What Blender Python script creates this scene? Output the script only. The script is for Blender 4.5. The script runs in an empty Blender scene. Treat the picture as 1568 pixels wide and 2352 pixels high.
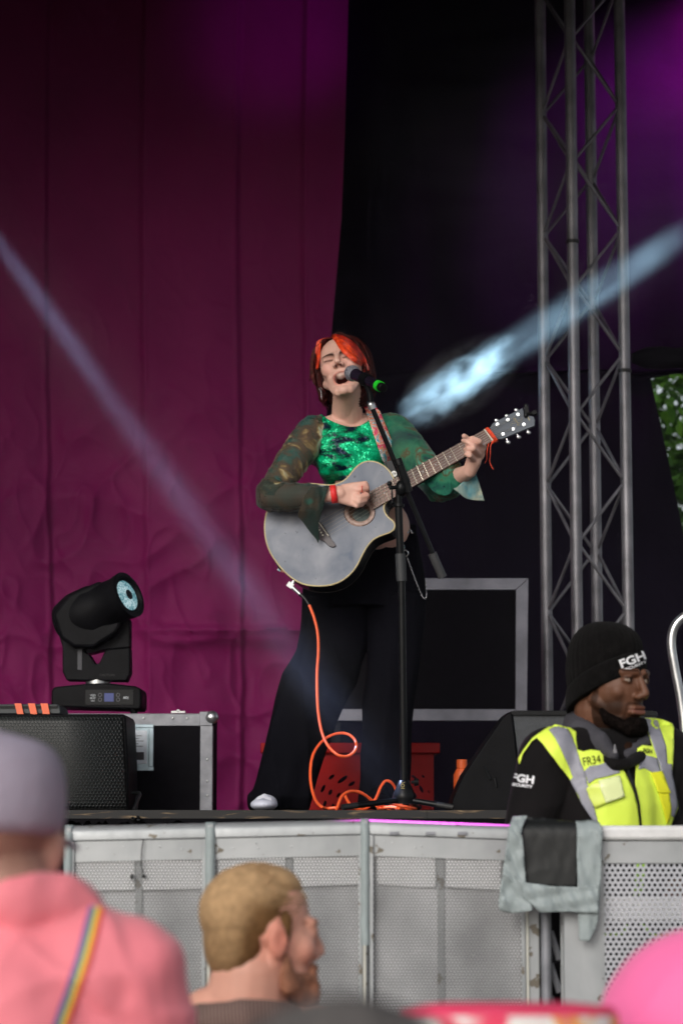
import bpy, bmesh, math, random
import numpy as np
from mathutils import Vector, Matrix, noise
from mathutils.bvhtree import BVHTree
from mathutils.geometry import delaunay_2d_cdt

random.seed(7)
rng = np.random.default_rng(7)
R = math.radians
SC = bpy.context.scene
COL = SC.collection

# ------------------------------------------------------------ camera
TH = math.atan(704 / 5553.3)
CAMZ = 1.55
cam_d = bpy.data.cameras.new('camera')
cam = bpy.data.objects.new('camera', cam_d); COL.objects.link(cam)
cam.location = (0, 0, CAMZ)
cam.rotation_euler = (math.pi / 2 + TH, 0, 0)
cam_d.sensor_fit = 'HORIZONTAL'; cam_d.sensor_width = 24; cam_d.lens = 85
cam_d.clip_start = 0.05; cam_d.clip_end = 500
cam_d.dof.use_dof = True; cam_d.dof.focus_distance = 7.1; cam_d.dof.aperture_fstop = 4.8
SC.camera = cam

# ------------------------------------------------------------ world, sun, exposure
SUN_EL, SUN_ROT = R(25), R(203)
world = bpy.data.worlds.new("World"); SC.world = world; world.use_nodes = True
wn = world.node_tree.nodes; wl = world.node_tree.links
sky = wn.new('ShaderNodeTexSky'); sky.sky_type = 'NISHITA'; sky.sun_disc = False
sky.sun_elevation = SUN_EL; sky.sun_rotation = SUN_ROT; sky.dust_density = 3.0; sky.air_density = 1.0
hs = wn.new('ShaderNodeHueSaturation'); hs.inputs['Saturation'].default_value = 0.35
wl.new(sky.outputs[0], hs.inputs['Color']); wl.new(hs.outputs[0], wn['Background'].inputs[0])
wn['Background'].inputs[1].default_value = 0.12
sun_d = bpy.data.lights.new('sun', 'SUN'); sun_d.energy = 1.0; sun_d.angle = R(25); sun_d.color = (1.0, 0.97, 0.92)
sun = bpy.data.objects.new('sun', sun_d); COL.objects.link(sun)
# light travels from behind the camera, high and a little from the left
sdir = Vector((0.42, 1.0, -0.50)).normalized()
sun.rotation_euler = sdir.to_track_quat('-Z', 'Y').to_euler()
SC.view_settings.view_transform = 'Standard'; SC.view_settings.look = 'None'
SC.view_settings.exposure = 0.05; SC.view_settings.gamma = 1; SC.view_settings.use_curve_mapping = False
try:
    SC.cycles.use_denoising = True
    SC.cycles.denoiser = 'OPENIMAGEDENOISE'
    SC.cycles.max_bounces = 6; SC.cycles.volume_bounces = 0
    SC.cycles.transparent_max_bounces = 12
    SC.cycles.caustics_reflective = False; SC.cycles.caustics_refractive = False
    SC.cycles.sample_clamp_indirect = 4.0
except Exception:
    pass

FPX = 85 / 24 * 1568
_c, _s = math.cos(TH), math.sin(TH)
def ray(u, v):
    dx = (u - 784) / FPX; dy = -(v - 1176) / FPX
    return Vector((dx, _c - dy * _s, _s + dy * _c))
CP = Vector((0, 0, CAMZ))
def P(u, v, Y):
    d = ray(u, v); return CP + d * (Y / d.y)
def PP(u, v, p0, n):
    d = ray(u, v); return CP + d * ((p0 - CP).dot(n) / d.dot(n))
def K(Y): return FPX * 1.0 / Y          # pixels per metre at depth Y

# ------------------------------------------------------------ materials
MATS = {}
def mat(name, col, rough=0.6, metal=0.0, var=0.12, scale=6.0, bump=0.0, bscale=60.0, spec=0.5, emit=None, estr=1.0, alpha=1.0, sheen=0.0, col2=None, detail=4.0, coat=0.0, sss=0.0, attr=None):
    if name in MATS: return MATS[name]
    m = bpy.data.materials.new(name); m.use_nodes = True
    nt = m.node_tree; b = nt.nodes['Principled BSDF']
    tc = nt.nodes.new('ShaderNodeTexCoord')
    b.inputs['Roughness'].default_value = rough; b.inputs['Metallic'].default_value = metal
    b.inputs['Specular IOR Level'].default_value = spec
    b.inputs['Alpha'].default_value = alpha
    if sheen: b.inputs['Sheen Weight'].default_value = sheen
    if coat: b.inputs['Coat Weight'].default_value = coat
    if sss:
        b.inputs['Subsurface Weight'].default_value = sss; b.inputs['Subsurface Radius'].default_value = (0.012, 0.005, 0.003)
        b.inputs['Subsurface Scale'].default_value = 1.0
    nz = nt.nodes.new('ShaderNodeTexNoise'); nz.inputs['Scale'].default_value = scale; nz.inputs['Detail'].default_value = detail
    nt.links.new(tc.outputs['Object'], nz.inputs['Vector'])
    mx = nt.nodes.new('ShaderNodeMix'); mx.data_type = 'RGBA'
    c = tuple(col) + (1,)
    mx.inputs[6].default_value = tuple(max(0, x * (1 - var)) for x in col) + (1,)
    mx.inputs[7].default_value = (tuple(col2) + (1,)) if col2 else tuple(x * (1 + var) for x in col) + (1,)
    mr = nt.nodes.new('ShaderNodeMapRange'); mr.inputs['From Min'].default_value = 0.35; mr.inputs['From Max'].default_value = 0.65
    nt.links.new(nz.outputs['Fac'], mr.inputs['Value']); nt.links.new(mr.outputs[0], mx.inputs[0])
    out = mx.outputs[2]
    if attr:
        at = nt.nodes.new('ShaderNodeAttribute'); at.attribute_name = attr
        m2 = nt.nodes.new('ShaderNodeMix'); m2.data_type = 'RGBA'; m2.blend_type = 'MULTIPLY'; m2.inputs[0].default_value = 1.0
        nt.links.new(out, m2.inputs[6]); nt.links.new(at.outputs['Color'], m2.inputs[7]); out = m2.outputs[2]
        sp = nt.nodes.new('ShaderNodeMath'); sp.operation = 'MULTIPLY'; sp.use_clamp = True; sp.inputs[1].default_value = spec * 0.8; nt.links.new(at.outputs['Fac'], sp.inputs[0]); nt.links.new(sp.outputs[0], b.inputs['Specular IOR Level'])
    nt.links.new(out, b.inputs['Base Color'])
    if bump:
        n2 = nt.nodes.new('ShaderNodeTexNoise'); n2.inputs['Scale'].default_value = bscale; n2.inputs['Detail'].default_value = 5
        nt.links.new(tc.outputs['Object'], n2.inputs['Vector'])
        bp = nt.nodes.new('ShaderNodeBump'); bp.inputs['Strength'].default_value = bump; bp.inputs['Distance'].default_value = 0.01
        nt.links.new(n2.outputs['Fac'], bp.inputs['Height']); nt.links.new(bp.outputs[0], b.inputs['Normal'])
    if emit:
        b.inputs['Emission Color'].default_value = tuple(emit) + (1,); b.inputs['Emission Strength'].default_value = estr
    MATS[name] = m
    return m
class NT:
    """small node helper for special materials"""
    def __init__(s, name):
        s.m = bpy.data.materials.new(name); s.m.use_nodes = True; s.t = s.m.node_tree
        s.b = s.t.nodes['Principled BSDF']; MATS[name] = s.m
    def n(s, kind, **kw):
        nd = s.t.nodes.new(kind)
        for k, v in kw.items(): setattr(nd, k, v)
        return nd
    def l(s, a, b): s.t.links.new(a, b)
    def math(s, op, a, b=None, c=None):
        nd = s.n('ShaderNodeMath', operation=op)
        for i, x in enumerate((a, b, c)):
            if x is None: continue
            if isinstance(x, (int, float)): nd.inputs[i].default_value = x
            else: s.l(x, nd.inputs[i])
        return nd.outputs[0]
    def ramp(s, fac, stops, interp='LINEAR'):
        r = s.n('ShaderNodeValToRGB'); r.color_ramp.interpolation = interp
        els = r.color_ramp.elements
        while len(els) < len(stops): els.new(0.5)
        for e, (p, c) in zip(els, stops): e.position = p; e.color = tuple(c) + (1,)
        s.l(fac, r.inputs[0]); return r.outputs[0]
    def obj(s, sc=(1, 1, 1), rot=(0, 0, 0)):
        tc = s.n('ShaderNodeTexCoord'); mp = s.n('ShaderNodeMapping')
        mp.inputs['Scale'].default_value = sc; mp.inputs['Rotation'].default_value = rot
        s.l(tc.outputs['Object'], mp.inputs[0]); return mp.outputs[0]
    def noise(s, vec, scale, detail=4, dist=0.0):
        z = s.n('ShaderNodeTexNoise'); z.inputs['Scale'].default_value = scale; z.inputs['Detail'].default_value = detail
        z.inputs['Distortion'].default_value = dist; s.l(vec, z.inputs['Vector']); return z.outputs['Fac']
def hex_pattern(t, vec, pitch, radius, soft, ax=(0, 2)):
    """1 inside round holes of a hexagonal grid, 0 on the sheet"""
    sp = t.n('ShaderNodeSeparateXYZ'); t.l(vec, sp.inputs[0])
    x = sp.outputs[ax[0]]; z = sp.outputs[ax[1]]
    h = pitch * math.sqrt(3)
    ds = []
    for o in (0.0, 0.5):
        ux = t.math('SUBTRACT', t.math('FRACT', t.math('ADD', t.math('DIVIDE', x, pitch), o)), 0.5)
        uz = t.math('SUBTRACT', t.math('FRACT', t.math('ADD', t.math('DIVIDE', z, h), o)), 0.5)
        ux = t.math('MULTIPLY', ux, pitch); uz = t.math('MULTIPLY', uz, h)
        ds.append(t.math('SQRT', t.math('ADD', t.math('MULTIPLY', ux, ux), t.math('MULTIPLY', uz, uz))))
    d = t.math('MINIMUM', ds[0], ds[1])
    mr = t.n('ShaderNodeMapRange'); t.l(d, mr.inputs[0])
    mr.inputs[1].default_value = radius - soft; mr.inputs[2].default_value = radius + soft
    mr.inputs[3].default_value = 1; mr.inputs[4].default_value = 0
    return mr.outputs[0]

# ------------------------------------------------------------ mesh collector
class MB:
    def __init__(s): s.v = []; s.f = []; s.mi = []; s.cur = 0
    def add(s, vs, fs):
        o = len(s.v); s.v.extend([tuple(x) for x in vs]); s.f.extend([tuple(i + o for i in f) for f in fs]); s.mi.extend([s.cur] * len(fs)); return s
    def box(s, c, d, rot=None):
        hx, hy, hz = d[0] / 2, d[1] / 2, d[2] / 2
        vs = [Vector((x, y, z)) for x in (-hx, hx) for y in (-hy, hy) for z in (-hz, hz)]
        if rot is not None: vs = [rot @ q for q in vs]
        c = Vector(c); vs = [q + c for q in vs]
        return s.add(vs, [(0, 1, 3, 2), (4, 6, 7, 5), (0, 4, 5, 1), (2, 3, 7, 6), (0, 2, 6, 4), (1, 5, 7, 3)])
    def box2(s, a, b):
        a = Vector(a); b = Vector(b); return s.box((a + b) / 2, [abs(q) for q in (b - a)])
    def prism(s, pts, ext):
        n = len(pts); ext = Vector(ext); pts = [Vector(p) for p in pts]
        vs = pts + [p + ext for p in pts]
        fs = [tuple(range(n))[::-1], tuple(range(n, 2 * n))] + [(i, (i + 1) % n, n + (i + 1) % n, n + i) for i in range(n)]
        return s.add(vs, fs)
    def tube(s, path, r, n=10, cap=True, flat=1.0, closed=False, up=None):
        path = [Vector(p) for p in path]; m = len(path)
        rs = r if isinstance(r, (list, tuple, np.ndarray)) else [r] * m
        vs = []; prev = None
        for i, p in enumerate(path):
            if closed: t = path[(i + 1) % m] - path[i - 1]
            else: t = path[min(i + 1, m - 1)] - path[max(i - 1, 0)]
            if t.length < 1e-9: t = Vector((0, 0, 1))
            t.normalize()
            if prev is None:
                a = up if up is not None else (Vector((0, 0, 1)) if abs(t.z) < 0.9 else Vector((1, 0, 0)))
                x = t.cross(a).normalized()
            else:
                x = (prev - t * prev.dot(t))
                x = x.normalized() if x.length > 1e-6 else t.orthogonal().normalized()
            prev = x; y = t.cross(x)
            for k in range(n):
                an = 2 * math.pi * k / n
                vs.append(p + x * (math.cos(an) * rs[i]) + y * (math.sin(an) * rs[i] * flat))
        fs = []
        for i in range(m if closed else m - 1):
            j = (i + 1) % m
            for k in range(n):
                k2 = (k + 1) % n
                fs.append((i * n + k, i * n + k2, j * n + k2, j * n + k))
        if cap and not closed: fs.append(tuple(range(n))[::-1]); fs.append(tuple((m - 1) * n + k for k in range(n)))
        return s.add(vs, fs)
    def cyl(s, a, b, r, r2=None, n=20):
        return s.tube([a, b], [r, r if r2 is None else r2], n)
    def ball(s, c, r, rot=None, nu=20, nv=14):
        c = Vector(c); rr = (r, r, r) if isinstance(r, (int, float)) else r
        vs = []
        for j in range(1, nv):
            ph = math.pi * j / nv
            for i in range(nu):
                a = 2 * math.pi * i / nu
                q = Vector((rr[0] * math.sin(ph) * math.cos(a), rr[1] * math.sin(ph) * math.sin(a), rr[2] * math.cos(ph)))
                vs.append(c + (rot @ q if rot is not None else q))
        t = Vector((0, 0, rr[2])); b = -t
        if rot is not None: t = rot @ t; b = rot @ b
        vs += [c + t, c + b]; T = len(vs) - 2; B = T + 1
        fs = []
        for j in range(nv - 2):
            for i in range(nu):
                i2 = (i + 1) % nu
                fs.append((j * nu + i, (j + 1) * nu + i, (j + 1) * nu + i2, j * nu + i2))
        for i in range(nu):
            i2 = (i + 1) % nu
            fs.append((T, i, i2)); fs.append((B, (nv - 2) * nu + i2, (nv - 2) * nu + i))
        return s.add(vs, fs)
    def caps(s, a, b, ra, rb=None, n=16):
        """tapered capsule"""
        a = Vector(a); b = Vector(b); rb = ra if rb is None else rb
        s.tube([a, b], [ra, rb], n); s.ball(a, ra * 0.999, nu=n, nv=10); s.ball(b, rb * 0.999, nu=n, nv=10); return s
    def chain(s, pts, rs, n=16):
        for i in range(len(pts) - 1): s.caps(pts[i], pts[i + 1], rs[i], rs[i + 1], n)
        return s
    def lathe(s, prof, M=None, n=32):
        """prof: list of (r, z)"""
        M = M or Matrix.Identity(4); vs = []
        for r, z in prof:
            for k in range(n):
                a = 2 * math.pi * k / n; vs.append(M @ Vector((r * math.cos(a), r * math.sin(a), z)))
        fs = []
        m = len(prof)
        for i in range(m - 1):
            for k in range(n):
                k2 = (k + 1) % n; fs.append((i * n + k, i * n + k2, (i + 1) * n + k2, (i + 1) * n + k))
        fs.append(tuple(range(n))[::-1]); fs.append(tuple((m - 1) * n + k for k in range(n)))
        return s.add(vs, fs)
    def rings(s, rr, cap=True):
        n = len(rr[0]); vs = [q for r in rr for q in r]; fs = []
        for i in range(len(rr) - 1):
            for k in range(n):
                k2 = (k + 1) % n; fs.append((i * n + k, i * n + k2, (i + 1) * n + k2, (i + 1) * n + k))
        if cap: fs.append(tuple(range(n))[::-1]); fs.append(tuple((len(rr) - 1) * n + k for k in range(n)))
        return s.add(vs, fs)
    def grid(s, fn, nu, nv):
        vs = [fn(i / nu, j / nv) for j in range(nv + 1) for i in range(nu + 1)]
        fs = [(j * (nu + 1) + i, j * (nu + 1) + i + 1, (j + 1) * (nu + 1) + i + 1, (j + 1) * (nu + 1) + i) for j in range(nv) for i in range(nu)]
        return s.add(vs, fs)
def wloc(o):
    p = Vector((0, 0, 0))
    while o is not None: p += o.location; o = o.parent
    return p
def tag(o, label=None, cat=None, group=None, kind=None):
    if label: o['label'] = label
    if cat: o['category'] = cat
    if group: o['group'] = group
    if kind: o['kind'] = kind
    return o
def obj(name, mb, m, parent=None, smooth=True, bevel=0.0, solid=0.0, loc=None, sub=0, angle=35, soff=-1):
    me = bpy.data.meshes.new(name)
    base = wloc(parent) if parent is not None else Vector((0, 0, 0))
    if parent is None and loc is not None: base = Vector(loc)
    me.from_pydata([(x - base.x, y - base.y, z - base.z) for x, y, z in mb.v], [], mb.f)
    ms = m if isinstance(m, (list, tuple)) else [m]
    for q in ms: me.materials.append(q)
    if len(ms) > 1: me.polygons.foreach_set('material_index', mb.mi)
    me.update()
    bm = bmesh.new(); bm.from_mesh(me); bmesh.ops.recalc_face_normals(bm, faces=bm.faces[:]); bm.to_mesh(me); bm.free()
    o = bpy.data.objects.new(name, me); COL.objects.link(o)
    if parent is not None: o.parent = parent
    elif loc is not None: o.location = loc
    if smooth:
        me.polygons.foreach_set('use_smooth', [True] * len(me.polygons))
        try: me.set_sharp_from_angle(angle=R(angle))
        except Exception: pass
    if solid:
        md = o.modifiers.new('solid', 'SOLIDIFY'); md.thickness = solid; md.offset = soff
    if bevel:
        md = o.modifiers.new('bevel', 'BEVEL'); md.width = bevel; md.segments = 2; md.limit_method = 'ANGLE'; md.angle_limit = R(40)
    if sub:
        md = o.modifiers.new('sub', 'SUBSURF'); md.levels = sub; md.render_levels = sub
    return o
def thing(name, label, cat, loc=(0, 0, 0), group=None):
    o = bpy.data.objects.new(name, None); COL.objects.link(o); o.location = loc; o.empty_display_size = 0.1
    return tag(o, label, cat, group)
def struct(name, mb, m, **kw): return tag(obj(name, mb, m, **kw), kind='structure')
def blob(name, mb, m, parent=None, voxel=0.005, smooth=4, fn=None, sfac=0.5, loc=None, colfn=None):
    """union of overlapping solids turned into one continuous surface; fn deforms the points, colfn gives point colours"""
    me = bpy.data.meshes.new('tmp'); me.from_pydata(mb.v, [], mb.f); me.update()
    bm = bmesh.new(); bm.from_mesh(me); bmesh.ops.recalc_face_normals(bm, faces=bm.faces[:]); bm.to_mesh(me); bm.free()
    t = bpy.data.objects.new('tmp', me); COL.objects.link(t)
    md = t.modifiers.new('r', 'REMESH'); md.mode = 'VOXEL'; md.voxel_size = voxel; md.use_smooth_shade = True
    if smooth:
        md = t.modifiers.new('s', 'SMOOTH'); md.factor = sfac; md.iterations = smooth
    bpy.context.view_layer.update()
    dg = bpy.context.evaluated_depsgraph_get()
    ev = bpy.data.meshes.new_from_object(t.evaluated_get(dg), depsgraph=dg)
    bpy.data.objects.remove(t)
    n = len(ev.vertices); co = np.empty(n * 3); ev.vertices.foreach_get('co', co); co = co.reshape(-1, 3)
    nr = np.empty(n * 3); ev.vertices.foreach_get('normal', nr); nr = nr.reshape(-1, 3)
    base = np.array(wloc(parent) if parent is not None else (loc or (0, 0, 0)), dtype=float)
    if fn is not None: co = fn(co, nr)
    if colfn is not None:
        c = colfn(co, nr); at = ev.color_attributes.new('Col', 'FLOAT_COLOR', 'POINT')
        at.data.foreach_set('color', np.concatenate([c, np.ones((n, 1))], 1).astype(np.float32).ravel())
    ev.vertices.foreach_set('co', (co - base).ravel()); ev.update(); ev.name = name
    ev.materials.clear(); ms = m if isinstance(m, (list, tuple)) else [m]
    for q in ms: ev.materials.append(q)
    ev.polygons.foreach_set('use_smooth', [True] * len(ev.polygons))
    o = bpy.data.objects.new(name, ev); COL.objects.link(o)
    if parent is not None: o.parent = parent
    elif loc is not None: o.location = loc
    return o
def bvh_of(*objs):
    vs = []; fs = []
    for o in objs:
        b = wloc(o); k = len(vs)
        vs += [v.co + b for v in o.data.vertices]; fs += [tuple(i + k for i in p.vertices) for p in o.data.polygons]
    return BVHTree.FromPolygons(vs, fs)
def hit(bvh, u, v, off=0.0, fallY=None):
    d = ray(u, v).normalized()
    h = bvh.ray_cast(CP, d)
    if h[0] is None:
        return P(u, v, fallY) if fallY else None
    n = h[1]
    if n.dot(d) > 0: n = -n
    return h[0] + n * off * 0.4 - d * off * 0.6
def tri_poly(poly, step):
    """fill a 2-D outline with small triangles"""
    pts = []
    n = len(poly)
    for i in range(n):
        a = np.array(poly[i], float); b = np.array(poly[(i + 1) % n], float)
        k = max(1, int(np.linalg.norm(b - a) / step))
        for j in range(k): pts.append(tuple(a + (b - a) * j / k))
    nb = len(pts); arr = np.array(pts)
    x0, y0 = arr.min(0); x1, y1 = arr.max(0)
    pl = arr
    def inside(x, y):
        c = False; j = nb - 1
        for i in range(nb):
            xi, yi = pl[i]; xj, yj = pl[j]
            if (yi > y) != (yj > y) and x < (xj - xi) * (y - yi) / (yj - yi) + xi: c = not c
            j = i
        return c
    row = 0; y = y0 + step / 2
    while y < y1:
        x = x0 + step / 2 + (step / 2 if row % 2 else 0)
        while x < x1:
            if inside(x, y) and np.min(np.hypot(arr[:, 0] - x, arr[:, 1] - y)) > step * 0.45: pts.append((x, y))
            x += step
        y += step * 0.87; row += 1
    vs = [Vector(p) for p in pts]
    r = delaunay_2d_cdt(vs, [], [list(range(nb))], 1, 1e-6)
    return [(q.x, q.y) for q in r[0]], [tuple(f) for f in r[2]]
def drape(mb, poly, bvh, off=0.004, step=4.0, fallY=None, wave=None, relax=0):
    """lay a piece of cloth with this outline on a body"""
    vs, fs = tri_poly(poly, step)
    out = []; last = None; ys = []
    hs = [hit(bvh, u, v, off) for u, v in vs]
    good = [(vs[i], h) for i, h in enumerate(hs) if h is not None]
    for i, h in enumerate(hs):
        if h is None:
            if good:
                g = min(good, key=lambda q: (q[0][0] - vs[i][0]) ** 2 + (q[0][1] - vs[i][1]) ** 2)[1]
                hs[i] = P(vs[i][0], vs[i][1], g.y)
            else: hs[i] = P(vs[i][0], vs[i][1], fallY or 5)
        if wave: hs[i] = hs[i] + Vector((0, -wave(*vs[i]), 0))
    if relax:
        nb = [set() for _ in vs]
        for f in fs:
            for a_ in range(3): nb[f[a_]].update((f[a_ - 1], f[a_ - 2]))
        ty = [h.y for h in hs]
        for _ in range(relax): ty = [0.5 * ty[i] + 0.5 * sum(ty[j] for j in nb[i]) / len(nb[i]) if nb[i] else ty[i] for i in range(len(ty))]
        hs = [P(vs[i][0], vs[i][1], ty[i]) for i in range(len(vs))]
    mb.add(hs, fs); return mb
_fc = {}
def text_poly(txt, bold=0.0):
    cu = bpy.data.curves.new('t', 'FONT'); cu.body = txt; cu.offset = bold; cu.resolution_u = 3; cu.align_x = 'CENTER'; cu.align_y = 'CENTER'
    o = bpy.data.objects.new('t', cu); COL.objects.link(o); bpy.context.view_layer.update()
    dg = bpy.context.evaluated_depsgraph_get(); me = bpy.data.meshes.new_from_object(o.evaluated_get(dg), depsgraph=dg)
    bm = bmesh.new(); bm.from_mesh(me); bmesh.ops.triangulate(bm, faces=bm.faces[:])
    for _ in range(3):
        es = [e for e in bm.edges if e.calc_length() > 0.14]
        if es: bmesh.ops.subdivide_edges(bm, edges=es, cuts=1); bmesh.ops.triangulate(bm, faces=bm.faces[:])
    bm.to_mesh(me); bm.free()
    vs = [(v.co.x, v.co.y) for v in me.vertices]; fs = [tuple(p.vertices) for p in me.polygons]
    bpy.data.objects.remove(o); return vs, fs
def sm(a, b, x):
    t = np.clip((x - a) / (b - a), 0, 1); return t * t * (3 - 2 * t)
def bez(pts, n=12):
    """Catmull-Rom through points"""
    pts = [Vector(p) for p in pts]; q = [pts[0] * 2 - pts[1]] + pts + [pts[-1] * 2 - pts[-2]]; out = []
    for i in range(1, len(q) - 2):
        for k in range(n):
            t = k / n; a, b, c, d = q[i - 1], q[i], q[i + 1], q[i + 2]
            out.append(0.5 * ((2 * b) + (c - a) * t + (2 * a - 5 * b + 4 * c - d) * t * t + (3 * b - a - 3 * c + d) * t ** 3))
    out.append(pts[-1]); return out
def bez2(pts, n=8): return [(q.x, q.y) for q in bez([(a, b, 0) for a, b in pts], n)]
HAZE = 0.006; BEAM2 = 6000; BEAM1 = 42000; MAG = 1500; PINK = 200; DRIFT = 5.0; DRIFT2 = 0.08
# ============================================================ the setting
ZS = 1.575     # stage deck height
def flat(name, x0, x1, y0, y1, z, m):
    b = MB(); b.box2((x0, y0, z - 0.2), (x1, y1, z)); return struct(name, b, m, smooth=False)
flat('ground', -60, 60, -20, 90, 0.0, mat('trodden_ground', (0.16, 0.15, 0.13), 0.95, var=0.3, scale=3, bump=0.5))
ply = NT('scuffed_black_ply')
nv = ply.obj((3, 3, 25)); nf = ply.noise(nv, 3.0, 8, 0.6)
ply.l(ply.ramp(nf, [(0.0, (0.012, 0.012, 0.013)), (0.56, (0.016, 0.015, 0.015)), (0.63, (0.09, 0.06, 0.035)), (0.70, (0.26, 0.19, 0.11))]), ply.b.inputs['Base Color'])
ply.b.inputs['Roughness'].default_value = 0.7
b = MB(); b.box2((-3.6, 7.55, ZS - 0.026), (3.3, 11.6, ZS))
for x in np.arange(-3.4, 3.2, 1.22): b.box2((x, 7.5465, ZS - 0.03), (x + 0.004, 7.556, ZS - 0.001))
struct('stage_deck', b, ply.m, smooth=False)
blk = mat('black_cloth', (0.004, 0.0038, 0.005), 0.95, var=0.3, scale=3, bump=0.2, bscale=20, spec=0.1)
def skirtf(s, t):
    x = -3.6 + 6.9 * s
    return Vector((x, 7.60 + 0.012 * math.sin(x * 60) * (1 - t) + 0.01 * noise.noise((x * 4, t, 0)), 0.01 + (ZS - 0.03) * t))
b = MB(); b.grid(skirtf, 260, 8)
o = tag(obj('stage_skirt', b, blk, solid=0.004), 'black cloth skirt hanging under the front edge of the stage deck', 'skirt')
# fringe of frayed cloth under the deck lip
b = MB(); rowt = [(-2.3 + 0.01 * i, ZS - 0.0275) for i in range(461)]; rowb = [(x, z - 0.004 - random.uniform(0.0, 0.022)) for x, z in rowt]
b.add([(x, 7.545, z) for x, z in rowt] + [(x, 7.543, z) for x, z in rowb], [(i, i + 1, 462 + i, 461 + i) for i in range(460)])
obj('frayed_edge', b, blk, o, smooth=False, solid=0.003)
# unseen roof and front valance, added to shade the curtain top; side wall
roofm = mat('roof_sheet', (0.005, 0.0045, 0.006), 0.95, var=0.2, spec=0.1)
b = MB(); b.box2((-4.6, 5.65, 5.42), (3.9, 11.8, 5.5)); b.box2((-4.6, 5.6, 4.70), (3.9, 5.648, 5.55))
tag(obj('stage_shade_roof', b, roofm, smooth=False), 'unseen black roof and valance added over the stage to shade the curtain top', 'roof')
b = MB(); b.box2((-3.72, 7.4, ZS + 0.002), (-3.66, 11.7, 5.40))
tag(obj('side_wall', b, roofm, smooth=False), 'black cloth side wall on the left of the stage', 'wall')
# ------------------------------------------------------------ magenta backdrop curtain
cm = NT('magenta_cloth')
v = cm.obj((1, 1, 1)); n1 = cm.noise(v, 1.2, 5, 0.3); n2 = cm.noise(cm.obj((60, 60, 60)), 6.0, 2)
mixn = cm.math('ADD', cm.math('MULTIPLY', n1, 0.8), cm.math('MULTIPLY', n2, 0.2))
cm.l(cm.ramp(mixn, [(0.3, (0.175, 0.008, 0.082)), (0.7, (0.26, 0.013, 0.118))]), cm.b.inputs['Base Color'])
cm.b.inputs['Roughness'].default_value = 0.62; cm.b.inputs['Specular IOR Level'].default_value = 0.12
bp = cm.n('ShaderNodeBump'); bp.inputs['Strength'].default_value = 0.35; bp.inputs['Distance'].default_value = 0.02
cm.l(cm.noise(cm.obj((1, 1, 1)), 7.0, 6, 0.8), bp.inputs['Height']); cm.l(bp.outputs[0], cm.b.inputs['Normal'])
EDGE = [(-300, 806), (0, 800), (300, 792), (500, 784), (730, 764), (900, 752), (1300, 735), (1880, 725)]
def edge_u(v):
    for (a, ua), (c, uc) in zip(EDGE, EDGE[1:]):
        if v <= c: return ua + (uc - ua) * (v - a) / (c - a)
    return EDGE[-1][1]
SEAMS = [(-250, 1), (-60, -1), (108, 1), (335, -1), (548, 1), (705, -1)]
def curt(s, t):
    v = -230 + (1864 + 230) * t
    u = -560 + (edge_u(v) + 560) * s
    low = float(sm(500, 1400, v)); uu = u + 6 * math.sin(v / 320) + 5 * low * noise.noise((v / 90, 3, u / 300))
    y = 10.55
    for su, sg in SEAMS:
        d = uu - su
        y += sg * 0.012 * math.tanh(d / 7) - 0.014 * math.exp(-(d / 6) ** 2) + sg * 0.02 * math.exp(-(d / 45) ** 2) * (0.5 + low)
    p = P(u, v, y)
    w = noise.noise((p.x * 0.9, 1, p.z * 0.5)) * 0.05 + 0.010 * (1 - abs(noise.noise((p.x * 7 + p.z * 2, 7, p.z * 5)))) ** 8 * (0.25 + low) + 0.006 * noise.noise((p.x * 14, 4, p.z * 11)) * low
    w += (1 - abs(noise.noise((p.x * 1.6 + p.z * 0.9, 5, p.z * 1.7)))) ** 3 * 0.045 * low
    w += (1 - abs(noise.noise((p.x * 3.1 - p.z * 1.9, 9, p.z * 3.0)))) ** 6 * 0.028 * low
    w += noise.noise((p.x * 5, 2, p.z * 4)) * 0.010 * (0.3 + low)
    # a horizontal fold across the lower part
    w += 0.03 * math.exp(-((v - 1448 - 8 * noise.noise((u / 60, 0, 0))) / 7) ** 2) * float(sm(250, 450, u)) - 0.035 * float(sm(1448, 1500, v)) * float(sm(250, 450, u))
    return Vector((p.x, y - w, max(p.z, ZS + 0.002)))
b = MB(); b.grid(curt, 330, 330)
tag(obj('backdrop_curtain', b, cm.m, angle=80), 'creased magenta cloth backdrop hanging behind the left half of the stage', 'curtain')
# black backdrop on the right, with a slanting free edge beside the trees
BE = [(-300, 1800), (850, 1800), (856, 1490), (1280, 1568), (1900, 1660)]
def bk(s, t):
    v = -230 + (1864 + 230) * t
    if v < 850: ue = 2000
    elif v < 860: ue = 2000 - (2000 - 1491) * (v - 850) / 10
    else: ue = 1491 + (v - 860) * 0.182 + 12 * math.sin((v - 860) / 300)
    u = 640 + (ue - 640) * s
    y = 11.0 + 0.03 * math.sin(u / 38 + math.sin(v / 400)) + 0.03 * noise.noise((u / 90, 4, v / 300))
    p = P(u, v, y); return Vector((p.x, y, max(p.z, ZS + 0.002)))
b = MB(); b.grid(bk, 220, 200)
bkm = mat('haze_tinted_drape', (0.0050, 0.0028, 0.0095), 0.95, var=0.25, scale=2, bump=0.25, bscale=30, spec=0.1)  # purple haze glow put into the cloth colour as a violet tint
tag(obj('backdrop_drape', b, bkm, angle=80), 'black cloth drape hanging behind the right half of the stage', 'drape')
b = MB()
A = P(1450, 822, 9.98); B = P(1900, 822, 9.98)
b.tube([A + (B - A) * t for t in np.linspace(0, 1, 14)], [0.02] + [0.047 + 0.004 * math.sin(i * 2.3) for i in range(12)] + [0.04], 18, flat=1.0)
ro = obj('rolled_drape', b, blk); tag(ro, 'black rolled up cloth hanging level beside the truss tower', 'cloth roll')
b = MB(); 
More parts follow.
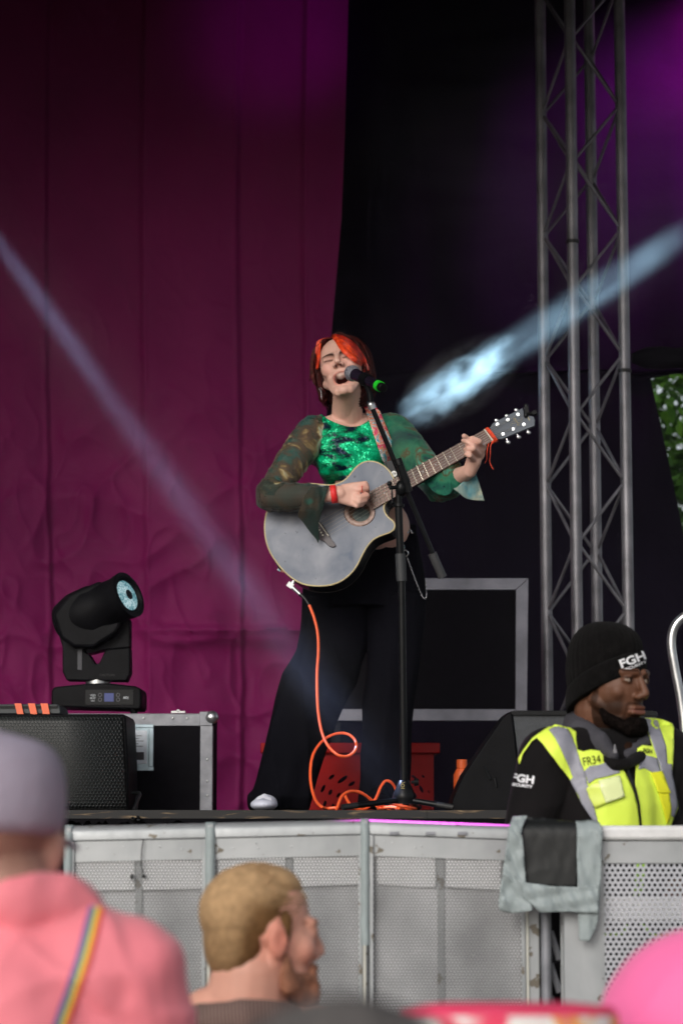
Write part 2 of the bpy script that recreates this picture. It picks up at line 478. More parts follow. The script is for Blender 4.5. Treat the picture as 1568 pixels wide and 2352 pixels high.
for uu in (1700, 1850):
    a = P(uu, 800, 9.98); b.tube([a, Vector((a.x, a.y, 5.43))], 0.006, 8)
obj('hanging_cord', b, blk, ro)
# ------------------------------------------------------------ truss tower
alu = mat('dull_aluminium', (0.23, 0.225, 0.245), 0.45, 0.6, var=0.25, scale=9, bump=0.08, bscale=40, detail=8)
tt = thing('truss_tower', 'square aluminium truss tower with zigzag bracing standing on the right of the stage', 'truss', (P(1350, 1863, 9.7).x, 9.8, ZS))
yaw = math.atan2(59, 124); sx = 0.24
Bp = P(1327, 1600, 9.62); e1 = Vector((math.cos(yaw), math.sin(yaw), 0)); e2 = Vector((-math.sin(yaw), math.cos(yaw), 0))
cs = [Vector((Bp.x, Bp.y, 0)), Vector((Bp.x, Bp.y, 0)) + e1 * sx, Vector((Bp.x, Bp.y, 0)) + e1 * sx + e2 * sx, Vector((Bp.x, Bp.y, 0)) + e2 * sx]
ZT = 5.40
for c in cs:
    b = MB(); b.cyl(c + Vector((0, 0, ZS + 0.012)), c + Vector((0, 0, ZT)), 0.0235, n=20); obj('chord', b, alu, tt)
# bracing: each face zigzags
stepz = 0.262
zb = P(1324, 1247, 9.62).z
for fi in range(4):
    a, c = cs[fi], cs[(fi + 1) % 4]; b = MB(); d = (c - a).normalized()
    k0 = -8; 
    for k in range(-9, 16):
        z0 = zb + k * stepz; z1 = z0 + stepz
        if z0 < ZS + 0.03 or z1 > ZT - 0.03: continue
        p, q = (a, c) if (k + fi) % 2 == 0 else (c, a)
        g = d * 0.02 if p is a else -d * 0.02
        b.tube([p + g + Vector((0, 0, z0 + 0.014)), q - g + Vector((0, 0, z1 - 0.014))], 0.0066, 10)
    obj('bracing', b, alu, tt)
dk = mat('black_rubber', (0.012, 0.012, 0.013), 0.6, var=0.2)
for c_, vv_ in ((cs[0], 555), (cs[1], 852)):
    zz = P(1400, vv_, c_.y).z; b = MB(); b.cyl((c_.x, c_.y, zz - 0.007), (c_.x, c_.y, zz + 0.007), 0.0278); obj('tape_band', b, dk, tt)

b = MB(); m0 = sum(cs, Vector()) / 4; b.box((m0.x, m0.y, ZS + 0.006), (0.36, 0.36, 0.012), Matrix.Rotation(yaw, 3, 'Z')); obj('base_plate', b, alu, tt, bevel=0.002)
# ------------------------------------------------------------ outside: trees seen through the gap
leafm = NT('tree_leaves'); 
oi = leafm.n('ShaderNodeTexNoise'); oi.inputs['Scale'].default_value = 3.0; leafm.l(leafm.obj(), oi.inputs['Vector'])
leafm.l(leafm.ramp(oi.outputs['Fac'], [(0.3, (0.010, 0.035, 0.004)), (0.5, (0.028, 0.085, 0.007)), (0.7, (0.06, 0.14, 0.012))]), leafm.b.inputs['Base Color'])
leafm.b.inputs['Roughness'].default_value = 0.7; leafm.b.inputs['Specular IOR Level'].default_value = 0.12
bark = mat('bark', (0.06, 0.045, 0.03), 0.9, var=0.3, bump=0.6, bscale=15)
def tree(cx, cy, h, rad, label, seed):
    rr = random.Random(seed)
    t = thing('tree', label, 'tree', (cx, cy, 0), 'trees beyond the stage')
    b = MB(); top = Vector((cx, cy, h * 0.75))
    b.tube([Vector((cx, cy, 0)), Vector((cx + 0.1, cy, h * 0.3)), top], [0.22, 0.16, 0.06], 12)
    for i in range(9):
        a = rr.uniform(0, 6.28); z = rr.uniform(0.25, 0.65) * h; L = rad * rr.uniform(0.6, 0.95)
        s0 = Vector((cx + 0.05, cy, z)); e = s0 + Vector((math.cos(a) * L, math.sin(a) * L, L * 0.5))
        b.tube([s0, (s0 + e) / 2 + Vector((0, 0, 0.1)), e], [0.07, 0.045, 0.015], 8)
    obj('trunk', b, bark, t)
    b = MB()
    cl = []
    for i in range(70):
        d = Vector((rr.gauss(0, 1), rr.gauss(0, 1), rr.gauss(0, 1))).normalized() * rr.uniform(0.35, 1.0) ** 0.5
        cl.append(Vector((cx + d.x * rad, cy + d.y * rad, h * 0.55 + d.z * h * 0.45)))
    for c in cl:
        for k in range(200):
            p = c + Vector((rr.gauss(0, 1), rr.gauss(0, 1), rr.gauss(0, 1))) * rad * 0.17
            s = rr.uniform(0.04, 0.085); n = Vector((rr.gauss(0, 1), rr.gauss(0, 1), rr.gauss(0, 1) + 0.7)).normalized()
            x = n.orthogonal().normalized(); y = n.cross(x); ang = rr.uniform(0, 6.28)
            x, y = x * math.cos(ang) + y * math.sin(ang), y * math.cos(ang) - x * math.sin(ang)
            b.add([p - x * s, p - y * s * 0.5, p + x * s + n * s * 0.2, p + y * s * 0.5], [(0, 1, 2, 3)])
    obj('crown', b, leafm.m, t, smooth=False)
tree(3.0, 17.2, 5.2, 1.7, 'bright green leafy tree seen through the gap beside the black drape', 3)
tree(4.3, 19.8, 7.5, 2.9, 'darker tall tree standing behind the bright green one', 5)
# chrome hoop rail at the far right
chrome = mat('galvanised_tube', (0.55, 0.56, 0.57), 0.3, 0.9, var=0.15, scale=12)
b = MB()
pts = [P(1578, 1866, 9.0), P(1572, 1700, 9.0), P(1563, 1610, 9.0), P(1548, 1530, 9.0), P(1541, 1480, 9.0), P(1546, 1445, 9.0), P(1564, 1421, 9.0), P(1592, 1412, 9.0), P(1700, 1410, 9.05), P(1725, 1430, 9.05), P(1735, 1480, 9.05), P(1730, 1866, 9.05)]
b.tube(bez(pts, 5), 0.017, 14)
tag(obj('hoop_rail', b, chrome), 'curved galvanised tube rail at the right edge behind the guard', 'rail')
# ============================================================ stage equipment
gun = mat('black_plastic', (0.0045, 0.0045, 0.0055), 0.5, var=0.25, scale=14, bump=0.1, bscale=120, spec=0.1)
gun2 = mat('satin_black_metal', (0.006, 0.0065, 0.0075), 0.35, 0.0, var=0.2, scale=20, spec=0.2)
# ---- flight case
caseY = 8.55
fc = thing('flight_case', 'black flight case with aluminium edges and ball corner standing behind the speaker', 'flight case', (P(390, 1866, caseY).x, caseY, ZS))
xl, xr = P(150, 1750, caseY).x, P(487, 1750, caseY).x; zt = P(400, 1640, caseY).z; zb_ = ZS + 0.001
dep = 0.42
blam = mat('black_laminate', (0.0045, 0.004, 0.0055), 0.7, var=0.2, scale=30, bump=0.05, bscale=200, spec=0.05)
b = MB(); b.box2((xl + 0.004, caseY + 0.004, zb_ + 0.002), (xr - 0.004, caseY + dep - 0.004, zt - 0.004)); obj('case_panel', b, blam, fc, smooth=False)
ea = mat('case_edge_aluminium', (0.24, 0.245, 0.27), 0.45, 0.3, var=0.15, scale=25, bump=0.05)
b = MB(); ew = 0.042
b.box2((xl, caseY, zt - ew), (xr, caseY + 0.004, zt)); b.box2((xl, caseY + 0.0, zt - 0.003), (xr, caseY + ew, zt + 0.001))
b.box2((xr - ew, caseY - 0.001, zb_), (xr + 0.001, caseY + 0.003, zt - ew)); b.box2((xr - 0.003, caseY + 0.003, zb_), (xr + 0.002, caseY + ew, zt - ew))
b.box2((xl - 0.001, caseY - 0.001, zb_), (xl + ew, caseY + 0.003, zt - ew))
b.box2((xr - 0.003, caseY + ew, zt - 0.004), (xr + 0.002, caseY + dep, zt + 0.002))
obj('edge_trim', b, ea, fc, bevel=0.001)
for q_ in ((330, 1650), (397, 1650), (430, 1650), (462, 1650), (476, 1745), (476, 1795), (476, 1828)): riv = MB(); riv.ball(P(*q_, caseY - 0.002), (0.004, 0.002, 0.004), nu=10, nv=6); obj('rivet', riv, chrome, fc)
b = MB(); c = P(485, 1648, caseY); b.ball(c + Vector((0.002, 0.004, 0)), 0.024); obj('ball_corner', b, chrome, fc); b = MB(); b.box(c + Vector((-0.018, -0.003, -0.005)), (0.045, 0.004, 0.05)); obj('corner_plate', b, ea, fc, bevel=0.003)
b = MB(); c = P(402, 1638, caseY); b.box(c + Vector((0.01, 0.02, 0.004)), (0.05, 0.02, 0.008)); b.cyl(c + Vector((0.01, 0.01, 0.008)), c + Vector((0.01, 0.03, 0.008)), 0.006); obj('top_latch', b, chrome, fc, bevel=0.001)
# butterfly latch dish with paper label
b = MB()
def px_box(b, u0, v0, u1, v1, Y, d0, d1):
    a = P(u0, v1, Y); c = P(u1, v0, Y); b.box2((a.x, Y + d0, a.z), (c.x, Y + d1, c.z)); return b
for (u0, v0, u1, v1) in ((296, 1664, 353, 1672), (296, 1762, 353, 1771), (342, 1672, 353, 1762)):
    px_box(b, u0, v0, u1, v1, caseY, -0.006, 0.001)
zinc = mat('zinc_plate', (0.36, 0.45, 0.50), 0.35, 0.7, var=0.2, scale=15)
dsh = obj('latch_dish', b, zinc, fc, bevel=0.0015)
b = MB(); px_box(b, 290, 1672, 342, 1762, caseY, -0.002, 0.002); obj('dish_bottom', b, zinc, dsh)
b = MB(); px_box(b, 300, 1678, 338, 1755, caseY, -0.0045, -0.002); obj('paper_label', b, mat('label_paper', (0.62, 0.66, 0.72), 0.6, var=0.1, scale=30), dsh, bevel=0.001)
b = MB(); px_box(b, 311, 1777 / 1.0 - 0, 331, 1795 - 0, caseY, 0, 0) if False else px_box(b, 311, 1728, 331, 1746, caseY, -0.0055, -0.0045)
for k in range(5): px_box(b, 312, 1690 + k * 6, 312 + [14, 8, 18, 6, 16][k], 1691.3 + k * 6, caseY, -0.0052, -0.0045)
obj('printed_marks', b, mat('print_ink', (0.03, 0.025, 0.03), 0.6), dsh, smooth=False)
# ---- moving head light on the case
mh = thing('moving_head_light', 'black moving head stage light with a glowing pale blue lens standing on the flight case', 'stage light', (P(222, 1640, 8.75).x, 8.75, zt + 0.003))
MY = 8.72
def pxprism(b, pts, Y0, Y1):
    """outline drawn at the depth of the object, pulled back to its real thickness"""
    q = [P(u, v, Y0) for u, v in pts]; b.prism(q, (0, Y1 - Y0, 0)); return b
m4 = lambda x, y: (x * 0.36, 1285.8 + y * 0.36)
base_pts = [m4(330, 835), m4(345, 812), m4(560, 790), m4(680, 787), m4(860, 806), m4(893, 818), m4(900, 850), m4(900, 935), m4(885, 955), m4(345, 940), m4(327, 925)]
b = MB(); pxprism(b, base_pts, MY - 0.13, MY + 0.13); obj('base', b, gun, mh, bevel=0.006)
for uu, yy in ((350, -0.1), (855, -0.1), (350, 0.1), (855, 0.1)):
    b = MB(); q = P(m4(uu, 965)[0], 1630, MY + yy); b.cyl((q.x, q.y, zt + 0.004), (q.x, q.y, zt + 0.035), 0.012, 0.016); obj('foot', b, gun, mh)
b = MB(); pxprism(b, [m4(545, 830), m4(850, 830), m4(850, 925), m4(545, 925)], MY - 0.134, MY - 0.131); cp = obj('control_panel', b, gun2, mh)
b = MB(); pxprism(b, [m4(665, 852), m4(725, 852), m4(725, 905), m4(665, 905)], MY - 0.136, MY - 0.1345)
obj('display', b, mat('blue_display', (0.01, 0.015, 0.06), 0.3, emit=(0.06, 0.10, 0.45), estr=0.25), cp)
wht = mat('white_print', (0.55, 0.58, 0.62), 0.6)
def flat_text(txt, u, v, w, Y, m, parent, name='lettering', bold=0.0, th=0.0008, rot=0.0, h=None):
    vs, fs = text_poly(txt, bold); a = np.array(vs); wd = a[:, 0].max() - a[:, 0].min(); s = w / wd
    hh = s if h is None else h / (a[:, 1].max() - a[:, 1].min())
    cr, sr = math.cos(rot), math.sin(rot)
    b = MB(); b.add([P(u + (x * s * cr + y * hh * sr), v - (y * hh * cr - x * s * sr) , Y) for x, y in vs], fs)
    return obj(name, b, m, parent, smooth=False, solid=th)
flat_text('ADJ', 289, 1603, 12, MY - 0.1355, wht, cp, bold=0.02)
flat_text('VIZI', 213, 1598, 12, MY - 0.1355, wht, cp); flat_text('BEAM', 213, 1604, 12, MY - 0.1355, wht, cp); flat_text('5RX', 213, 1610, 9, MY - 0.1355, wht, cp)
for q in ((638, 863), (638, 893), (753, 863), (753, 893)):
    b = MB(); c = P(*m4(*q), MY - 0.135); b.tube([c + Vector((math.cos(a) * 0.006, 0, math.sin(a) * 0.006)) for a in np.linspace(0, 6.28, 13)[:-1]], 0.0008, 6, closed=True); obj('button_ring', b, mat('grey_print', (0.2, 0.2, 0.22), 0.6), cp)
b = MB(); c = P(m4(625, 775)[0], m4(0, 778)[1], MY); b.cyl(c + Vector((0, 0, -0.012)), c + Vector((0, 0, 0.014)), 0.045); obj('pan_bearing', b, chrome, mh)
yoke = [m4(332, 350), m4(370, 300), m4(520, 300), m4(560, 590), m4(600, 660), m4(632, 662), m4(672, 575), m4(690, 430), m4(828, 420), m4(830, 720), m4(806, 775), m4(424, 770), m4(398, 715), m4(398, 555)]
b = MB(); pxprism(b, [m4(332, 350), m4(370, 300), m4(500, 300), m4(545, 590), m4(568, 603), m4(605, 662), m4(632, 662), m4(672, 575), m4(828, 560), m4(830, 720), m4(806, 775), m4(424, 770), m4(398, 715), m4(398, 555)], MY - 0.045, MY + 0.055)
yk = obj('yoke', b, gun, mh, bevel=0.005)
b = MB(); pxprism(b, [m4(502, 300), m4(700, 300), m4(828, 380), m4(828, 559), m4(672, 574), m4(568, 602), m4(547, 588)], MY - 0.04, MY + 0.05); obj('yoke_arm', b, gun, mh, bevel=0.004)
b = MB(); pxprism(b, [m4(497, 340), m4(525, 340), m4(522, 705), m4(494, 700)], MY - 0.049, MY - 0.046); obj('side_strip', b, mat('grey_strip', (0.035, 0.035, 0.045), 0.5), yk)
flat_text('CAUTION', 246, 1551, 34, MY - 0.0465, mat('faint_print', (0.022, 0.022, 0.024), 0.6), yk)
# head: barrel pointing up, to the right and towards the crowd
hc = P(*m4(560, 350), MY - 0.02); lc = P(*m4(806, 230), MY - 0.105)
ax = (lc - hc).normalized(); Mx = ax.to_track_quat('Z', 'Y').to_matrix().to_4x4(); Mx.translation = hc
Lh = (lc - hc).length
b = MB(); b.lathe([(0.045, -0.125), (0.082, -0.10), (0.098, -0.04), (0.096, 0.04), (0.084, 0.07), (0.080, Lh - 0.02), (0.084, Lh - 0.012), (0.086, Lh + 0.012), (0.070, Lh + 0.014), (0.062, Lh - 0.004), (0.02, Lh - 0.006)], Mx, 40)
hd = obj('lamp_head', b, gun, mh)
b = MB(); pxprism(b, [m4(338, 350), m4(366, 312), m4(440, 219), m4(640, 132), m4(700, 200), m4(780, 400), m4(740, 470), m4(600, 560), m4(470, 560), m4(385, 500)], MY - 0.098, MY + 0.075); obj('rear_housing', b, gun, hd, bevel=0.012)
lens = NT('glowing_lens')
tcx = lens.n('ShaderNodeTexCoord'); 
ns = lens.noise(tcx.outputs['Object'], 160, 3); nl = lens.noise(tcx.outputs['Object'], 22, 3)
vv = lens.math('MULTIPLY', lens.math('ADD', ns, 0.1), lens.math('ADD', nl, 0.25))
lens.l(lens.ramp(vv, [(0.22, (0.03, 0.10, 0.13)), (0.40, (0.16, 0.42, 0.48)), (0.58, (0.7, 0.95, 1.0))]), lens.b.inputs['Emission Color'])
lens.b.inputs['Emission Strength'].default_value = 0.6; lens.b.inputs['Base Color'].default_value = (0.02, 0.03, 0.03, 1); lens.b.inputs['Roughness'].default_value = 0.1
b = MB(); b.lathe([(0.057, Lh + 0.004), (0.045, Lh + 0.010), (0.019, Lh + 0.013)], Mx, 36); obj('lens', b, lens.m, hd)
b = MB(); b.lathe([(0.019, Lh + 0.0132), (0.010, Lh + 0.014), (0.001, Lh + 0.0142)], Mx, 20); obj('lens_centre', b, gun2, hd)
# ---- front speaker with hex grille
SY = 8.05
sp = thing('floor_speaker', 'long black floor speaker with a hexagonal mesh grille at the left edge of the stage', 'speaker', (P(100, 1866, SY).x, SY, ZS))
xl2 = P(-260, 1750, SY).x
body = [m4(-700, 985), m4(790, 985), m4(803, 1010), m4(818, 1300), m4(820, 1560), m4(808, 1608), m4(-700, 1612)]
b = MB(); pxprism(b, body, SY, SY + 0.36); obj('cabinet', b, gun, sp, bevel=0.006)
gr = NT('hex_grille')
vec = gr.obj(); hp = hex_pattern(gr, vec, 0.0116, 0.0047, 0.0007)
gr.l(gr.ramp(hp, [(0.0, (0.022, 0.027, 0.027)), (1.0, (0.001, 0.001, 0.001))]), gr.b.inputs['Base Color'])
bp = gr.n('ShaderNodeBump'); bp.inputs['Strength'].default_value = 0.8; bp.inputs['Distance'].default_value = 0.002; bp.invert = True
gr.l(hp, bp.inputs['Height']); gr.l(bp.outputs[0], gr.b.inputs['Normal']); gr.b.inputs['Roughness'].default_value = 0.45
b = MB(); 
def grl(s, t):
    u0, u1 = m4(-680, 0)[0], m4(775 + 30 * t, 0)[0]; v = m4(0, 1000 + 590 * t)[1]
    return P(u0 + (u1 - u0) * s, v, SY - 0.006 - 0.012 * (1 - (2 * t - 1) ** 2))
b.grid(grl, 4, 16); obj('grille', b, gr.m, sp, solid=0.003, soff=1)
b = MB()   # folding bracket leg leaning over the deck lip
b.tube([P(*m4(850, 1490), SY - 0.02), P(*m4(888, 1490), SY - 0.07), P(*m4(893, 1500), SY - 0.08), P(*m4(832, 1640), SY - 0.30), P(*m4(850, 1655), 7.5), P(*m4(882, 1655), 7.5), P(*m4(866, 1590), SY - 0.2), P(*m4(880, 1500), SY - 0.03)], 0.006, 8)
obj('bracket', b, gun2, sp)
# box on the speaker with orange tape
cb = thing('stage_box', 'grey black box with three orange tape strips lying on the floor speaker', 'box', (P(60, 1640, SY + 0.1).x, SY + 0.1, P(60, 1640, SY).z))
b = MB(); pxprism(b, [m4(-700, 922), m4(360, 922), m4(378, 935), m4(385, 960), m4(386, 984), m4(-700, 984)], SY + 0.012, SY + 0.25); obj('box_body', b, mat('dark_grey_metal', (0.035, 0.04, 0.043), 0.5, var=0.2), cb, bevel=0.003)
b = MB(); pxprism(b, [m4(-700, 932), m4(365, 932), m4(365, 946), m4(-700, 946)], SY + 0.005, SY + 0.011); obj('slot', b, gun2, cb)
otape = mat('orange_tape', (0.85, 0.16, 0.07), 0.55, var=0.08)
for x0, x1, sl in ((92, 135, 15), (178, 222, 15), (258, 304, 13)):
    b = MB(); pxprism(b, [m4(x0, 917), m4(x1, 917), m4(x1 + sl, 985), m4(x0 + sl + 2, 985)], SY - 0.001, SY + 0.0045); obj('tape_strip', b, otape, cb, smooth=False)
# ---- aluminium framed panel behind the singer
FY = 9.35
fp = thing('framed_panel', 'large black panel with a wide grey aluminium frame standing behind the singer', 'panel', (P(980, 1660, FY).x, FY, ZS))
Lx = 748
fal = mat('frame_aluminium', (0.21, 0.21, 0.25), 0.5, 0.3, var=0.2, scale=10, bump=0.06)
b = MB(); pxprism(b, [(Lx, 1328), (1213, 1328), (1184, 1355), (Lx, 1355)], FY, FY + 0.05); pxprism(b, [(1213.3, 1328.3), (1210, 1656), (1183, 1630), (1184.6, 1355)], FY - 0.0005, FY + 0.05)
pxprism(b, [(1209.6, 1656), (Lx, 1656), (Lx, 1629), (1183, 1629)], FY, FY + 0.05); pxprism(b, [(Lx - 28, 1328), (Lx - 0.5, 1328), (Lx - .5, 1656), (Lx - 28, 1656)], FY, FY + 0.05)
obj('frame', b, fal, fp, bevel=0.002, smooth=False)
b = MB(); pxprism(b, [(Lx, 1355), (1184, 1355), (1183, 1629), (Lx, 1629)], FY + 0.012, FY + 0.04); obj('panel', b, blam, fp, smooth=False)
b = MB()
for uu in (760, 1150): b = MB(); pxprism(b, [(uu, 1657), (uu + 22, 1657), (uu + 22, 1867), (uu, 1867)], FY + 0.01, FY + 0.05); obj('support_leg', b, gun, fp, smooth=False)
# ---- red crate
redp = mat('red_plastic', (0.30, 0.003, 0.003), 0.5, var=0.15, scale=9, bump=0.04, spec=0.2)
CY = 8.85
rc = thing('red_crate', 'red plastic crate with slotted sides standing behind the singers legs', 'crate', (P(810, 1866, CY).x, CY, ZS))
m5 = lambda x, y: (689.9 + x * 0.28, 1662.1 + y * 0.28)
u0, u1 = 612, 996; vt, vb = 1712, 1861
def crate_wall(b, slots, Y, th):
    outer = [(u0, vt), (u1, vt), (u1 - 5, vb), (u0 + 5, vb)]
    pts = [Vector(p) for p in outer]; faces = [[0, 1, 2, 3]]; cons = []
    for (cx, cy, L, w, an) in slots:
        ring = []
        for k in range(12):
            a = 2 * math.pi * k / 12; lx = math.cos(a) * L; ly = math.sin(a) * w
            ring.append(Vector((cx + lx * math.cos(an) - ly * math.sin(an), cy + lx * math.sin(an) + ly * math.cos(an))))
        s = len(pts); pts += ring; cons.append(list(range(s, s + 12)))
    r = delaunay_2d_cdt(pts, [], faces + cons, 1, 1e-5)
    vs, fs, of = r[0], r[2], r[5]
    keep = [f for f, o_ in zip(fs, of) if not any(q > 0 for q in o_)]
    b.add([P(q.x, q.y, Y) for q in vs], keep)
slots = []
for (x, y, L, w, a) in [(255, 440, 38, 17, -40), (345, 460, 62, 20, -38), (420, 495, 40, 17, -35), (185, 535, 45, 17, -65), (245, 565, 32, 17, -65), (310, 590, 32, 14, -55), (200, 660, 34, 17, -70), (265, 680, 30, 15, -75), (330, 700, 20, 12, -60),
                      (930, 440, 32, 14, 35), (1005, 435, 20, 12, 50), (990, 540, 42, 16, 65), (940, 590, 30, 13, 60), (985, 690, 30, 14, 88), (1050, 560, 16, 9, 70)]:
    q = m5(x, y); slots.append((q[0], q[1], L * 0.28 * 0.8, w * 0.28 * 0.8, R(a)))
b = MB(); crate_wall(b, slots, CY, 0.006); obj('front_wall', b, redp, rc, solid=0.006, smooth=False)
b = MB(); crate_wall(b, slots, CY + 0.40, 0.006); obj('back_wall', b, redp, rc, solid=0.006, smooth=False)
xa, xb = P(u0, 1800, CY).x, P(u1, 1800, CY).x; z1 = P(800, vt, CY).z
b = MB(); b.box2((xa, CY + 0.004, ZS + 0.004), (xa + 0.006, CY + 0.396, z1)); obj('side_wall', b, redp, rc, smooth=False); b = MB(); b.box2((xb - 0.006, CY + 0.004, ZS + 0.004), (xb, CY + 0.396, z1)); obj('side_wall', b, redp, rc, smooth=False)
b = MB(); b.box2((xa + 0.007, CY + 0.006, ZS + 0.002), (xb - 0.007, CY + 0.394, ZS + 0.008)); obj('bottom', b, redp, rc, smooth=False)
b = MB(); z2 = P(800, 1707, CY).z; z3 = P(800, 1731, CY).z; rw = 0.022
b.box2((xa - rw, CY - rw, z3), (xb + rw, CY - 0.001, z2)); b.box2((xa - rw, CY + 0.401, z3), (xb + rw, CY + 0.40 + rw, z2))
b.box2((xa - rw, CY - 0.0005, z3), (xa - 0.001, CY + 0.4005, z2)); b.box2((xb + 0.001, CY - 0.0005, z3), (xb + rw, CY + 0.4005, z2)); obj('rim', b, redp, rc, bevel=0.004)
# orange bottle
bt = thing('orange_bottle', 'orange plastic bottle standing behind the right wedge monitor', 'bottle', (P(1056, 1866, 8.7).x, 8.7, ZS + 0.001))
q = P(1057, 1745, 8.7); b = MB(); Mo = Matrix.Translation((P(1060, 1745, 8.7).x, 8.7, ZS + 0.002)); hh = q.z - ZS - 0.002
opl = mat('orange_plastic', (0.85, 0.14, 0.03), 0.45)
b.lathe([(0.027, 0), (0.03, 0.004), (0.03, hh * 0.70), (0.019, hh * 0.82)], Mo, 28); obj('bottle_body', b, opl, bt)
b = MB(); b.lathe([(0.019, hh * 0.822), (0.019, hh)], Mo, 28); obj('cap', b, opl, bt, bevel=0.002)
# ---- right wedge monitor
WY = 7.95
wm = thing('wedge_monitor', 'black wedge monitor seen from its end standing behind the guard', 'speaker', (P(1250, 1866, WY).x, WY, ZS))
m_5 = lambda x, y: (1129 + x * 0.28, 1379.8 + y * 0.28)
b = MB(); pxprism(b, [(1036, 1866), (1040, 1835), (1065, 1780), (1115, 1705), (1150, 1655), (1166, 1636), (1176, 1636), (1203, 1866)], WY, WY + 0.3)
obj('cabinet', b, gun, wm, bevel=0.006)
b = MB(); pxprism(b, [(1177, 1638), (1508, 1638), (1510, 1866), (1204, 1866)], WY + 0.01, WY + 0.30)
obj('rear_panel', b, mat('grey_black_panel', (0.03, 0.034, 0.04), 0.5, var=0.15, scale=60, bump=0.15, bscale=200), wm, bevel=0.003)
b = MB(); pxprism(b, [(1172, 1634), (1508, 1634), (1511, 1644), (1176, 1642)], WY - 0.004, WY + 0.05)
for k in range(70): pxprism(b, [(1180 + k * 4.6, 1632), (1182 + k * 4.6, 1632), (1182 + k * 4.6, 1634.2), (1180 + k * 4.6, 1634.2)], WY, WY + 0.04)
obj('top_rail', b, gun2, wm, smooth=False)
b = MB()
for k in range(2): b.tube([P(1112 + 24 * k, 1760 + 28 * k, WY - 0.004), P(1126 + 14 * k, 1790 + 18 * k, WY - 0.006)], 0.004, 8)
obj('side_handle', b, gun2, wm)
# ---- orange guitar cable
ocm = mat('orange_cable', (0.95, 0.13, 0.035), 0.4, var=0.05)
m3 = lambda x, y: (564.5 + x * 0.32, 1317 + y * 0.32)
cpath = [(455, 228, 8.06), (490, 320, 8.05), (515, 430, 8.04), (520, 560, 8.03), (512, 700, 8.02), (512, 850, 8.0), (520, 1000, 7.98), (545, 1140, 7.94), (590, 1240, 7.90), (660, 1305, 7.88), (735, 1312, 7.90), (785, 1270, 7.93), (788, 1210, 7.96), (745, 1162, 7.98), (680, 1148, 7.98), (600, 1170, 7.96), (530, 1225, 7.94), (480, 1310, 7.90), (463, 1420, 7.86), (470, 1530, 7.82), (500, 1630, 7.75)]
pts = [P(*m3(x, y), Y) for x, y, Y in cpath] + [Vector((P(*m3(540, 1705), 7.68).x, 7.68, ZS + 0.012)), Vector((P(*m3(575, 1705), 7.7).x, 7.72, ZS + 0.006)), Vector((P(*m3(640, 1710), 7.7).x, 7.72, ZS + 0.008))]
fl = [(652, 1690, 7.72), (690, 1600, 7.76), (760, 1565, 7.8), (850, 1590, 7.84), (940, 1660, 7.88), (1000, 1700, 7.9), (960, 1690, 8.0), (900, 1630, 8.02), (820, 1572, 8.02), (740, 1570, 8.0), (712, 1590, 7.95), (740, 1650, 7.9), (780, 1685, 7.88)]
fl2 = [(860, 1695, 7.9), (930, 1620, 7.92), (965, 1540, 7.95), (1000, 1493, 7.97), (1040, 1500, 7.98), (1072, 1545, 8.0), (1100, 1640, 8.02), (1130, 1690, 8.0), (1060, 1690, 7.9), (960, 1665, 7.85), (980, 1640, 7.85), (1060, 1660, 7.9), (1160, 1680, 7.9), (1220, 1702, 7.92), (1150, 1704, 8.0), (1000, 1703, 8.05), (950, 1700, 7.9), (1040, 1680, 7.8), (1100, 1695, 7.75), (1080, 1704, 7.8)]
def fl_pt(x, y, Y):
    p = P(*m3(x, y), Y); p.z = max(p.z, ZS + 0.0055); return p
pts += [fl_pt(*q) for q in fl] + [fl_pt(*q) for q in fl2]
b = MB(); b.tube(bez(pts, 7), 0.0048, 8)
gc = tag(obj('guitar_cable', b, ocm), 'bright orange cable looping from the guitar down to coils on the deck', 'cable')
b = MB(); b.tube([P(*m3(390, 150), 8.075), P(*m3(425, 185), 8.068), P(*m3(456, 230), 8.06)], [0.0065, 0.005, 0.0045], 10); obj('strain_relief', b, gun2, gc)
b = MB(); b.tube([P(*m3(326, 92), 8.08), P(*m3(388, 150), 8.075)], 0.0068, 12); b.box(P(*m3(318, 85), 8.08), (0.02, 0.014, 0.018), Matrix.Rotation(0.6, 3, 'Y')); b.tube([P(*m3(316, 82), 8.08), P(*m3(338, 62), 8.09)], 0.004, 10); obj('jack_plug', b, chrome, gc)
# ---- microphone stand
st = thing('microphone_stand', 'black tripod boom microphone stand standing in front of the singer', 'microphone stand', (P(925, 1863, 7.78).x, 7.78, ZS))
m2 = lambda x, y: (564.5 + 0.44 * x, 909.4 + 0.44 * y)
pb = P(*m3(1135, 1600), 7.78); pt = P(915, 1118, 7.72)
b = MB(); mid1 = P(922, 1335, 7.745); b.tube([pb, mid1], 0.0118, 16); obj('lower_pole', b, gun2, st)
b = MB(); b.tube([mid1 + Vector((0, 0, 0.0)), P(919, 1272, 7.74)], 0.0165, 16); obj('clutch_grip', b, mat('grip_rubber', (0.03, 0.032, 0.035), 0.6), st)
b = MB(); b.tube([P(919, 1272, 7.74), P(915, 1165, 7.725)], 0.0125, 14); b.tube([P(915, 1165, 7.725), pt], 0.010, 14); b.tube([P(915, 1164, 7.725), P(915, 1158, 7.725)], 0.0185, 14); obj('upper_pole', b, gun2, st)
hub = P(*m3(1145, 1560), 7.78)
b = MB(); Mh = Matrix.Translation((pb.x, pb.y, 0)); zz = lambda y: P(*m3(1145, y), 7.78).z
b.lathe([(0.034, zz(1655)), (0.035, zz(1625)), (0.037, zz(1610)), (0.034, zz(1580)), (0.024, zz(1530)), (0.017, zz(1490)), (0.013, zz(1484))], Mh, 28); hb = obj('tripod_hub', b, gun2, st)
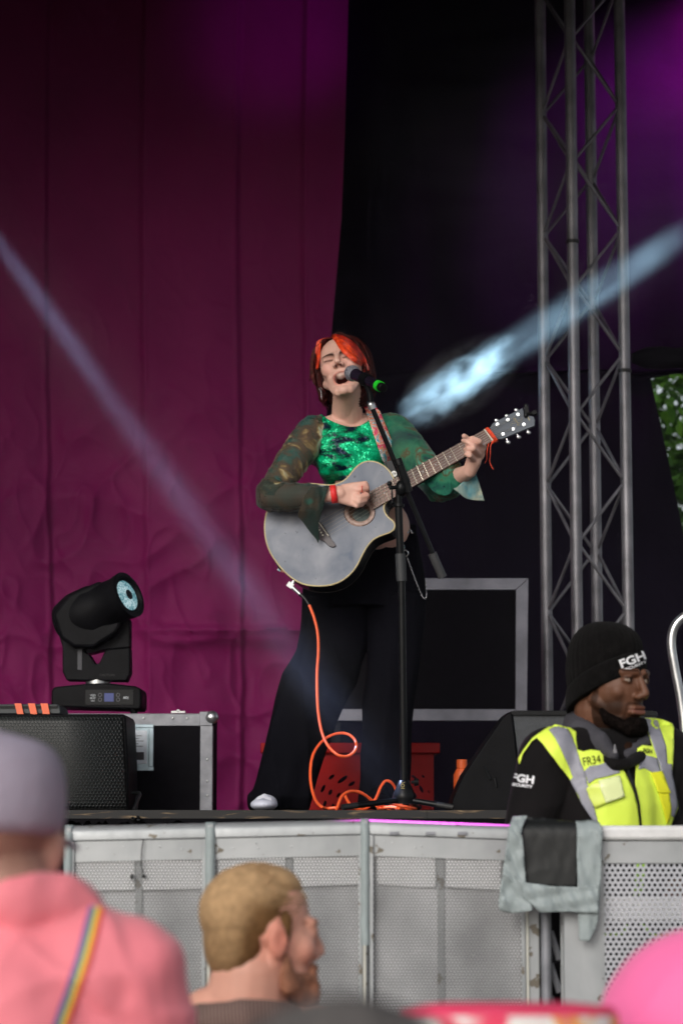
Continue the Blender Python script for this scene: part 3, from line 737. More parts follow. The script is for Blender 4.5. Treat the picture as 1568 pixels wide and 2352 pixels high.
b = MB(); q = P(*m3(1185, 1500), 7.76); b.cyl(q, q + Vector((0.012, 0, 0)), 0.005); b.cyl(q + Vector((0.010, 0, 0)), q + Vector((0.024, 0, 0)), 0.013, 0.011); obj('knob', b, gun2, hb)
b = MB(); 
c = P(*m3(1125, 1525), 7.745)
b.tube([c + Vector((math.cos(a) * 0.005, 0, math.sin(a) * 0.005)) for a in np.linspace(0, 6.28, 9)[:-1]], 0.0008, 6, closed=True)
b.tube([c + Vector((-0.007, 0, 0.011)), c + Vector((0, 0, 0.007)), c + Vector((0.007, 0, 0.011))], 0.0008, 6); b.tube([c + Vector((-0.006, 0, -0.009)), c + Vector((0.006, 0, -0.009))], 0.0008, 6)
obj('gold_emblem', b, mat('gold_print', (0.55, 0.42, 0.12), 0.4), hb)
for (x, y, Y) in ((700, 1706, 7.66), (1480, 1690, 7.74), (1230, 1700, 8.1)):
    a = P(*m3(1120 if x < 1000 else 1170, 1628), 7.77 + (0.0 if Y < 8 else 0.02)); e = P(*m3(x, y), Y); e.z = ZS + 0.010
    lg = MB(); lg.tube([a, e], 0.0092, 12); l_ = obj('leg', lg, gun2, st)
    ft = MB(); d_ = (e - a).normalized(); ft.tube([e - d_ * 0.05, e + d_ * 0.004], 0.0096, 12); obj('rubber_foot', ft, dk, l_)
# boom
cl = P(915, 1095, 7.70); tip = P(852, 930, 7.66); tail = P(1016, 1326, 7.78)
b = MB(); b.tube([tip, tail], 0.0082, 14); bo = obj('boom_arm', b, gun2, st)
b = MB(); d_ = (tail - cl).normalized(); b.tube([tail - d_ * 0.085, tail], 0.0145, 16); obj('counterweight', b, mat('weight_grey', (0.045, 0.045, 0.048), 0.55), bo)
b = MB(); b.tube([tip, tip + (cl - tip).normalized() * 0.014], 0.0125, 14); b.ball(tip, 0.0125); obj('thread_tip', b, chrome, bo)
b = MB(); b.tube([P(*m2(800, 350), 7.685), P(*m2(838, 455), 7.70)], [0.0115, 0.0145], 16); b.tube([P(*m2(836, 450), 7.70), P(*m2(852, 500), 7.705)], 0.013, 14); b.tube([P(*m2(790, 330), 7.685), P(*m2(802, 360), 7.685)], 0.0135, 14)
obj('boom_clutch', b, gun2, st)
b = MB(); b.ball(P(*m2(810, 480), 7.71), (0.019, 0.02, 0.026)); b.tube([P(*m2(800, 475), 7.70), P(*m2(750, 480), 7.69)], 0.0065, 12); b.tube([P(*m2(752, 480), 7.69), P(*m2(750, 460), 7.69)], 0.0055, 10); b.ball(P(*m2(749, 458), 7.69), 0.0085)
b.tube([P(*m2(760, 482), 7.69), P(*m2(765, 552), 7.69)], 0.003, 8); b.ball(P(*m2(765, 556), 7.69), 0.007); obj('tilt_clamp', b, gun2, st)
# clip + microphone
mcA = P(809, 857, 7.78); mcB = P(876, 889, 7.60)
mic = thing('microphone', 'black handheld microphone with silver ball grille and green ring clipped to the stand', 'microphone', tuple(mcA))
d_ = (mcB - mcA).normalized(); Mm = d_.to_track_quat('Z', 'Y').to_matrix().to_4x4(); Mm.translation = mcA; LL = (mcB - mcA).length
gm = NT('mic_grille'); vo = gm.n('ShaderNodeTexVoronoi'); vo.inputs['Scale'].default_value = 420; gm.l(gm.obj(), vo.inputs['Vector'])
gm.l(gm.ramp(vo.outputs['Distance'], [(0.15, (0.62, 0.62, 0.68)), (0.7, (0.20, 0.20, 0.24))]), gm.b.inputs['Base Color']); gm.b.inputs['Metallic'].default_value = 0.6; gm.b.inputs['Roughness'].default_value = 0.45
b = MB(); b.lathe([(0.002, -0.027), (0.014, -0.0245), (0.022, -0.016), (0.0257, -0.003), (0.0262, 0.004), (0.0245, 0.013), (0.021, 0.024)], Mm, 32); b.lathe([(0.0268, -0.001), (0.0268, 0.004)], Mm, 32); obj('ball_grille', b, gm.m, mic)
b = MB(); b.lathe([(0.0205, 0.0245), (0.0188, 0.05), (0.0172, 0.09), (0.0165, LL - 0.028)], Mm, 32); obj('handle', b, mat('glossy_black', (0.012, 0.008, 0.016), 0.22, var=0.2), mic)
b = MB(); b.lathe([(0.0172, LL - 0.0275), (0.0172, LL - 0.006)], Mm, 32); obj('green_ring', b, mat('green_plastic', (0.02, 0.62, 0.03), 0.4, emit=(0.02, 0.6, 0.03), estr=0.0), mic)
b = MB(); b.lathe([(0.0150, LL - 0.0055), (0.0145, LL + 0.010), (0.012, LL + 0.013)], Mm, 24); obj('end_cap', b, gun, mic)
b = MB(); Mc = Mm.copy(); b.lathe([(0.021, 0.085), (0.022, 0.10), (0.021, 0.125)], Mm, 20); b.tube([Mm @ Vector((0, 0, 0.105)) + Vector((0, 0, -0.015)), P(849, 905, 7.66), tip], [0.010, 0.009, 0.009], 12); obj('microphone_clip', b, gun, st)
# ============================================================ crowd barrier in front of the stage
BY = 5.05
bal = NT('worn_aluminium')
v = bal.obj(); nA = bal.noise(v, 4, 6, 0.4); nB = bal.noise(bal.obj((40, 40, 8)), 3, 4); nC = bal.noise(v, 30, 3)
bal.l(bal.ramp(nA, [(0.3, (0.28, 0.295, 0.305)), (0.7, (0.50, 0.515, 0.525))]), bal.b.inputs['Base Color'])
sp_ = bal.math('GREATER_THAN', nC, 0.64)
mxx = bal.n('ShaderNodeMix', data_type='RGBA'); bal.l(sp_, mxx.inputs[0]); bal.l(bal.ramp(nA, [(0.3, (0.27, 0.285, 0.295)), (0.7, (0.50, 0.515, 0.525))]), mxx.inputs[6]); mxx.inputs[7].default_value = (0.16, 0.14, 0.11, 1)
bal.l(mxx.outputs[2], bal.b.inputs['Base Color'])
bal.b.inputs['Metallic'].default_value = 0.35; bal.l(bal.ramp(nB, [(0.2, (0.35,) * 3), (0.8, (0.6,) * 3)]), bal.b.inputs['Roughness'])
def perf_mat(name, pitch, rad, c0, c1):
    p = NT(name); vec = p.obj(); h = hex_pattern(p, vec, pitch, rad, rad * 0.12)
    nz_ = p.noise(p.obj(), 5, 6)
    p.l(p.ramp(nz_, [(0.3, c0), (0.7, c1)]), p.b.inputs['Base Color']); p.b.inputs['Metallic'].default_value = 0.4; p.b.inputs['Roughness'].default_value = 0.45
    tr = p.n('ShaderNodeBsdfTransparent'); ms = p.n('ShaderNodeMixShader'); out = p.t.nodes['Material Output']
    p.l(h, ms.inputs[0]); p.l(p.b.outputs[0], ms.inputs[1]); p.l(tr.outputs[0], ms.inputs[2]); p.l(ms.outputs[0], out.inputs[0]); return p.m
pf1 = perf_mat('fine_perforated_sheet', 0.0070, 0.0027, (0.13, 0.135, 0.14), (0.24, 0.245, 0.25))
pf2 = perf_mat('coarse_perforated_sheet', 0.0115, 0.0034, (0.42, 0.43, 0.47), (0.56, 0.57, 0.61))
whiteb = mat('pale_backing', (0.92, 0.92, 0.94), 0.5, var=0.05)
greyb = mat('grey_backing', (0.62, 0.62, 0.64), 0.55, var=0.35, scale=5, bump=0.1)
tape = mat('grey_gaffer_tape', (0.30, 0.345, 0.35), 0.5, var=0.08, scale=20, bump=0.12, bscale=30, spec=0.3)
darkb = mat('dark_backing', (0.03, 0.032, 0.04), 0.7)
def vtop(u): return 1899 - 15 * float(sm(150, 850, u)) if u < 1200 else 1897
YB = lambda u: BY
gtext = ('aluminium crowd barrier panel with fine perforated sheet at the left end', 'aluminium crowd barrier panel with fine perforated sheet behind the fair haired man', 'aluminium crowd barrier panel with fine perforated sheet left of the taped black sheet')
def panel(u0, u1, us, label, bands):
    base = P((u0 + u1) / 2, 1900, BY)
    t = thing('crowd_barrier', label, 'barrier', (base.x, BY, 0.0), 'crowd barrier panels')
    vt0, vt1 = vtop(u0), vtop(u1)
    def Q(u, v, d=0.0):   # v measured from the panel's top line
        vt = vt0 + (vt1 - vt0) * (u - u0) / (u1 - u0); return P(u, vt + v, BY) + Vector((0, d, 0))
    # rounded top rail
    b = MB(); prof = [(0, 0.10), (-1, 0.05), (1, 0.02), (6, 0.004), (14, 0), (32, 0), (34, 0.004), (34, 0.10)]
    n = 8
    b.rings([[Q(u0 + (u1 - u0) * i / n, pv, pd) for pv, pd in prof] for i in range(n + 1)]); obj('top_rail', b, bal.m, t, angle=60)
    b = MB(); b.prism([Q(u0, 35, 0.004), Q(u1, 35, 0.004), Q(u1, 82, 0.004), Q(u0, 82, 0.004)], (0, 0.004, 0)); obj('upper_plate', b, bal.m, t, smooth=False)
    zb = 0.02
    # perforated sheet down to the ground
    def Z(p, z): return Vector((p.x, p.y, z))
    a, c = Q(u0, 82, 0.005), Q(u1, 82, 0.005)
    b = MB(); b.add([a, c, Z(c, 0.05), Z(a, 0.05)], [(0, 1, 2, 3)]); obj('perforated_sheet', b, pf1, t, smooth=False)
    # pale plates added in place of light through the holes; grey backing sheet
    b = MB(); a, c = Q(u0, 70, 0.10), Q(u1, 70, 0.10); d0, d1 = Q(u0, 150, 0.10), Q(u1, 150, 0.10)
    for ub0, ub1 in bands:
        p0, p1 = Q(ub0, 79, 0.009), Q(ub1, 79, 0.009); p2, p3 = Q(ub1, 149, 0.009), Q(ub0, 149, 0.009); b.prism([p0, p1, p2, p3], (0, 0.003, 0))
    obj('hole_light_plate', b, whiteb, t, smooth=False)
    b = MB(); a, c = Q(u0, 70, 0.020), Q(u1, 70, 0.020); b.add([a, c, Z(c, 0.03), Z(a, 0.03)], [(0, 1, 2, 3)]); obj('backing_sheet', b, greyb, t, smooth=False, solid=0.003)
    # stiffeners
    for q in us:
        a, c = Q(q - 8, 83, 0.0125), Q(q + 8, 83, 0.0125); b = MB(); b.box2((a.x, a.y, 0.03), (c.x, a.y + 0.005, a.z)); obj('stiffener', b, bal.m, t, bevel=0.001)
    # folded edges of the sheet
    b = MB()
    for q0, q1 in ((u0, u0 + 9), (u1 - 9, u1)):
        a, c = Q(q0, 34.5, -0.004), Q(q1, 34.5, -0.004); b.box2((a.x, a.y, 0.03), (c.x, a.y + 0.006, a.z))
    obj('edge_strip', b, bal.m, t, bevel=0.001)
    # dents, bolts
    for k in range(4):
        b = MB(); q = Q(random.uniform(u0 + 30, u1 - 30), 55 + random.uniform(-8, 8), 0.002); b.ball(q, (0.0014, 0.001, 0.0018), nu=8, nv=6); obj('bolt', b, chrome, t)
    for k in range(5):
        b = MB(); q = Q(random.uniform(u0 + 20, u1 - 20), random.uniform(100, 400), 0.003); b.ball(q, (0.0012, 0.001, 0.0014), nu=8, nv=6); obj('bolt', b, chrome, t)
    return t, Q
tA, QA = panel(162, 474, [318], gtext[0], [(166, 308), (326, 464)])
tB, QB = panel(486, 832, [664], gtext[1], [(500, 655), (674, 824)])
tC, QC = panel(848, 1204, [1012], gtext[2], [(866, 1000), (1024, 1150)])
b = MB()
for uu in (905, 988, 1062): 
    q = P(uu, 1915, BY - 0.001); b.box(q, (0.02, 0.006, 0.007))
obj('rail_clip', b, ea, tC, bevel=0.001)
b = MB(); q0 = QA(333, 34, -0.002); b.tube([QA(330, 32, -0.006), QA(326, 60, -0.008), QA(325, 90, -0.007), QA(330, 118, -0.004)], 0.0013, 6); b.ball(QA(330, 118, -0.004), 0.004); b.tube([QA(304, 112, -0.003), QA(302, 124, -0.003)], 0.003, 6)
obj('cable_tie', b, dk, tA)
# taped joints between the panels
def post(u0, u1, label, vend, Qf):
    a, c = P(u0, 1890, BY), P(u1, 1890, BY)
    t = thing('barrier_post', label, 'post', ((a.x + c.x) / 2, BY, 0), 'posts between the barrier panels')
    b = MB(); w = c.x - a.x; zt_ = P(u0, vtop(u0) - 3, BY).z
    b.box2((a.x + 0.003, BY - 0.003, 0.0), (c.x - 0.003, BY + 0.045, zt_ - 0.004)); obj('upright', b, bal.m, t, bevel=0.002)
    ze = P(u0, vend, BY).z; rows = []
    nn = 40
    for i in range(nn + 1):
        z = zt_ + (ze - zt_) * i / nn; dy = 0.018 * math.exp(-i / 1.5)
        o_ = 0.002 * noise.noise((z * 40, u0, 0)); o2 = 0.0015 * noise.noise((z * 25, 5, u0))
        rows.append([Vector((a.x + o_, BY + 0.02, z)), Vector((a.x + o_ - 0.001, BY - 0.004 + dy, z)), Vector((a.x + w * 0.35, BY - 0.011 + o2 + dy, z)), Vector((a.x + w * 0.7, BY - 0.010 - o2 + dy, z)), Vector((c.x + o2, BY - 0.005 + dy, z)), Vector((c.x + o2, BY + 0.02, z))])
    b = MB(); b.rings(rows); obj('tape_wrap', b, tape, t, angle=80)
    b = MB(); b.box2((a.x + w * 0.25, BY - 0.012, 0.03), (a.x + w * 0.55, BY - 0.004, ze)); obj('pale_edge', b, mat('cream_edge', (0.55, 0.54, 0.48), 0.6), t)
    return t
post(149, 168, 'tape wrapped post at the left end of the crowd barrier', 2330, None)
post(473, 494, 'tape wrapped barrier post left of the fair haired man', 2200, None)
post(829, 848, 'tape wrapped barrier post left of the middle barrier panel', 2172, None)
# end post assembly and the coarse panel on the right
rt = thing('barrier_gate_post', 'bare aluminium double post under the taped black sheet', 'post', (P(1240, 1900, BY).x, BY, 0))
def col(u0, u1, vt_, m, d0, d1, name, r=None):
    a, c = P(u0, vt_, BY), P(u1, vt_, BY); b = MB()
    if r: b.cyl(((a.x + c.x) / 2, BY + d0, 0), ((a.x + c.x) / 2, BY + d0, a.z), (c.x - a.x) / 2, n=20)
    else: b.box2((a.x, BY + d0, 0), (c.x, BY + d1, a.z))
    return obj(name, b, m, rt, bevel=0 if r else 0.002)
col(1205, 1236, 1905, bal.m, 0.0, 0.04, 'flat_post'); col(1238, 1262, 1905, ea, -0.01, 0, 'round_post', r=True)
col(1207, 1213, 2060, mat('cream_edge', (0.55, 0.54, 0.48), 0.6), -0.006, -0.001, 'pale_edge')
b = MB()
for k in range(5):
    a = P(1264, 2140 + k * 75, BY + 0.02); c = P(1284, 2205 + k * 75, BY + 0.02); b.tube([a, c], 0.007, 6)
obj('diagonal_strut', b, ea, rt)
col(1284, 1292, 1905, bal.m, -0.004, 0.01, 'gap_strip')
# right coarse panel (stands a bit nearer the crowd)
RY = 5.0
rp = thing('crowd_barrier', 'aluminium crowd barrier with coarse holes and thick white top rail before the guard', 'barrier', (P(1450, 1900, RY).x, RY, 0))
def rbox(u0, v0, u1, v1, d0, d1, name, m, bev=0.002):
    a, c = P(u0, v1, RY), P(u1, v0, RY); b = MB(); b.box2((a.x, RY + d0, a.z), (c.x, RY + d1, c.z)); return obj(name, b, m, rp, bevel=bev)
wp = mat('white_powder_coat', (0.72, 0.72, 0.72), 0.4, var=0.1, scale=18, bump=0.1)
rbox(1296, 1897, 1720, 1931, -0.01, 0.08, 'top_rail', wp, 0.008)
rbox(1293, 1932, 1720, 1985, 0, 0.004, 'upper_plate', bal.m)
b = MB(); a, c = P(1293, 1985.5, RY), P(1386, 1985.5, RY); b.box2((a.x, RY, 0.02), (c.x, RY + 0.004, a.z)); obj('side_plate', b, bal.m, rp)
b = MB(); a, c = P(1386.3, 1985.5, RY), P(1720, 1985.5, RY); b.add([(a.x, RY + 0.002, a.z), (c.x, RY + 0.002, a.z), (c.x, RY + 0.002, 0.03), (a.x, RY + 0.002, 0.03)], [(0, 1, 2, 3)]); obj('perforated_sheet', b, pf2, rp, smooth=False)
rbox(1342, 1986, 1386, 2060, -0.001, 0.0035, 'side_patch', bal.m, 0)
rbox(1376, 2063, 1720, 2116, 0.02, 0.03, 'cross_bar', whiteb)
b = MB(); a = P(1712, 1940, RY); b.box2((a.x, RY + 0.005, 0), (a.x + 0.03, RY + 0.05, a.z)); obj('upright', b, bal.m, rp)
b = MB(); a = P(1293, 2260, RY); c = P(1720, 2330, RY); b.box2((a.x, RY - 0.4, 0.0), (c.x, RY - 0.002, 0.02)); obj('foot_plate', b, bal.m, rp)
# black sheet taped over the top of the barrier
tsh = thing('taped_sheet', 'black sheet taped with grey gaffer tape over the top of the barrier', 'sheet', tuple(P(1255, 1960, 4.96)))
SYY = 4.975
def cloth(poly, Y, amp, name, m, sol=0.002, step=6, fold=(0.16, 0.05)):
    vs, fs = tri_poly(poly, step); b = MB(); out = []
    for u, v in vs:
        w = amp * 0.25 * math.sin(u * fold[0] + v * fold[1]) + amp * 0.7 * noise.noise((u / 22, v / 34, Y * 9)) + amp * 1.3 * (1 - abs(noise.noise((u / 26 - v / 60, v / 80, 3)))) ** 4
        top = 0.03 * math.exp(-max(0, v - 1884) / 9)
        out.append(P(u, v, Y) + Vector((0, -w + top, 0)))
    b.add(out, fs); return obj(name, b, m, tsh, solid=sol, angle=80)
blk2 = mat('black_sheet', (0.007, 0.008, 0.008), 0.55, var=0.3, scale=5, bump=0.15, bscale=20)
cloth(bez2([(1209, 1877), (1250, 1879), (1310, 1886), (1328, 1890)], 3) + [(1327, 1960), (1325, 2039), (1260, 2036), (1205, 2030)] + bez2([(1204, 2010), (1200, 1960), (1196, 1930), (1200, 1900), (1209, 1877)], 3)[:-1], SYY, 0.0007, 'sheet', blk2)
cloth(bez2([(1180, 1876), (1205, 1874), (1212, 1878), (1198, 1905), (1202, 1960), (1207, 2030), (1222, 2044)], 4) + bez2([(1220, 2092), (1190, 2097), (1160, 2096), (1145, 2083), (1152, 2020), (1160, 1960), (1168, 1900)], 4), SYY - 0.012, 0.007, 'tape_left', tape, fold=(0.10, 0.09)).name = 'tape_patch'
cloth([(1196, 2026), (1262, 2036), (1326, 2038), (1376, 2030), (1372, 2098), (1300, 2095), (1240, 2096), (1200, 2060)], SYY - 0.016, 0.006, 'tape_patch', tape, fold=(0.03, 0.17))
cloth(bez2([(1324, 1886), (1378, 1890), (1381, 1960), (1376, 2080), (1368, 2130), (1352, 2163)], 4) + [(1330, 2160), (1327, 2090), (1325, 2000)], SYY - 0.010, 0.004, 'tape_patch', tape)
# ============================================================ people
def head_prims(b, M, fem=False, neck=None, jaw=1.0, ears=True, cheek=1.0, ez=0.0):
    def E(c, r, rot=None):
        Rm = M.to_3x3(); s = Rm.col[0].length; Rn = Rm.normalized() if hasattr(Rm, 'normalized') else Rm
        Rn = Matrix([list(row) for row in (Rm * (1 / s))])
        rot2 = Rn if rot is None else Rn @ rot
        b.ball(M @ Vector(c), tuple(q * s for q in r), rot2, 24, 16)
    s = M.to_3x3().col[0].length
    def C(a, c, ra, rb): b.caps(M @ Vector(a), M @ Vector(c), ra * s, rb * s, 14)
    E((0, 0.015, 0.038), (0.073, 0.093, 0.080))
    E((0, -0.018, -0.005), (0.064, 0.070, 0.078))
    E((0, -0.030, -0.050), (0.052 * jaw, 0.053, 0.046))
    for sx_ in (-1, 1):
        C((sx_ * 0.055, 0.0, -0.035), (sx_ * 0.018 * jaw, -0.066, -0.092), 0.017, 0.016)
        E((sx_ * 0.037, -0.052 + 0.006 * (1 - cheek), -0.014), (0.026 * cheek, 0.028 * cheek, 0.028 * cheek))
        E((sx_ * 0.030, -0.074, 0.014 + ez), (0.0155, 0.0145, 0.012))          # lids over the eyes
        E((sx_ * 0.0115, -0.092, -0.026), (0.0085, 0.010, 0.0075))      # nostrils
        C((sx_ * 0.012, -0.086, 0.030 + ez), (sx_ * 0.044, -0.070, 0.030 + ez), 0.0095, 0.009)   # brow
        # ear
        if not ears: continue
        E((sx_ * 0.074, 0.004, 0.002), (0.007, 0.017, 0.029), Matrix.Rotation(sx_ * 0.35, 3, 'Z') @ Matrix.Rotation(-0.2, 3, 'X'))
        E((sx_ * 0.072, -0.002, -0.022), (0.007, 0.010, 0.011))
    C((0, -0.086, 0.022), (0, -0.104, -0.016), 0.0065, 0.0095)
    E((0, -0.104, -0.019), (0.0105, 0.0095, 0.0085))
    E((0, -0.074, -0.094), (0.020, 0.015, 0.015))
    return E, C
def loc_of(co, M):
    Mi = np.array(M.inverted()); return co @ Mi[:3, :3].T + Mi[:3, 3]
def from_loc(l, M):
    A = np.array(M); return l @ A[:3, :3].T + A[:3, 3]
def g3(l, c, s): return np.exp(-(((l - np.array(c)) / np.array(s)) ** 2).sum(1))
def headM(pos, yaw=0, pitch=0, roll=0, s=1.0):
    """face looks along -Y at zero angles; yaw + turns to the image right; pitch + throws the head back; roll + leans the crown to the image left"""
    Rz = Matrix.Rotation(yaw, 4, 'Z'); Ry = Matrix.Rotation(-roll, 4, 'Y'); Rx = Matrix.Rotation(-pitch, 4, 'X')
    return Matrix.Translation(pos) @ Ry @ Rz @ Rx @ Matrix.Scale(s, 4)
def mixc(c, col, w): return c * (1 - w[:, None]) + np.array(col) * w[:, None]
def finger(b, pts, r0, r1):
    n = len(pts); b.chain([Vector(p) for p in pts], [r0 + (r1 - r0) * i / (n - 1) for i in range(n)], 12)
def strands(b, specs, n=5):
    for pts, r in specs:
        q = bez(pts, 5); m = len(q); b.tube(q, [max(0.0006, r * math.sin(math.pi * min(0.97, 0.12 + 0.86 * i / (m - 1))) ** 0.5) for i in range(m)], n, flat=0.6)

# ------------------------------------------------------------ the singer
singer = thing('person', 'red haired singer in green sequin top and wide black trousers playing a guitar', 'person', (P(770, 1866, 8.35).x, 8.35, ZS))
HM = headM(P(787, 852, 8.25), yaw=R(-8), pitch=R(19), roll=R(12), s=1.08)
skin = mat('fair_skin', (0.72, 0.43, 0.345), 0.5, var=0.05, scale=20, bump=0.05, bscale=150, attr='Col', sss=0.12)
EZ = -0.011
b = MB(); head_prims(b, HM, ez=EZ, ears=False)
for s in (-1, 1): b.ball(HM @ Vector((s * 0.068, 0.008, -0.030)), (0.005, 0.008, 0.011)); b.ball(HM @ Vector((s * 0.069, 0.012, -0.010)), (0.005, 0.010, 0.018))
Nk = HM @ Vector((0, 0.022, -0.06)); NB = P(797, 975, 8.34)
b.caps(Nk, NB, 0.050, 0.056); b.caps(HM @ Vector((0, -0.02, -0.075)), P(792, 950, 8.29), 0.036, 0.034)
shR, shL = P(716, 995, 8.31), P(902, 990, 8.38); chest = P(802, 1040, 8.34); waist = P(835, 1165, 8.37); pel = P(848, 1260, 8.38)
b.caps(NB, shR + Vector((0.03, 0, 0.01)), 0.050, 0.042); b.caps(NB, shL + Vector((-0.03, 0, 0.01)), 0.050, 0.042)
b.ball(P(772, 1030, 8.32), (0.085, 0.085, 0.11)); b.ball(P(842, 1028, 8.34), (0.085, 0.085, 0.11)); b.ball(P(765, 1065, 8.27), (0.055, 0.05, 0.05)); b.ball(P(835, 1062, 8.29), (0.055, 0.05, 0.05))
b.caps(chest, waist, 0.105, 0.10); b.ball(P(872, 1212, 8.34), (0.105, 0.085, 0.105)); b.ball(P(860, 1165, 8.35), (0.095, 0.08, 0.09)); b.ball(pel, (0.125, 0.085, 0.09))
elR, wrR = P(622, 1138, 8.04), P(752, 1137, 7.985)
elL, wrL = P(1008, 1118, 8.16), P(1078, 1082, 7.955)
b.chain([shR, (shR + elR) / 2, elR], [0.050, 0.045, 0.036]); b.chain([elR, elR * 0.6 + wrR * 0.4, wrR], [0.037, 0.038, 0.025])
b.chain([shL, (shL + elL) / 2, elL], [0.050, 0.045, 0.036]); b.chain([elL, elL * 0.6 + wrL * 0.4, wrL], [0.037, 0.036, 0.0235])
# picking hand
hx = lambda x, y, Y: P(577 + 0.192 * x, 1066.2 + 0.192 * y, Y)
b.caps(wrR, hx(1050, 350, 7.985), 0.025, 0.027)
for (y0, y1, yy) in ((300, 262, 0), (350, 345, 1), (410, 415, 2), (455, 470, 3)):
    b.caps(hx(1040, 320 + (y0 - 300) * 0.5, 7.985), hx(1210 - yy * 6, y0 + 5, 7.985), 0.019, 0.0135)
finger(b, [hx(1215, 300, 7.985), hx(1320, 300, 7.975), hx(1380, 290, 7.985), hx(1390, 320, 8.01)], 0.0115, 0.0085)
finger(b, [hx(1215, 362, 7.985), hx(1300, 400, 7.968), hx(1385, 372, 7.978), hx(1388, 395, 8.01)], 0.0118, 0.0085)
finger(b, [hx(1205, 415, 7.985), hx(1285, 450, 7.968), hx(1362, 428, 7.980), hx(1360, 450, 8.01)], 0.0115, 0.0085)
finger(b, [hx(1190, 462, 7.985), hx(1260, 495, 7.974), hx(1325, 478, 7.985), hx(1318, 490, 8.01)], 0.0105, 0.008)
finger(b, [hx(1110, 285, 7.99), hx(1220, 262, 7.985), hx(1310, 245, 7.985), hx(1365, 232, 7.985), hx(1385, 262, 7.99)], 0.0145, 0.0085)
# fretting hand
hl = lambda x, y, Y: P(1034.9 + 0.16 * x, 878.1 + 0.16 * y, Y)
palm = hl(400, 1010, 7.93)
b.caps(wrL, hl(330, 1130, 7.935), 0.0235, 0.026)
for (x, y) in ((455, 930), (430, 985), (385, 1045), (320, 1105)): b.caps(hl(320, 1130, 7.94), hl(x, y, 7.925), 0.020, 0.0135)
b.ball(hl(390, 1010, 7.935), (0.024, 0.018, 0.03))
finger(b, [hl(462, 925, 7.925), hl(400, 850, 7.872), hl(310, 805, 7.868), hl(265, 822, 7.888)], 0.0122, 0.0085)
finger(b, [hl(440, 970, 7.92), hl(310, 900, 7.865), hl(230, 850, 7.868), hl(180, 838, 7.89)], 0.0122, 0.0083)
finger(b, [hl(400, 1030, 7.915), hl(320, 950, 7.862), hl(250, 955, 7.870), hl(205, 965, 7.895)], 0.0118, 0.008)
finger(b, [hl(325, 1110, 7.915), hl(270, 1050, 7.866), hl(230, 1030, 7.873), hl(210, 1040, 7.895)], 0.011, 0.0078)
finger(b, [hl(340, 1060, 7.95), hl(260, 920, 7.968), hl(225, 800, 7.962), hl(190, 770, 7.950)], 0.014, 0.009)
# legs and feet
kR, aR = P(735, 1560, 8.36), P(650, 1815, 8.30); kL, aL = P(895, 1560, 8.37), P(880, 1815, 8.37)
hR_, hL_ = P(800, 1320, 8.38), P(905, 1320, 8.38)
b.chain([hR_, kR, aR], [0.070, 0.050, 0.034]); b.chain([hL_, kL, aL], [0.070, 0.050, 0.034])
b.caps(aR, P(612, 1856, 8.16), 0.026, 0.010); b.caps(aL, P(872, 1852, 8.22), 0.034, 0.014)
mouthc = np.array([0.0, -0.086, -0.058])
def sface(co, nr):
    l = loc_of(co, HM); near = (np.abs(l) < 0.16).all(1)
    x, y, z = l.T
    front = sm(-0.03, -0.06, y)
    jawd = sm(-0.052, -0.075, z) * front * near * sm(-0.13, -0.11, z)
    l2 = l.copy(); l2[:, 2] -= 0.013 * jawd; l2[:, 1] += 0.004 * jawd
    # mouth opening
    e = ((x - 0.0) / 0.022) ** 2 + ((z + 0.060) / 0.0115) ** 2
    m = sm(1.15, 0.7, e) * (y < -0.04) * near
    tth = sm(0.95, 0.65, (x / 0.017) ** 2 + ((z + 0.0528) / 0.0040) ** 2)
    l2[:, 1] += 0.026 * m * (1 - 0.75 * tth)
    lip = np.exp(-((e - 1.35) / 0.35) ** 2) * (y < -0.04) * near; l2[:, 1] -= 0.0030 * lip
    # eye sockets, closed-lid crease, frown
    for s in (-1, 1):
        w = g3(l, (s * 0.016, -0.085, 0.012 + EZ), (0.007, 0.03, 0.010)) * near; l2[:, 1] += 0.005 * w
        w = g3(l, (s * 0.030, -0.085, 0.024 + EZ), (0.018, 0.03, 0.004)) * near; l2[:, 1] += 0.004 * w
        w = np.exp(-((z - (-0.045 - 0.6 * (np.abs(x) - 0.028))) / 0.004) ** 2) * np.exp(-((np.abs(x) - 0.030) / 0.008) ** 2) * front * near; l2[:, 1] += 0.003 * w
    w = np.exp(-((np.abs(x) - 0.005) / 0.0022) ** 2) * np.exp(-((z - 0.036 - EZ) / 0.008) ** 2) * front * near; l2[:, 1] += 0.0025 * w
    return np.where(near[:, None], from_loc(l2, HM), co)
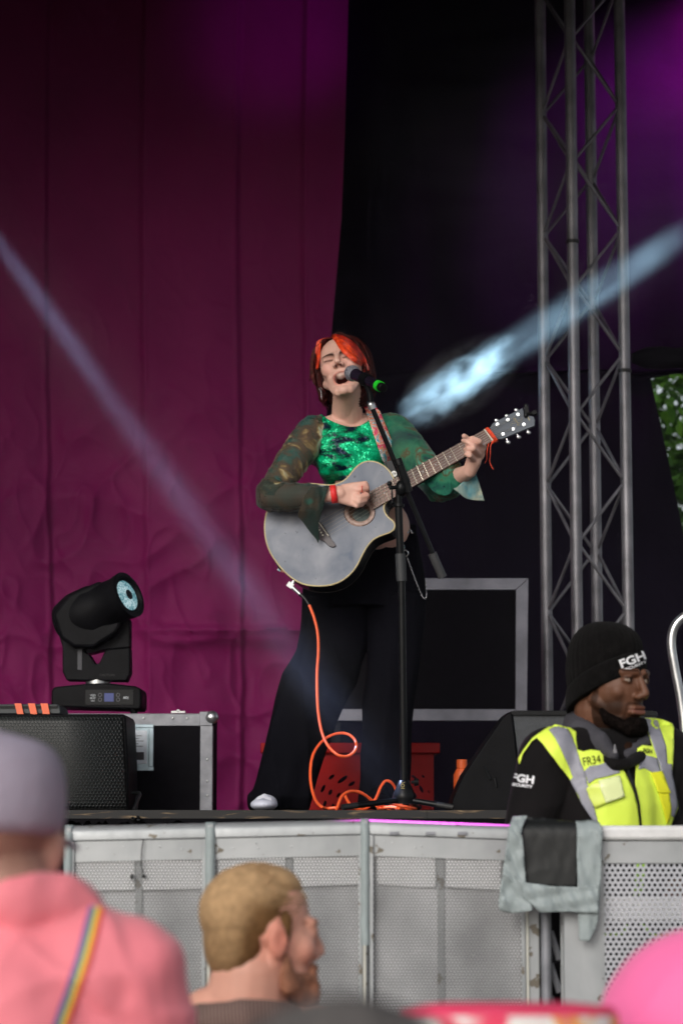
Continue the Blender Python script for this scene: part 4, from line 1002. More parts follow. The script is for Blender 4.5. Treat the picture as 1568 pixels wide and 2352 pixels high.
def scol(co, nr):
    l = loc_of(co, HM); near = (np.abs(l) < 0.16).all(1); x, y, z = l.T
    c = np.ones_like(co); fr = (y < -0.045) & near; fr = fr.astype(float)
    zz_ = z
    e = (x / 0.022) ** 2 + ((zz_ + 0.060) / 0.0115) ** 2
    c = mixc(c, (0.80, 0.42, 0.42), np.exp(-((e - 1.30) / 0.42) ** 2) * fr * 0.85)
    c = mixc(c, (0.03, 0.008, 0.008), sm(1.0, 0.75, e) * fr)
    th_ = sm(0.95, 0.65, (x / 0.017) ** 2 + ((zz_ + 0.0528) / 0.0040) ** 2) * fr
    c = mixc(c, (1.2, 1.45, 1.55), th_ * 0.9)
    for s in (-1, 1):
        c = mixc(c, (0.70, 0.58, 0.60), g3(l, (s * 0.030, -0.085, 0.018 + EZ), (0.016, 0.04, 0.008)) * 0.5 * near)
        lz = 0.010 + EZ + 18 * (np.abs(x) - 0.030) ** 2          # lash line of a shut eye
        w = np.exp(-((z - lz) / 0.0028) ** 2) * sm(0.017, 0.013, np.abs(x - s * 0.030)) * fr
        c = mixc(c, (0.04, 0.02, 0.02), w)
        bz = 0.0315 + EZ + 0.16 * (np.abs(x) - 0.028) - 6 * (np.abs(x) - 0.034) ** 2
        w = np.exp(-((z - bz) / 0.0052) ** 2) * sm(0.024, 0.019, np.abs(x - s * 0.030)) * fr
        c = mixc(c, (0.035, 0.018, 0.014), w)
        c = mixc(c, (0.12, 0.04, 0.04), np.minimum(1, 1.6 * g3(l, (s * 0.0075, -0.100, -0.0305), (0.0042, 0.014, 0.0030))) * near)
        c = mixc(c, (1.0, 0.74, 0.74), g3(l, (s * 0.042, -0.07, -0.02), (0.02, 0.04, 0.018)) * 0.5 * near)
    # knuckles a little redder
    for q in (P(835, 1122, 7.98), P(835, 1140, 7.98), P(1090, 1018, 7.88), P(1085, 1030, 7.88)):
        d = np.linalg.norm(co - np.array(q), axis=1); c = mixc(c, (1.0, 0.72, 0.68), np.exp(-(d / 0.02) ** 2) * 0.5)
    return c
sb = blob('body', b, skin, singer, voxel=0.0031, smooth=4, fn=None, colfn=None)
# deform and colour after the union so that the colours follow the undeformed face
def apply_face(o, fn, colfn):
    me = o.data; n = len(me.vertices); co = np.empty(n * 3); me.vertices.foreach_get('co', co); co = co.reshape(-1, 3) + np.array(wloc(o))
    c = colfn(co, None) if colfn else np.ones((n, 3)); c2 = fn(co, None) if fn else co
    at = me.color_attributes.new('Col', 'FLOAT_COLOR', 'POINT')
    at.data.foreach_set('color', np.concatenate([c, np.ones((n, 1))], 1).astype(np.float32).ravel())
    me.vertices.foreach_set('co', (c2 - np.array(wloc(o))).ravel()); me.update()
def scol0(co, nr):   # colours on the undeformed head
    return scol(co, nr)
_scol_src = scol
apply_face(sb, sface, lambda co, nr: scol(co + 0 * co, nr))
SBV = bvh_of(sb)
# hair
hdark = mat('dark_red_hair', (0.035, 0.0045, 0.0035), 0.5, var=0.6, scale=60, spec=0.15)
hred = mat('bright_red_hair', (0.82, 0.045, 0.012), 0.40, var=0.35, scale=50, col2=(0.95, 0.09, 0.02))
hdark2 = mat('dark_auburn_hair', (0.06, 0.006, 0.004), 0.5, var=0.6, scale=60, spec=0.2)
hauburn = mat('auburn_hair', (0.36, 0.018, 0.008), 0.42, var=0.4, scale=60)
b = MB()
s_ = HM.to_3x3().col[0].length; Rn = Matrix([list(r) for r in (HM.to_3x3() * (1 / s_))])
b.ball(HM @ Vector((0, 0.026, 0.048)), (0.084, 0.096, 0.087), Rn, 32, 22); b.ball(HM @ Vector((0, 0.060, -0.03)), (0.078, 0.060, 0.095), Rn, 28, 18); b.ball(HM @ Vector((0.0, 0.02, 0.075)), (0.062, 0.08, 0.062), Rn, 28, 18)
for sx_ in (-1, 1): b.caps(HM @ Vector((sx_ * 0.074, 0.012, 0.05)), HM @ Vector((sx_ * 0.080, 0.03, -0.065)), 0.021, 0.015)
hair = blob('hair', b, hdark, singer, voxel=0.004, smooth=4, fn=lambda co, nr: co + nr * (0.003 * np.sin(np.arctan2(*(loc_of(co, HM)[:, :2] - np.array([0, 0.02])).T) * 38))[:, None])
b = MB(); sp2 = []
for i in range(230):
    a = random.uniform(-2.35, 2.35); rr_ = random.uniform(0.98, 1.08)
    # from the crown over the side and back of the head, ends curling at jaw height
    pts = []
    endz = random.uniform(-0.095, -0.045) if abs(a) < 1.9 else random.uniform(-0.075, -0.02)
    for t in np.linspace(0, 1, 6):
        if t < 0.5:
            ph = t / 0.5 * math.pi / 2
            r0, z = math.sin(ph), math.cos(ph) * 0.095 + 0.046
            ex, ey = 0.090 * r0, 0.102 * r0
        else:
            k = (t - 0.5) / 0.5; z = 0.046 + (endz - 0.046) * k; ex = 0.090 + 0.012 * k - 0.022 * k * k; ey = 0.102 - 0.02 * k
        aa = a + 0.18 * math.sin(t * 3 + i)
        pts.append(HM @ Vector((math.sin(aa) * ex * rr_, 0.028 + math.cos(aa) * ey * rr_ * (1 if math.cos(aa) > 0 else 0.62), z)))
    sp2.append((pts, random.uniform(0.003, 0.0055)))
strands(b, sp2); obj('hair_locks', b, hdark, hair, angle=180)
def lockpx(path, n, spread0, spread1, m, r=0.0028, off=0.006, seed=1, perp=0.35, prof=None):
    rr = random.Random(seed); sp = []
    for i in range(n):
        k = rr.uniform(-1, 1); pts = []
        for j, (x, y, lift) in enumerate(path):
            t = j / (len(path) - 1); s = (prof[j] if prof else spread0 + (spread1 - spread0) * t) * k
            u, v = 658.6 + 0.2 * (x + s), 721.3 + 0.2 * (y - s * perp + rr.uniform(-6, 6))
            h = hit(SBV2, u, v, off + lift, fallY=8.25)
            pts.append(h)
        sp.append((pts, r * rr.uniform(0.7, 1.2)))
    b = MB(); strands(b, sp); return obj('fringe_lock', b, m, singer, angle=180)
SBV2 = bvh_of(sb, hair)
lockpx([(470, 275, 0.004), (381, 300, 0.006), (362, 361, 0.006), (358, 451, 0.004), (356, 540, 0.003), (340, 640, 0.003)], 50, 12, 24, hred, seed=2, prof=[10, 20, 26, 31, 33, 22])
lockpx([(345, 440, 0.004), (326, 560, 0.004), (318, 680, 0.003), (322, 760, 0.002), (335, 812, 0.001)], 40, 14, 34, hdark2, seed=11, prof=[14, 22, 26, 24, 14])
lockpx([(500, 280, 0.004), (410, 300, 0.006), (330, 400, 0.006), (300, 520, 0.005), (300, 640, 0.004), (300, 750, 0.004)], 60, 14, 40, hdark2, seed=5)
lockpx([(545, 255, 0.005), (617, 330, 0.006), (690, 400, 0.006), (750, 460, 0.006), (812, 522, 0.005), (862, 575, 0.003)], 130, 10, 38, hred, seed=3, perp=0.8, prof=[10, 34, 46, 44, 36, 24])
lockpx([(540, 235, 0.006), (650, 290, 0.008), (750, 370, 0.008), (830, 470, 0.007), (890, 570, 0.005), (915, 660, 0.003)], 50, 16, 34, hauburn, seed=4)
lockpx([(520, 240, 0.006), (590, 215, 0.006), (700, 270, 0.006), (790, 350, 0.006), (870, 470, 0.006), (930, 600, 0.004)], 44, 16, 26, hdark, seed=8)
# earring, nose ring
b = MB(); e0 = P(735.5, 893, 8.24)
b.tube([e0 + Vector((math.cos(a) * 0.004, 0, math.sin(a) * 0.005)) for a in np.linspace(0, 6.28, 11)[:-1]], 0.001, 6, closed=True)
b.tube([e0 + Vector((0.002, 0, -0.005)), e0 + Vector((0.004, 0, -0.028))], 0.0012, 6); b.ball(e0 + Vector((0.004, 0, -0.026)), 0.003); b.ball(e0 + Vector((0.003, 0, -0.016)), 0.0022); b.tube([e0 + Vector((0.004, 0, -0.028)), e0 + Vector((0.005, 0, -0.038))], [0.002, 0.0008], 6)
silver = mat('silver', (0.75, 0.75, 0.78), 0.2, 0.95); obj('earring', b, silver, singer)
# ---- sequin top
seq = NT('green_sequins')
vo = seq.n('ShaderNodeTexVoronoi'); vo.inputs['Scale'].default_value = 300; vec = seq.obj(); seq.l(vec, vo.inputs['Vector'])
sx3 = seq.n('ShaderNodeSeparateXYZ'); seq.l(vo.outputs['Color'], sx3.inputs[0])
fold = seq.noise(seq.obj((6, 6, 16), (0, R(28), 0)), 1.5, 3, 1.0)  # dark diagonal fold shading, mixed into the two-tone sequin colour
big = seq.noise(seq.obj((1, 1, 1)), 9.0, 3)
sel = seq.math('ADD', seq.math('MULTIPLY', sx3.outputs[0], 0.26), seq.math('SUBTRACT', seq.math('MULTIPLY', fold, 2.2), 0.52))
seq.l(seq.ramp(sel, [(0.28, (0.003, 0.010, 0.05)), (0.50, (0.002, 0.03, 0.03)), (0.56, (0.0, 0.26, 0.105)), (0.80, (0.0, 0.62, 0.27))]), seq.b.inputs['Base Color'])
seq.b.inputs['Metallic'].default_value = 0.4; seq.b.inputs['Roughness'].default_value = 0.32
bp = seq.n('ShaderNodeNormalMap') if False else None
vm = seq.n('ShaderNodeVectorMath', operation='SUBTRACT'); seq.l(vo.outputs['Color'], vm.inputs[0]); vm.inputs[1].default_value = (0.5, 0.5, 0.5)
vs_ = seq.n('ShaderNodeVectorMath', operation='SCALE'); seq.l(vm.outputs[0], vs_.inputs[0]); vs_.inputs['Scale'].default_value = 0.75
gg = seq.n('ShaderNodeNewGeometry'); va = seq.n('ShaderNodeVectorMath', operation='ADD'); seq.l(gg.outputs['Normal'], va.inputs[0]); seq.l(vs_.outputs[0], va.inputs[1])
vn = seq.n('ShaderNodeVectorMath', operation='NORMALIZE'); seq.l(va.outputs[0], vn.inputs[0]); seq.l(vn.outputs[0], seq.b.inputs['Normal'])
# torso shell under the draped pieces
b = MB()
b.ball(P(772, 1036, 8.32), (0.088, 0.088, 0.11)); b.ball(P(842, 1034, 8.34), (0.088, 0.088, 0.11)); b.ball(P(765, 1065, 8.27), (0.06, 0.055, 0.055)); b.ball(P(836, 1062, 8.29), (0.06, 0.055, 0.055))
b.caps(chest + Vector((0, 0, -0.03)), P(812, 1092, 8.36), 0.112, 0.098); b.caps(P(742, 985, 8.33), P(735, 1040, 8.33), 0.035, 0.05); b.caps(P(868, 985, 8.37), P(875, 1040, 8.37), 0.035, 0.05)
b.caps(P(745, 985, 8.34), P(800, 1020, 8.35), 0.045, 0.07); b.caps(P(866, 985, 8.37), P(800, 1020, 8.35), 0.045, 0.07)
top = blob('sequin_shell', b, seq.m, singer, voxel=0.0045, smooth=6, fn=lambda co, nr: co + nr * (0.004 * np.sin((co[:, 2] * 1.0 + co[:, 0] * 0.55) * 130 + 2 * np.sin(co[:, 0] * 25)) * sm(2.85, 2.80, co[:, 2]))[:, None])
TB0 = bvh_of(top, sb); z1 = lambda x, y: (658.6 + 0.2 * x, 721.3 + 0.2 * y)
b = MB(); drape(b, bez2([z1(*q) for q in ((345, 1185), (395, 1150), (480, 1210), (600, 1262), (720, 1292), (830, 1282), (930, 1225))], 4) + bez2([z1(*q) for q in ((1000, 1150), (1180, 1200), (1200, 1400), (1180, 1600), (1150, 1860), (800, 1900), (420, 1900), (400, 1800))], 3) + bez2([z1(*q) for q in ((400, 1700), (385, 1540), (388, 1400), (362, 1280))], 3), TB0, 0.007, 3.5, fallY=8.3, relax=6, wave=lambda u, v: 0.005 * math.sin((v * 0.8 + u * 0.45) / 9 + 2 * math.sin(u / 30)) + 0.004 * noise.noise((u / 20, v / 12, 2)))
seqtop = obj('sequin_top', b, seq.m, singer, solid=0.003, angle=180)
# ---- sheer sleeves
def tie_dye(name, stops, sc, alpha=1.0, seed=0):
    t = NT(name); v = t.obj((1, 1, 1)); mp = t.n('ShaderNodeMapping'); mp.inputs['Location'].default_value = (seed, seed * 2, 0); t.l(v, mp.inputs[0])
    n1 = t.noise(mp.outputs[0], sc, 4, 0.7)
    t.l(t.ramp(n1, stops), t.b.inputs['Base Color']); t.b.inputs['Roughness'].default_value = 0.7; t.b.inputs['Specular IOR Level'].default_value = 0.2; t.b.inputs['Alpha'].default_value = alpha
    t.b.inputs['Sheen Weight'].default_value = 0.15
    bq = t.n('ShaderNodeBump'); bq.inputs['Strength'].default_value = 0.4; bq.inputs['Distance'].default_value = 0.01
    t.l(t.noise(t.obj((1, 1, 1)), 26, 4, 1.5), bq.inputs['Height']); t.l(bq.outputs[0], t.b.inputs['Normal']); return t.m
tdU = tie_dye('tie_dye_brown', [(0.33, (0.008, 0.09, 0.075)), (0.42, (0.05, 0.05, 0.03)), (0.49, (0.085, 0.06, 0.035)), (0.53, (0.19, 0.13, 0.05)), (0.57, (0.42, 0.34, 0.16)), (0.62, (0.66, 0.72, 0.55))], 13, 0.78, 1)
tdF = tie_dye('sheer_dark_green', [(0.35, (0.008, 0.05, 0.04)), (0.5, (0.022, 0.035, 0.028)), (0.62, (0.05, 0.035, 0.022)), (0.75, (0.0, 0.11, 0.085))], 8, 0.80, 2)
tdL = tie_dye('tie_dye_green', [(0.33, (0.006, 0.03, 0.05)), (0.43, (0.01, 0.13, 0.08)), (0.52, (0.03, 0.20, 0.11)), (0.58, (0.11, 0.07, 0.03)), (0.64, (0.06, 0.30, 0.20)), (0.72, (0.30, 0.50, 0.42))], 9, 0.84, 3)
def sleeve(pts, rs, m, name, parent, fold=0.0048, seed=0):
    b = MB(); b.chain(pts, rs, 18)
    return blob(name, b, m, parent, voxel=0.0045, smooth=5, fn=lambda co, nr: co + nr * (fold * np.array([0.5 * noise.noise((p[0] * 20 + seed, p[1] * 20, p[2] * 24)) + 1.0 * (1 - abs(noise.noise((p[0] * 16 + seed, p[1] * 12, p[2] * 18 + p[0] * 20)))) ** 5 - 0.2 + 0.35 * (1 - abs(noise.noise((p[0] * 26 - p[2] * 20 + seed, p[1] * 16, p[2] * 20)))) ** 6 for p in co]))[:, None])
slR = sleeve([P(726, 984, 8.32), shR, (shR + elR) / 2 + Vector((-0.003, 0, 0)), elR + Vector((0.006, 0, 0.02))], [0.047, 0.060, 0.056, 0.046], tdU, 'sleeve', singer, seed=1)
sleeve([elR + Vector((0, 0, 0.015)), elR + Vector((0, 0, -0.005)), elR * 0.65 + wrR * 0.35 + Vector((0, -0.004, -0.008)), elR * 0.25 + wrR * 0.75 + Vector((0, -0.004, -0.006))], [0.048, 0.050, 0.050, 0.044], tdF, 'forearm_sleeve', slR, seed=3)
slL = sleeve([P(880, 985, 8.37), shL, (shL + elL) / 2 + Vector((0.004, 0, -0.004)), elL + Vector((0, 0, 0))], [0.052, 0.064, 0.060, 0.052], tdL, 'sleeve', singer, seed=5)
sleeve([elL, elL * 0.6 + wrL * 0.4 + Vector((-0.004, 0, -0.008)), elL * 0.35 + wrL * 0.65 + Vector((-0.008, 0.01, -0.016))], [0.052, 0.050, 0.040], tdL, 'forearm_sleeve', slL, seed=7)
# flared cuffs: a cone of cloth hanging from the wrist
def cuff(poly, Yf, m, parent, fold=0.006, step=4, fr=0.35):
    vs, fs = tri_poly(poly, step); b = MB()
    b.add([P(u, v, Yf(u, v) + fold * 1.6 * noise.noise((u / 9, v / 40, fr)) + fold * 0.3 * math.sin(u * fr)) for u, v in vs], fs); return obj('flared_cuff', b, m, parent, solid=0.0015, angle=80)
c3 = lambda x, y: (577 + 0.192 * x, 1066.2 + 0.192 * y)
cuff(bez2([c3(*q) for q in ((700, 285), (770, 275), (830, 270), (900, 255), (940, 258))], 3) + bez2([c3(*q) for q in ((905, 330), (875, 420), (855, 540), (825, 640), (805, 720), (812, 860), (800, 945))], 4) + bez2([c3(*q) for q in ((770, 890), (700, 810), (620, 700), (560, 610), (600, 480), (640, 380))], 4), lambda u, v: 7.952 + 0.065 * float(sm(1165, 1240, v)) - 0.0 * u, tdF, slR)
cream = tie_dye('cream_tie_dye', [(0.35, (0.10, 0.26, 0.30)), (0.5, (0.42, 0.46, 0.36)), (0.65, (0.55, 0.52, 0.40))], 10, 1.0, 4)
cuff([m2(1195, 370), m2(1205, 420), m2(1225, 480), m2(1245, 548)] + bez2([m2(1245, 548), m2(1200, 545), m2(1150, 535), m2(1110, 505), m2(1082, 483)], 4)[1:] + [m2(1100, 478), m2(1140, 440)], lambda u, v: 7.975 + 0.0006 * (v - 1080), cream, slL, fold=0.003, fr=0.2)
cuff(bez2([m2(925, 450), m2(945, 380), m2(1010, 360), m2(1080, 355), m2(1120, 350), m2(1118, 400), m2(1100, 460), m2(1080, 495), m2(1040, 520), m2(985, 505)], 4), lambda u, v: 8.0 + 0.0009 * abs(u - 1030), tdL, slL)
b = MB(); wc = P(766, 1135, 7.984); dd = (hx(1050, 350, 7.985) - wrR).normalized()
b.tube([wc - dd * 0.010, wc + dd * 0.010], 0.0315, 24, cap=False, flat=1.0); obj('wristband', b, mat('red_paper_band', (0.85, 0.03, 0.03), 0.5), singer, solid=0.0012)
b = MB()
def ringat(c, d, r, w=0.0016):
    d = Vector(d).normalized(); x = d.orthogonal().normalized(); y = d.cross(x); b.tube([Vector(c) + x * r * math.cos(a) + y * r * math.sin(a) for a in np.linspace(0, 2 * math.pi, 17)[:-1]], w, 6, closed=True)
ringat(hx(1322, 300, 7.975), (1, 0, 0), 0.0112); obj('finger_ring', b, mat('red_ring', (0.5, 0.02, 0.01), 0.3), singer)
b = MB(); ringat(hl(352, 940, 7.885), (-0.9, -0.2, 0.35), 0.0125); ringat(hl(440, 880, 7.90), (-0.6, -0.5, 0.4), 0.0128, 0.001); obj('finger_ring', b, silver, singer)
# ---- wide black trousers
trm = mat('black_trouser_cloth', (0.0038, 0.0038, 0.006), 0.9, var=0.25, scale=4, bump=0.3, bscale=30, spec=0.06)
def leg(rows, Yc, n=40, seed=0, ry=0.6):
    rr = []
    for (v, ul, ur, yo) in rows:
        c = P((ul + ur) / 2, v, Yc + yo); hw = (P(ur, v, Yc + yo) - P(ul, v, Yc + yo)).x / 2; ring = []
        low = float(sm(1300, 1860, v))
        for k in range(n):
            a = 2 * math.pi * k / n
            f = 1 + (0.045 + 0.03 * low) * math.sin(5 * a + seed + v / 230) * (abs(math.sin(a)) ** 0.8) + 0.02 * noise.noise((math.cos(a) * 2, math.sin(a) * 2 + seed, v / 60))
            ring.append(c + Vector((math.cos(a) * hw, math.sin(a) * hw * ry * f, 0)))
        rr.append(ring)
    return rr
b = MB()
b.rings(leg([(1207, 738, 950, 0.0), (1222, 728, 951, 0.0), (1250, 716, 957, 0), (1290, 700, 967, 0), (1330, 697, 973, 0), (1365, 695, 976, 0), (1395, 700, 972, 0)], 8.38, ry=0.50))
rows = [(1370, 694, 850, 0), (1420, 694, 846, 0), (1450, 692, 844, 0), (1493, 681, 840, -0.01), (1547, 648, 822, -0.03), (1600, 633, 798, -0.04), (1662, 621, 772, -0.06), (1710, 610, 754, -0.08), (1742, 602, 744, -0.09), (1790, 590, 728, -0.1), (1816, 583, 720, -0.1), (1829, 575, 716, -0.1), (1845, 574, 710, -0.09), (1858, 578, 706, -0.08)]
b.rings(leg(rows, 8.37, seed=1.2, ry=0.62))
rows = [(1370, 842, 976, 0), (1420, 843, 974, 0), (1480, 845, 968, 0), (1560, 843, 960, 0), (1627, 837, 951, 0), (1710, 838, 942, 0), (1790, 830, 937, 0), (1829, 824, 936, 0), (1858, 820, 936, 0)]
b.rings(leg(rows, 8.37, seed=3.4, ry=0.9))
tro = blob('trousers', b, trm, singer, voxel=0.005, smooth=3, fn=lambda co, nr: co + nr * np.array([0.012 * (1 - abs(noise.noise((p[0] * 9, p[1] * 5, p[2] * 2.2)))) ** 4 + 0.003 * noise.noise((p[0] * 16, 0, p[2] * 5)) for p in co])[:, None])
b = MB()
def wav(): 
    pass
pts = [P(888 + i * 3.4, 1216 + 5 * math.sin(i * 1.9) + i * 0.3, 8.27 + 0.003 * i) for i in range(19)]
for i in range(18): b.tube([pts[i], pts[i + 1]], 0.0022, 6)
b.ball(P(913, 1240, 8.22), 0.005); b.tube([P(914, 1215, 8.22), P(913, 1240, 8.22)], 0.0012, 6)
obj('chain_belt', b, silver, tro)
b = MB(); c = P(931, 1271, 8.22); b.tube([c + Vector((math.cos(a) * 0.0085, 0, math.sin(a) * 0.011)) for a in np.linspace(0, 6.28, 15)[:-1]], 0.0022, 8, closed=True); b.tube([P(927, 1254, 8.23), P(929, 1262, 8.22)], 0.0035, 8)
cpth = bez([P(935, 1282, 8.22), P(948, 1318, 8.22), P(960, 1348, 8.22), P(970, 1371, 8.23), P(977, 1375, 8.24), P(979, 1360, 8.25), P(976, 1328, 8.26)], 8)
acc = 0
for i in range(0, len(cpth) - 1):
    d = cpth[i + 1] - cpth[i]; m_ = (cpth[i] + cpth[i + 1]) / 2; q = Vector((0.0022, 0, 0.0012)) if i % 2 else Vector((-0.0006, -0.0015, 0.001))
    b.tube([m_ - d * 0.45 + q, m_ + d * 0.45 - q], 0.0017, 6)
obj('hanging_chain', b, silver, tro)
# shoes
b = MB(); s0 = P(606, 1863, 8.12); b.ball(Vector((s0.x, 8.13, ZS + 0.020)), (0.046, 0.085, 0.022)); b.ball(Vector((s0.x + 0.004, 8.17, ZS + 0.026)), (0.040, 0.08, 0.028))
sh = blob('shoe', b, mat('white_canvas', (0.66, 0.68, 0.80), 0.6, var=0.08, scale=40, bump=0.1), singer, voxel=0.003, smooth=3)
b = MB()
for k in range(5): b.tube([Vector((s0.x - 0.024 + k * 0.002, 8.075 + k * 0.02, ZS + 0.036 + k * 0.003)), Vector((s0.x, 8.07 + k * 0.02, ZS + 0.043 + k * 0.0032)), Vector((s0.x + 0.026 - k * 0.001, 8.075 + k * 0.02, ZS + 0.034 + k * 0.0035))], 0.0013, 6)
obj('laces', b, mat('lace', (0.75, 0.76, 0.82), 0.7), sh)
b = MB(); s0 = P(872, 1863, 8.2); b.ball(Vector((s0.x, 8.23, ZS + 0.028)), (0.045, 0.10, 0.028)); b.ball(Vector((s0.x, 8.32, ZS + 0.045)), (0.04, 0.07, 0.045)); blob('shoe', b, gun, singer, voxel=0.004, smooth=3)
# ============================================================ guitar
gp0 = P(760, 1150, 8.075); gn = Vector((-0.22, -1, 0.18)).normalized()
def G(x, y, d=0.0): return PP(*m2(x, y), gp0, gn) + gn * d
def GH(x, y, d=0.0): return PP(1034.9 + .16 * x, 878.1 + .16 * y, gp0, gn) + gn * d
gt = thing('acoustic_guitar', 'acoustic guitar with mottled grey blue top cream binding and cutaway held by the singer', 'guitar', tuple(gp0))
outl = bez2([(770, 428), (750, 395), (725, 370), (690, 350), (650, 342), (610, 349), (575, 374), (545, 410), (520, 436), (488, 455), (450, 465), (400, 464), (345, 459), (290, 461), (240, 470), (185, 498), (135, 550), (108, 615), (99, 680), (105, 750), (125, 810), (155, 860), (195, 910), (240, 950), (290, 978), (340, 990), (400, 992), (450, 985), (500, 965), (545, 930), (580, 885), (605, 835), (630, 790), (660, 755), (690, 736), (720, 724), (750, 713), (770, 698), (777, 675), (765, 652), (745, 636), (727, 612), (720, 585), (727, 562), (748, 543), (790, 516)], 5)
blackg = mat('gloss_black_lacquer', (0.008, 0.008, 0.009), 0.22, var=0.2)
b = MB(); q = [G(x, y, -0.001) for x, y in outl]; b.prism(q, -gn * 0.082); obj('guitar_body', b, blackg, gt, angle=50)
tm = NT('mottled_grey_top')
v_ = tm.obj((1, 1, 1)); n1 = tm.noise(v_, 5, 4, 0.6); n2 = tm.noise(tm.obj((1.6, 1.6, 1), (0, R(-35), 0)), 12, 6, 1.0); n3 = tm.noise(v_, 70, 2)
vv = tm.math('ADD', tm.math('MULTIPLY', n1, 0.8), tm.math('MULTIPLY', n2, 0.2))
cA = tm.ramp(vv, [(0.32, (0.07, 0.10, 0.165)), (0.42, (0.16, 0.18, 0.225)), (0.54, (0.22, 0.235, 0.275)), (0.66, (0.30, 0.31, 0.35))])  # cloudy grey-blue mottling over the whole top
mxt = tm.n('ShaderNodeMix', data_type='RGBA'); tm.l(tm.math('GREATER_THAN', n3, 0.72), mxt.inputs[0]); tm.l(cA, mxt.inputs[6]); mxt.inputs[7].default_value = (0.10, 0.11, 0.14, 1)
tm.l(mxt.outputs[2], tm.b.inputs['Base Color']); tm.b.inputs['Roughness'].default_value = 0.42; tm.b.inputs['Specular IOR Level'].default_value = 0.12; tm.b.inputs['Coat Weight'].default_value = 0.0; tm.b.inputs['Coat Roughness'].default_value = 0.25
# soundboard with a real hole
hc_ = np.array([594, 608]); hole = []
for k in range(36):
    a = 2 * math.pi * k / 36; hole.append((hc_[0] + 66 * math.cos(a) , hc_[1] + 58 * math.sin(a)))
op = outl; N = len(op)
r = delaunay_2d_cdt([Vector(p) for p in op] + [Vector(p) for p in hole], [], [list(range(N)), list(range(N, N + 36))], 1, 1e-5)
keep = [f for f, o_ in zip(r[2], r[5]) if 1 not in o_]
b = MB(); b.add([G(p.x, p.y, 0.0018) for p in r[0]], keep); obj('soundboard', b, tm.m, gt, solid=0.0024, smooth=False)
bind = mat('cream_binding', (0.55, 0.45, 0.24), 0.4)
b = MB(); b.tube([G(x, y, 0.0005) for x, y in outl], 0.0028, 8, closed=True); obj('binding', b, bind, gt)
b = MB(); b.tube([G(x, y, -0.080) for x, y in outl], 0.0012, 6, closed=True); obj('back_binding', b, mat('dark_binding', (0.04, 0.035, 0.025), 0.4), gt)
wood = mat('dark_inside_wood', (0.10, 0.045, 0.02), 0.7, var=0.3, scale=30)
b = MB(); ring = [(hc_[0] + 70 * math.cos(2 * math.pi * k / 36), hc_[1] + 62 * math.sin(2 * math.pi * k / 36)) for k in range(36)]
b.tube([G(x, y, 0.002) for x, y in ring], 0.0085, 8, closed=True, flat=0.35, up=gn); obj('rosette', b, mat('rosette_wood', (0.36, 0.24, 0.20), 0.45, var=0.2, scale=90), gt)
b = MB(); b.tube([G(hc_[0] + 80 * math.cos(2 * math.pi * k / 36), hc_[1] + 71 * math.sin(2 * math.pi * k / 36), 0.002) for k in range(36)], 0.0018, 6, closed=True); obj('rosette_line', b, blackg, gt)
b = MB(); b.add([G(x, y, -0.0005 + 0.0) for x, y in [(hc_[0] + (p[0] - hc_[0]) * 1.03, hc_[1] + (p[1] - hc_[1]) * 1.03) for p in hole]], [tuple(range(36))]); obj('sound_hole', b, wood, gt, smooth=False)
lab = [(hc_[0] + 8 + 44 * math.cos(2 * math.pi * k / 30), hc_[1] + 14 + 36 * math.sin(2 * math.pi * k / 30)) for k in range(30)]
b = MB(); b.add([G(x, y, 0.0003) for x, y in lab], [tuple(range(30))]); obj('inside_label', b, mat('grey_green_label', (0.07, 0.095, 0.09), 0.7, var=0.3, scale=60), gt, smooth=False)
# bridge
g3c = lambda x, y: ((577 + 0.192 * x - 564.5) / 0.44, (1066.2 + 0.192 * y - 909.4) / 0.44)
brp = bez2([g3c(*q) for q in ((800, 690), (830, 700), (880, 760), (935, 850), (960, 900), (1000, 950), (1014, 978), (1000, 996), (960, 998), (920, 975), (880, 935), (830, 912), (800, 880), (790, 830), (760, 740), (770, 700))], 4)
b = MB(); b.prism([G(x, y, 0.002) for x, y in brp], gn * 0.007); obj('bridge', b, mat('dark_bridge_wood', (0.045, 0.03, 0.035), 0.45, var=0.25, scale=40), gt, bevel=0.0012, angle=50)
b = MB(); a_, c_ = g3c(812, 700), g3c(932, 872); b.tube([G(*a_, 0.011), G(*c_, 0.011)], 0.0015, 8); obj('saddle', b, mat('bone', (0.75, 0.70, 0.58), 0.4), gt)
b = MB()
for q in ((765, 710), (786, 738), (805, 768), (824, 799), (843, 829), (863, 860)):
    p = G(*g3c(*q), 0.010); b.ball(p, 0.0032, nu=12, nv=8)
obj('bridge_pin', b, MATS['bone'], gt)
# neck and fretboard
E0, E1 = np.array([636., 512.]), np.array([662., 600.]); N0, N1 = np.array([1247., 180.]), np.array([1291., 238.])
def fb(t, s, d): 
    p = (E0 * (1 - s) + E1 * s) * (1 - t) + (N0 * (1 - s) + N1 * s) * t; return G(p[0], p[1], d)
rose = mat('rosewood', (0.14, 0.062, 0.042), 0.45, var=0.35, scale=14, detail=8)
def lat(m_): return m_
b = MB(); b.prism([fb(0, 0, 0.004), fb(1, 0, 0.004), fb(1, 1, 0.004), fb(0, 1, 0.004)], gn * 0.006); fbd = obj('fretboard', b, rose, gt, bevel=0.0006)
b = MB(); b.prism([fb(0.22, 0.04, 0.003), fb(1.0, 0.04, 0.003), fb(1.0, 0.96, 0.003), fb(0.22, 0.96, 0.003)], -gn * 0.021); obj('neck', b, blackg, gt, bevel=0.006)
b = MB(); b.prism([fb(0.17, 0.1, -0.002), fb(0.27, 0.1, -0.002), fb(0.27, 0.9, -0.002), fb(0.17, 0.9, -0.002)], -gn * 0.06); obj('neck_heel', b, blackg, gt, bevel=0.008)
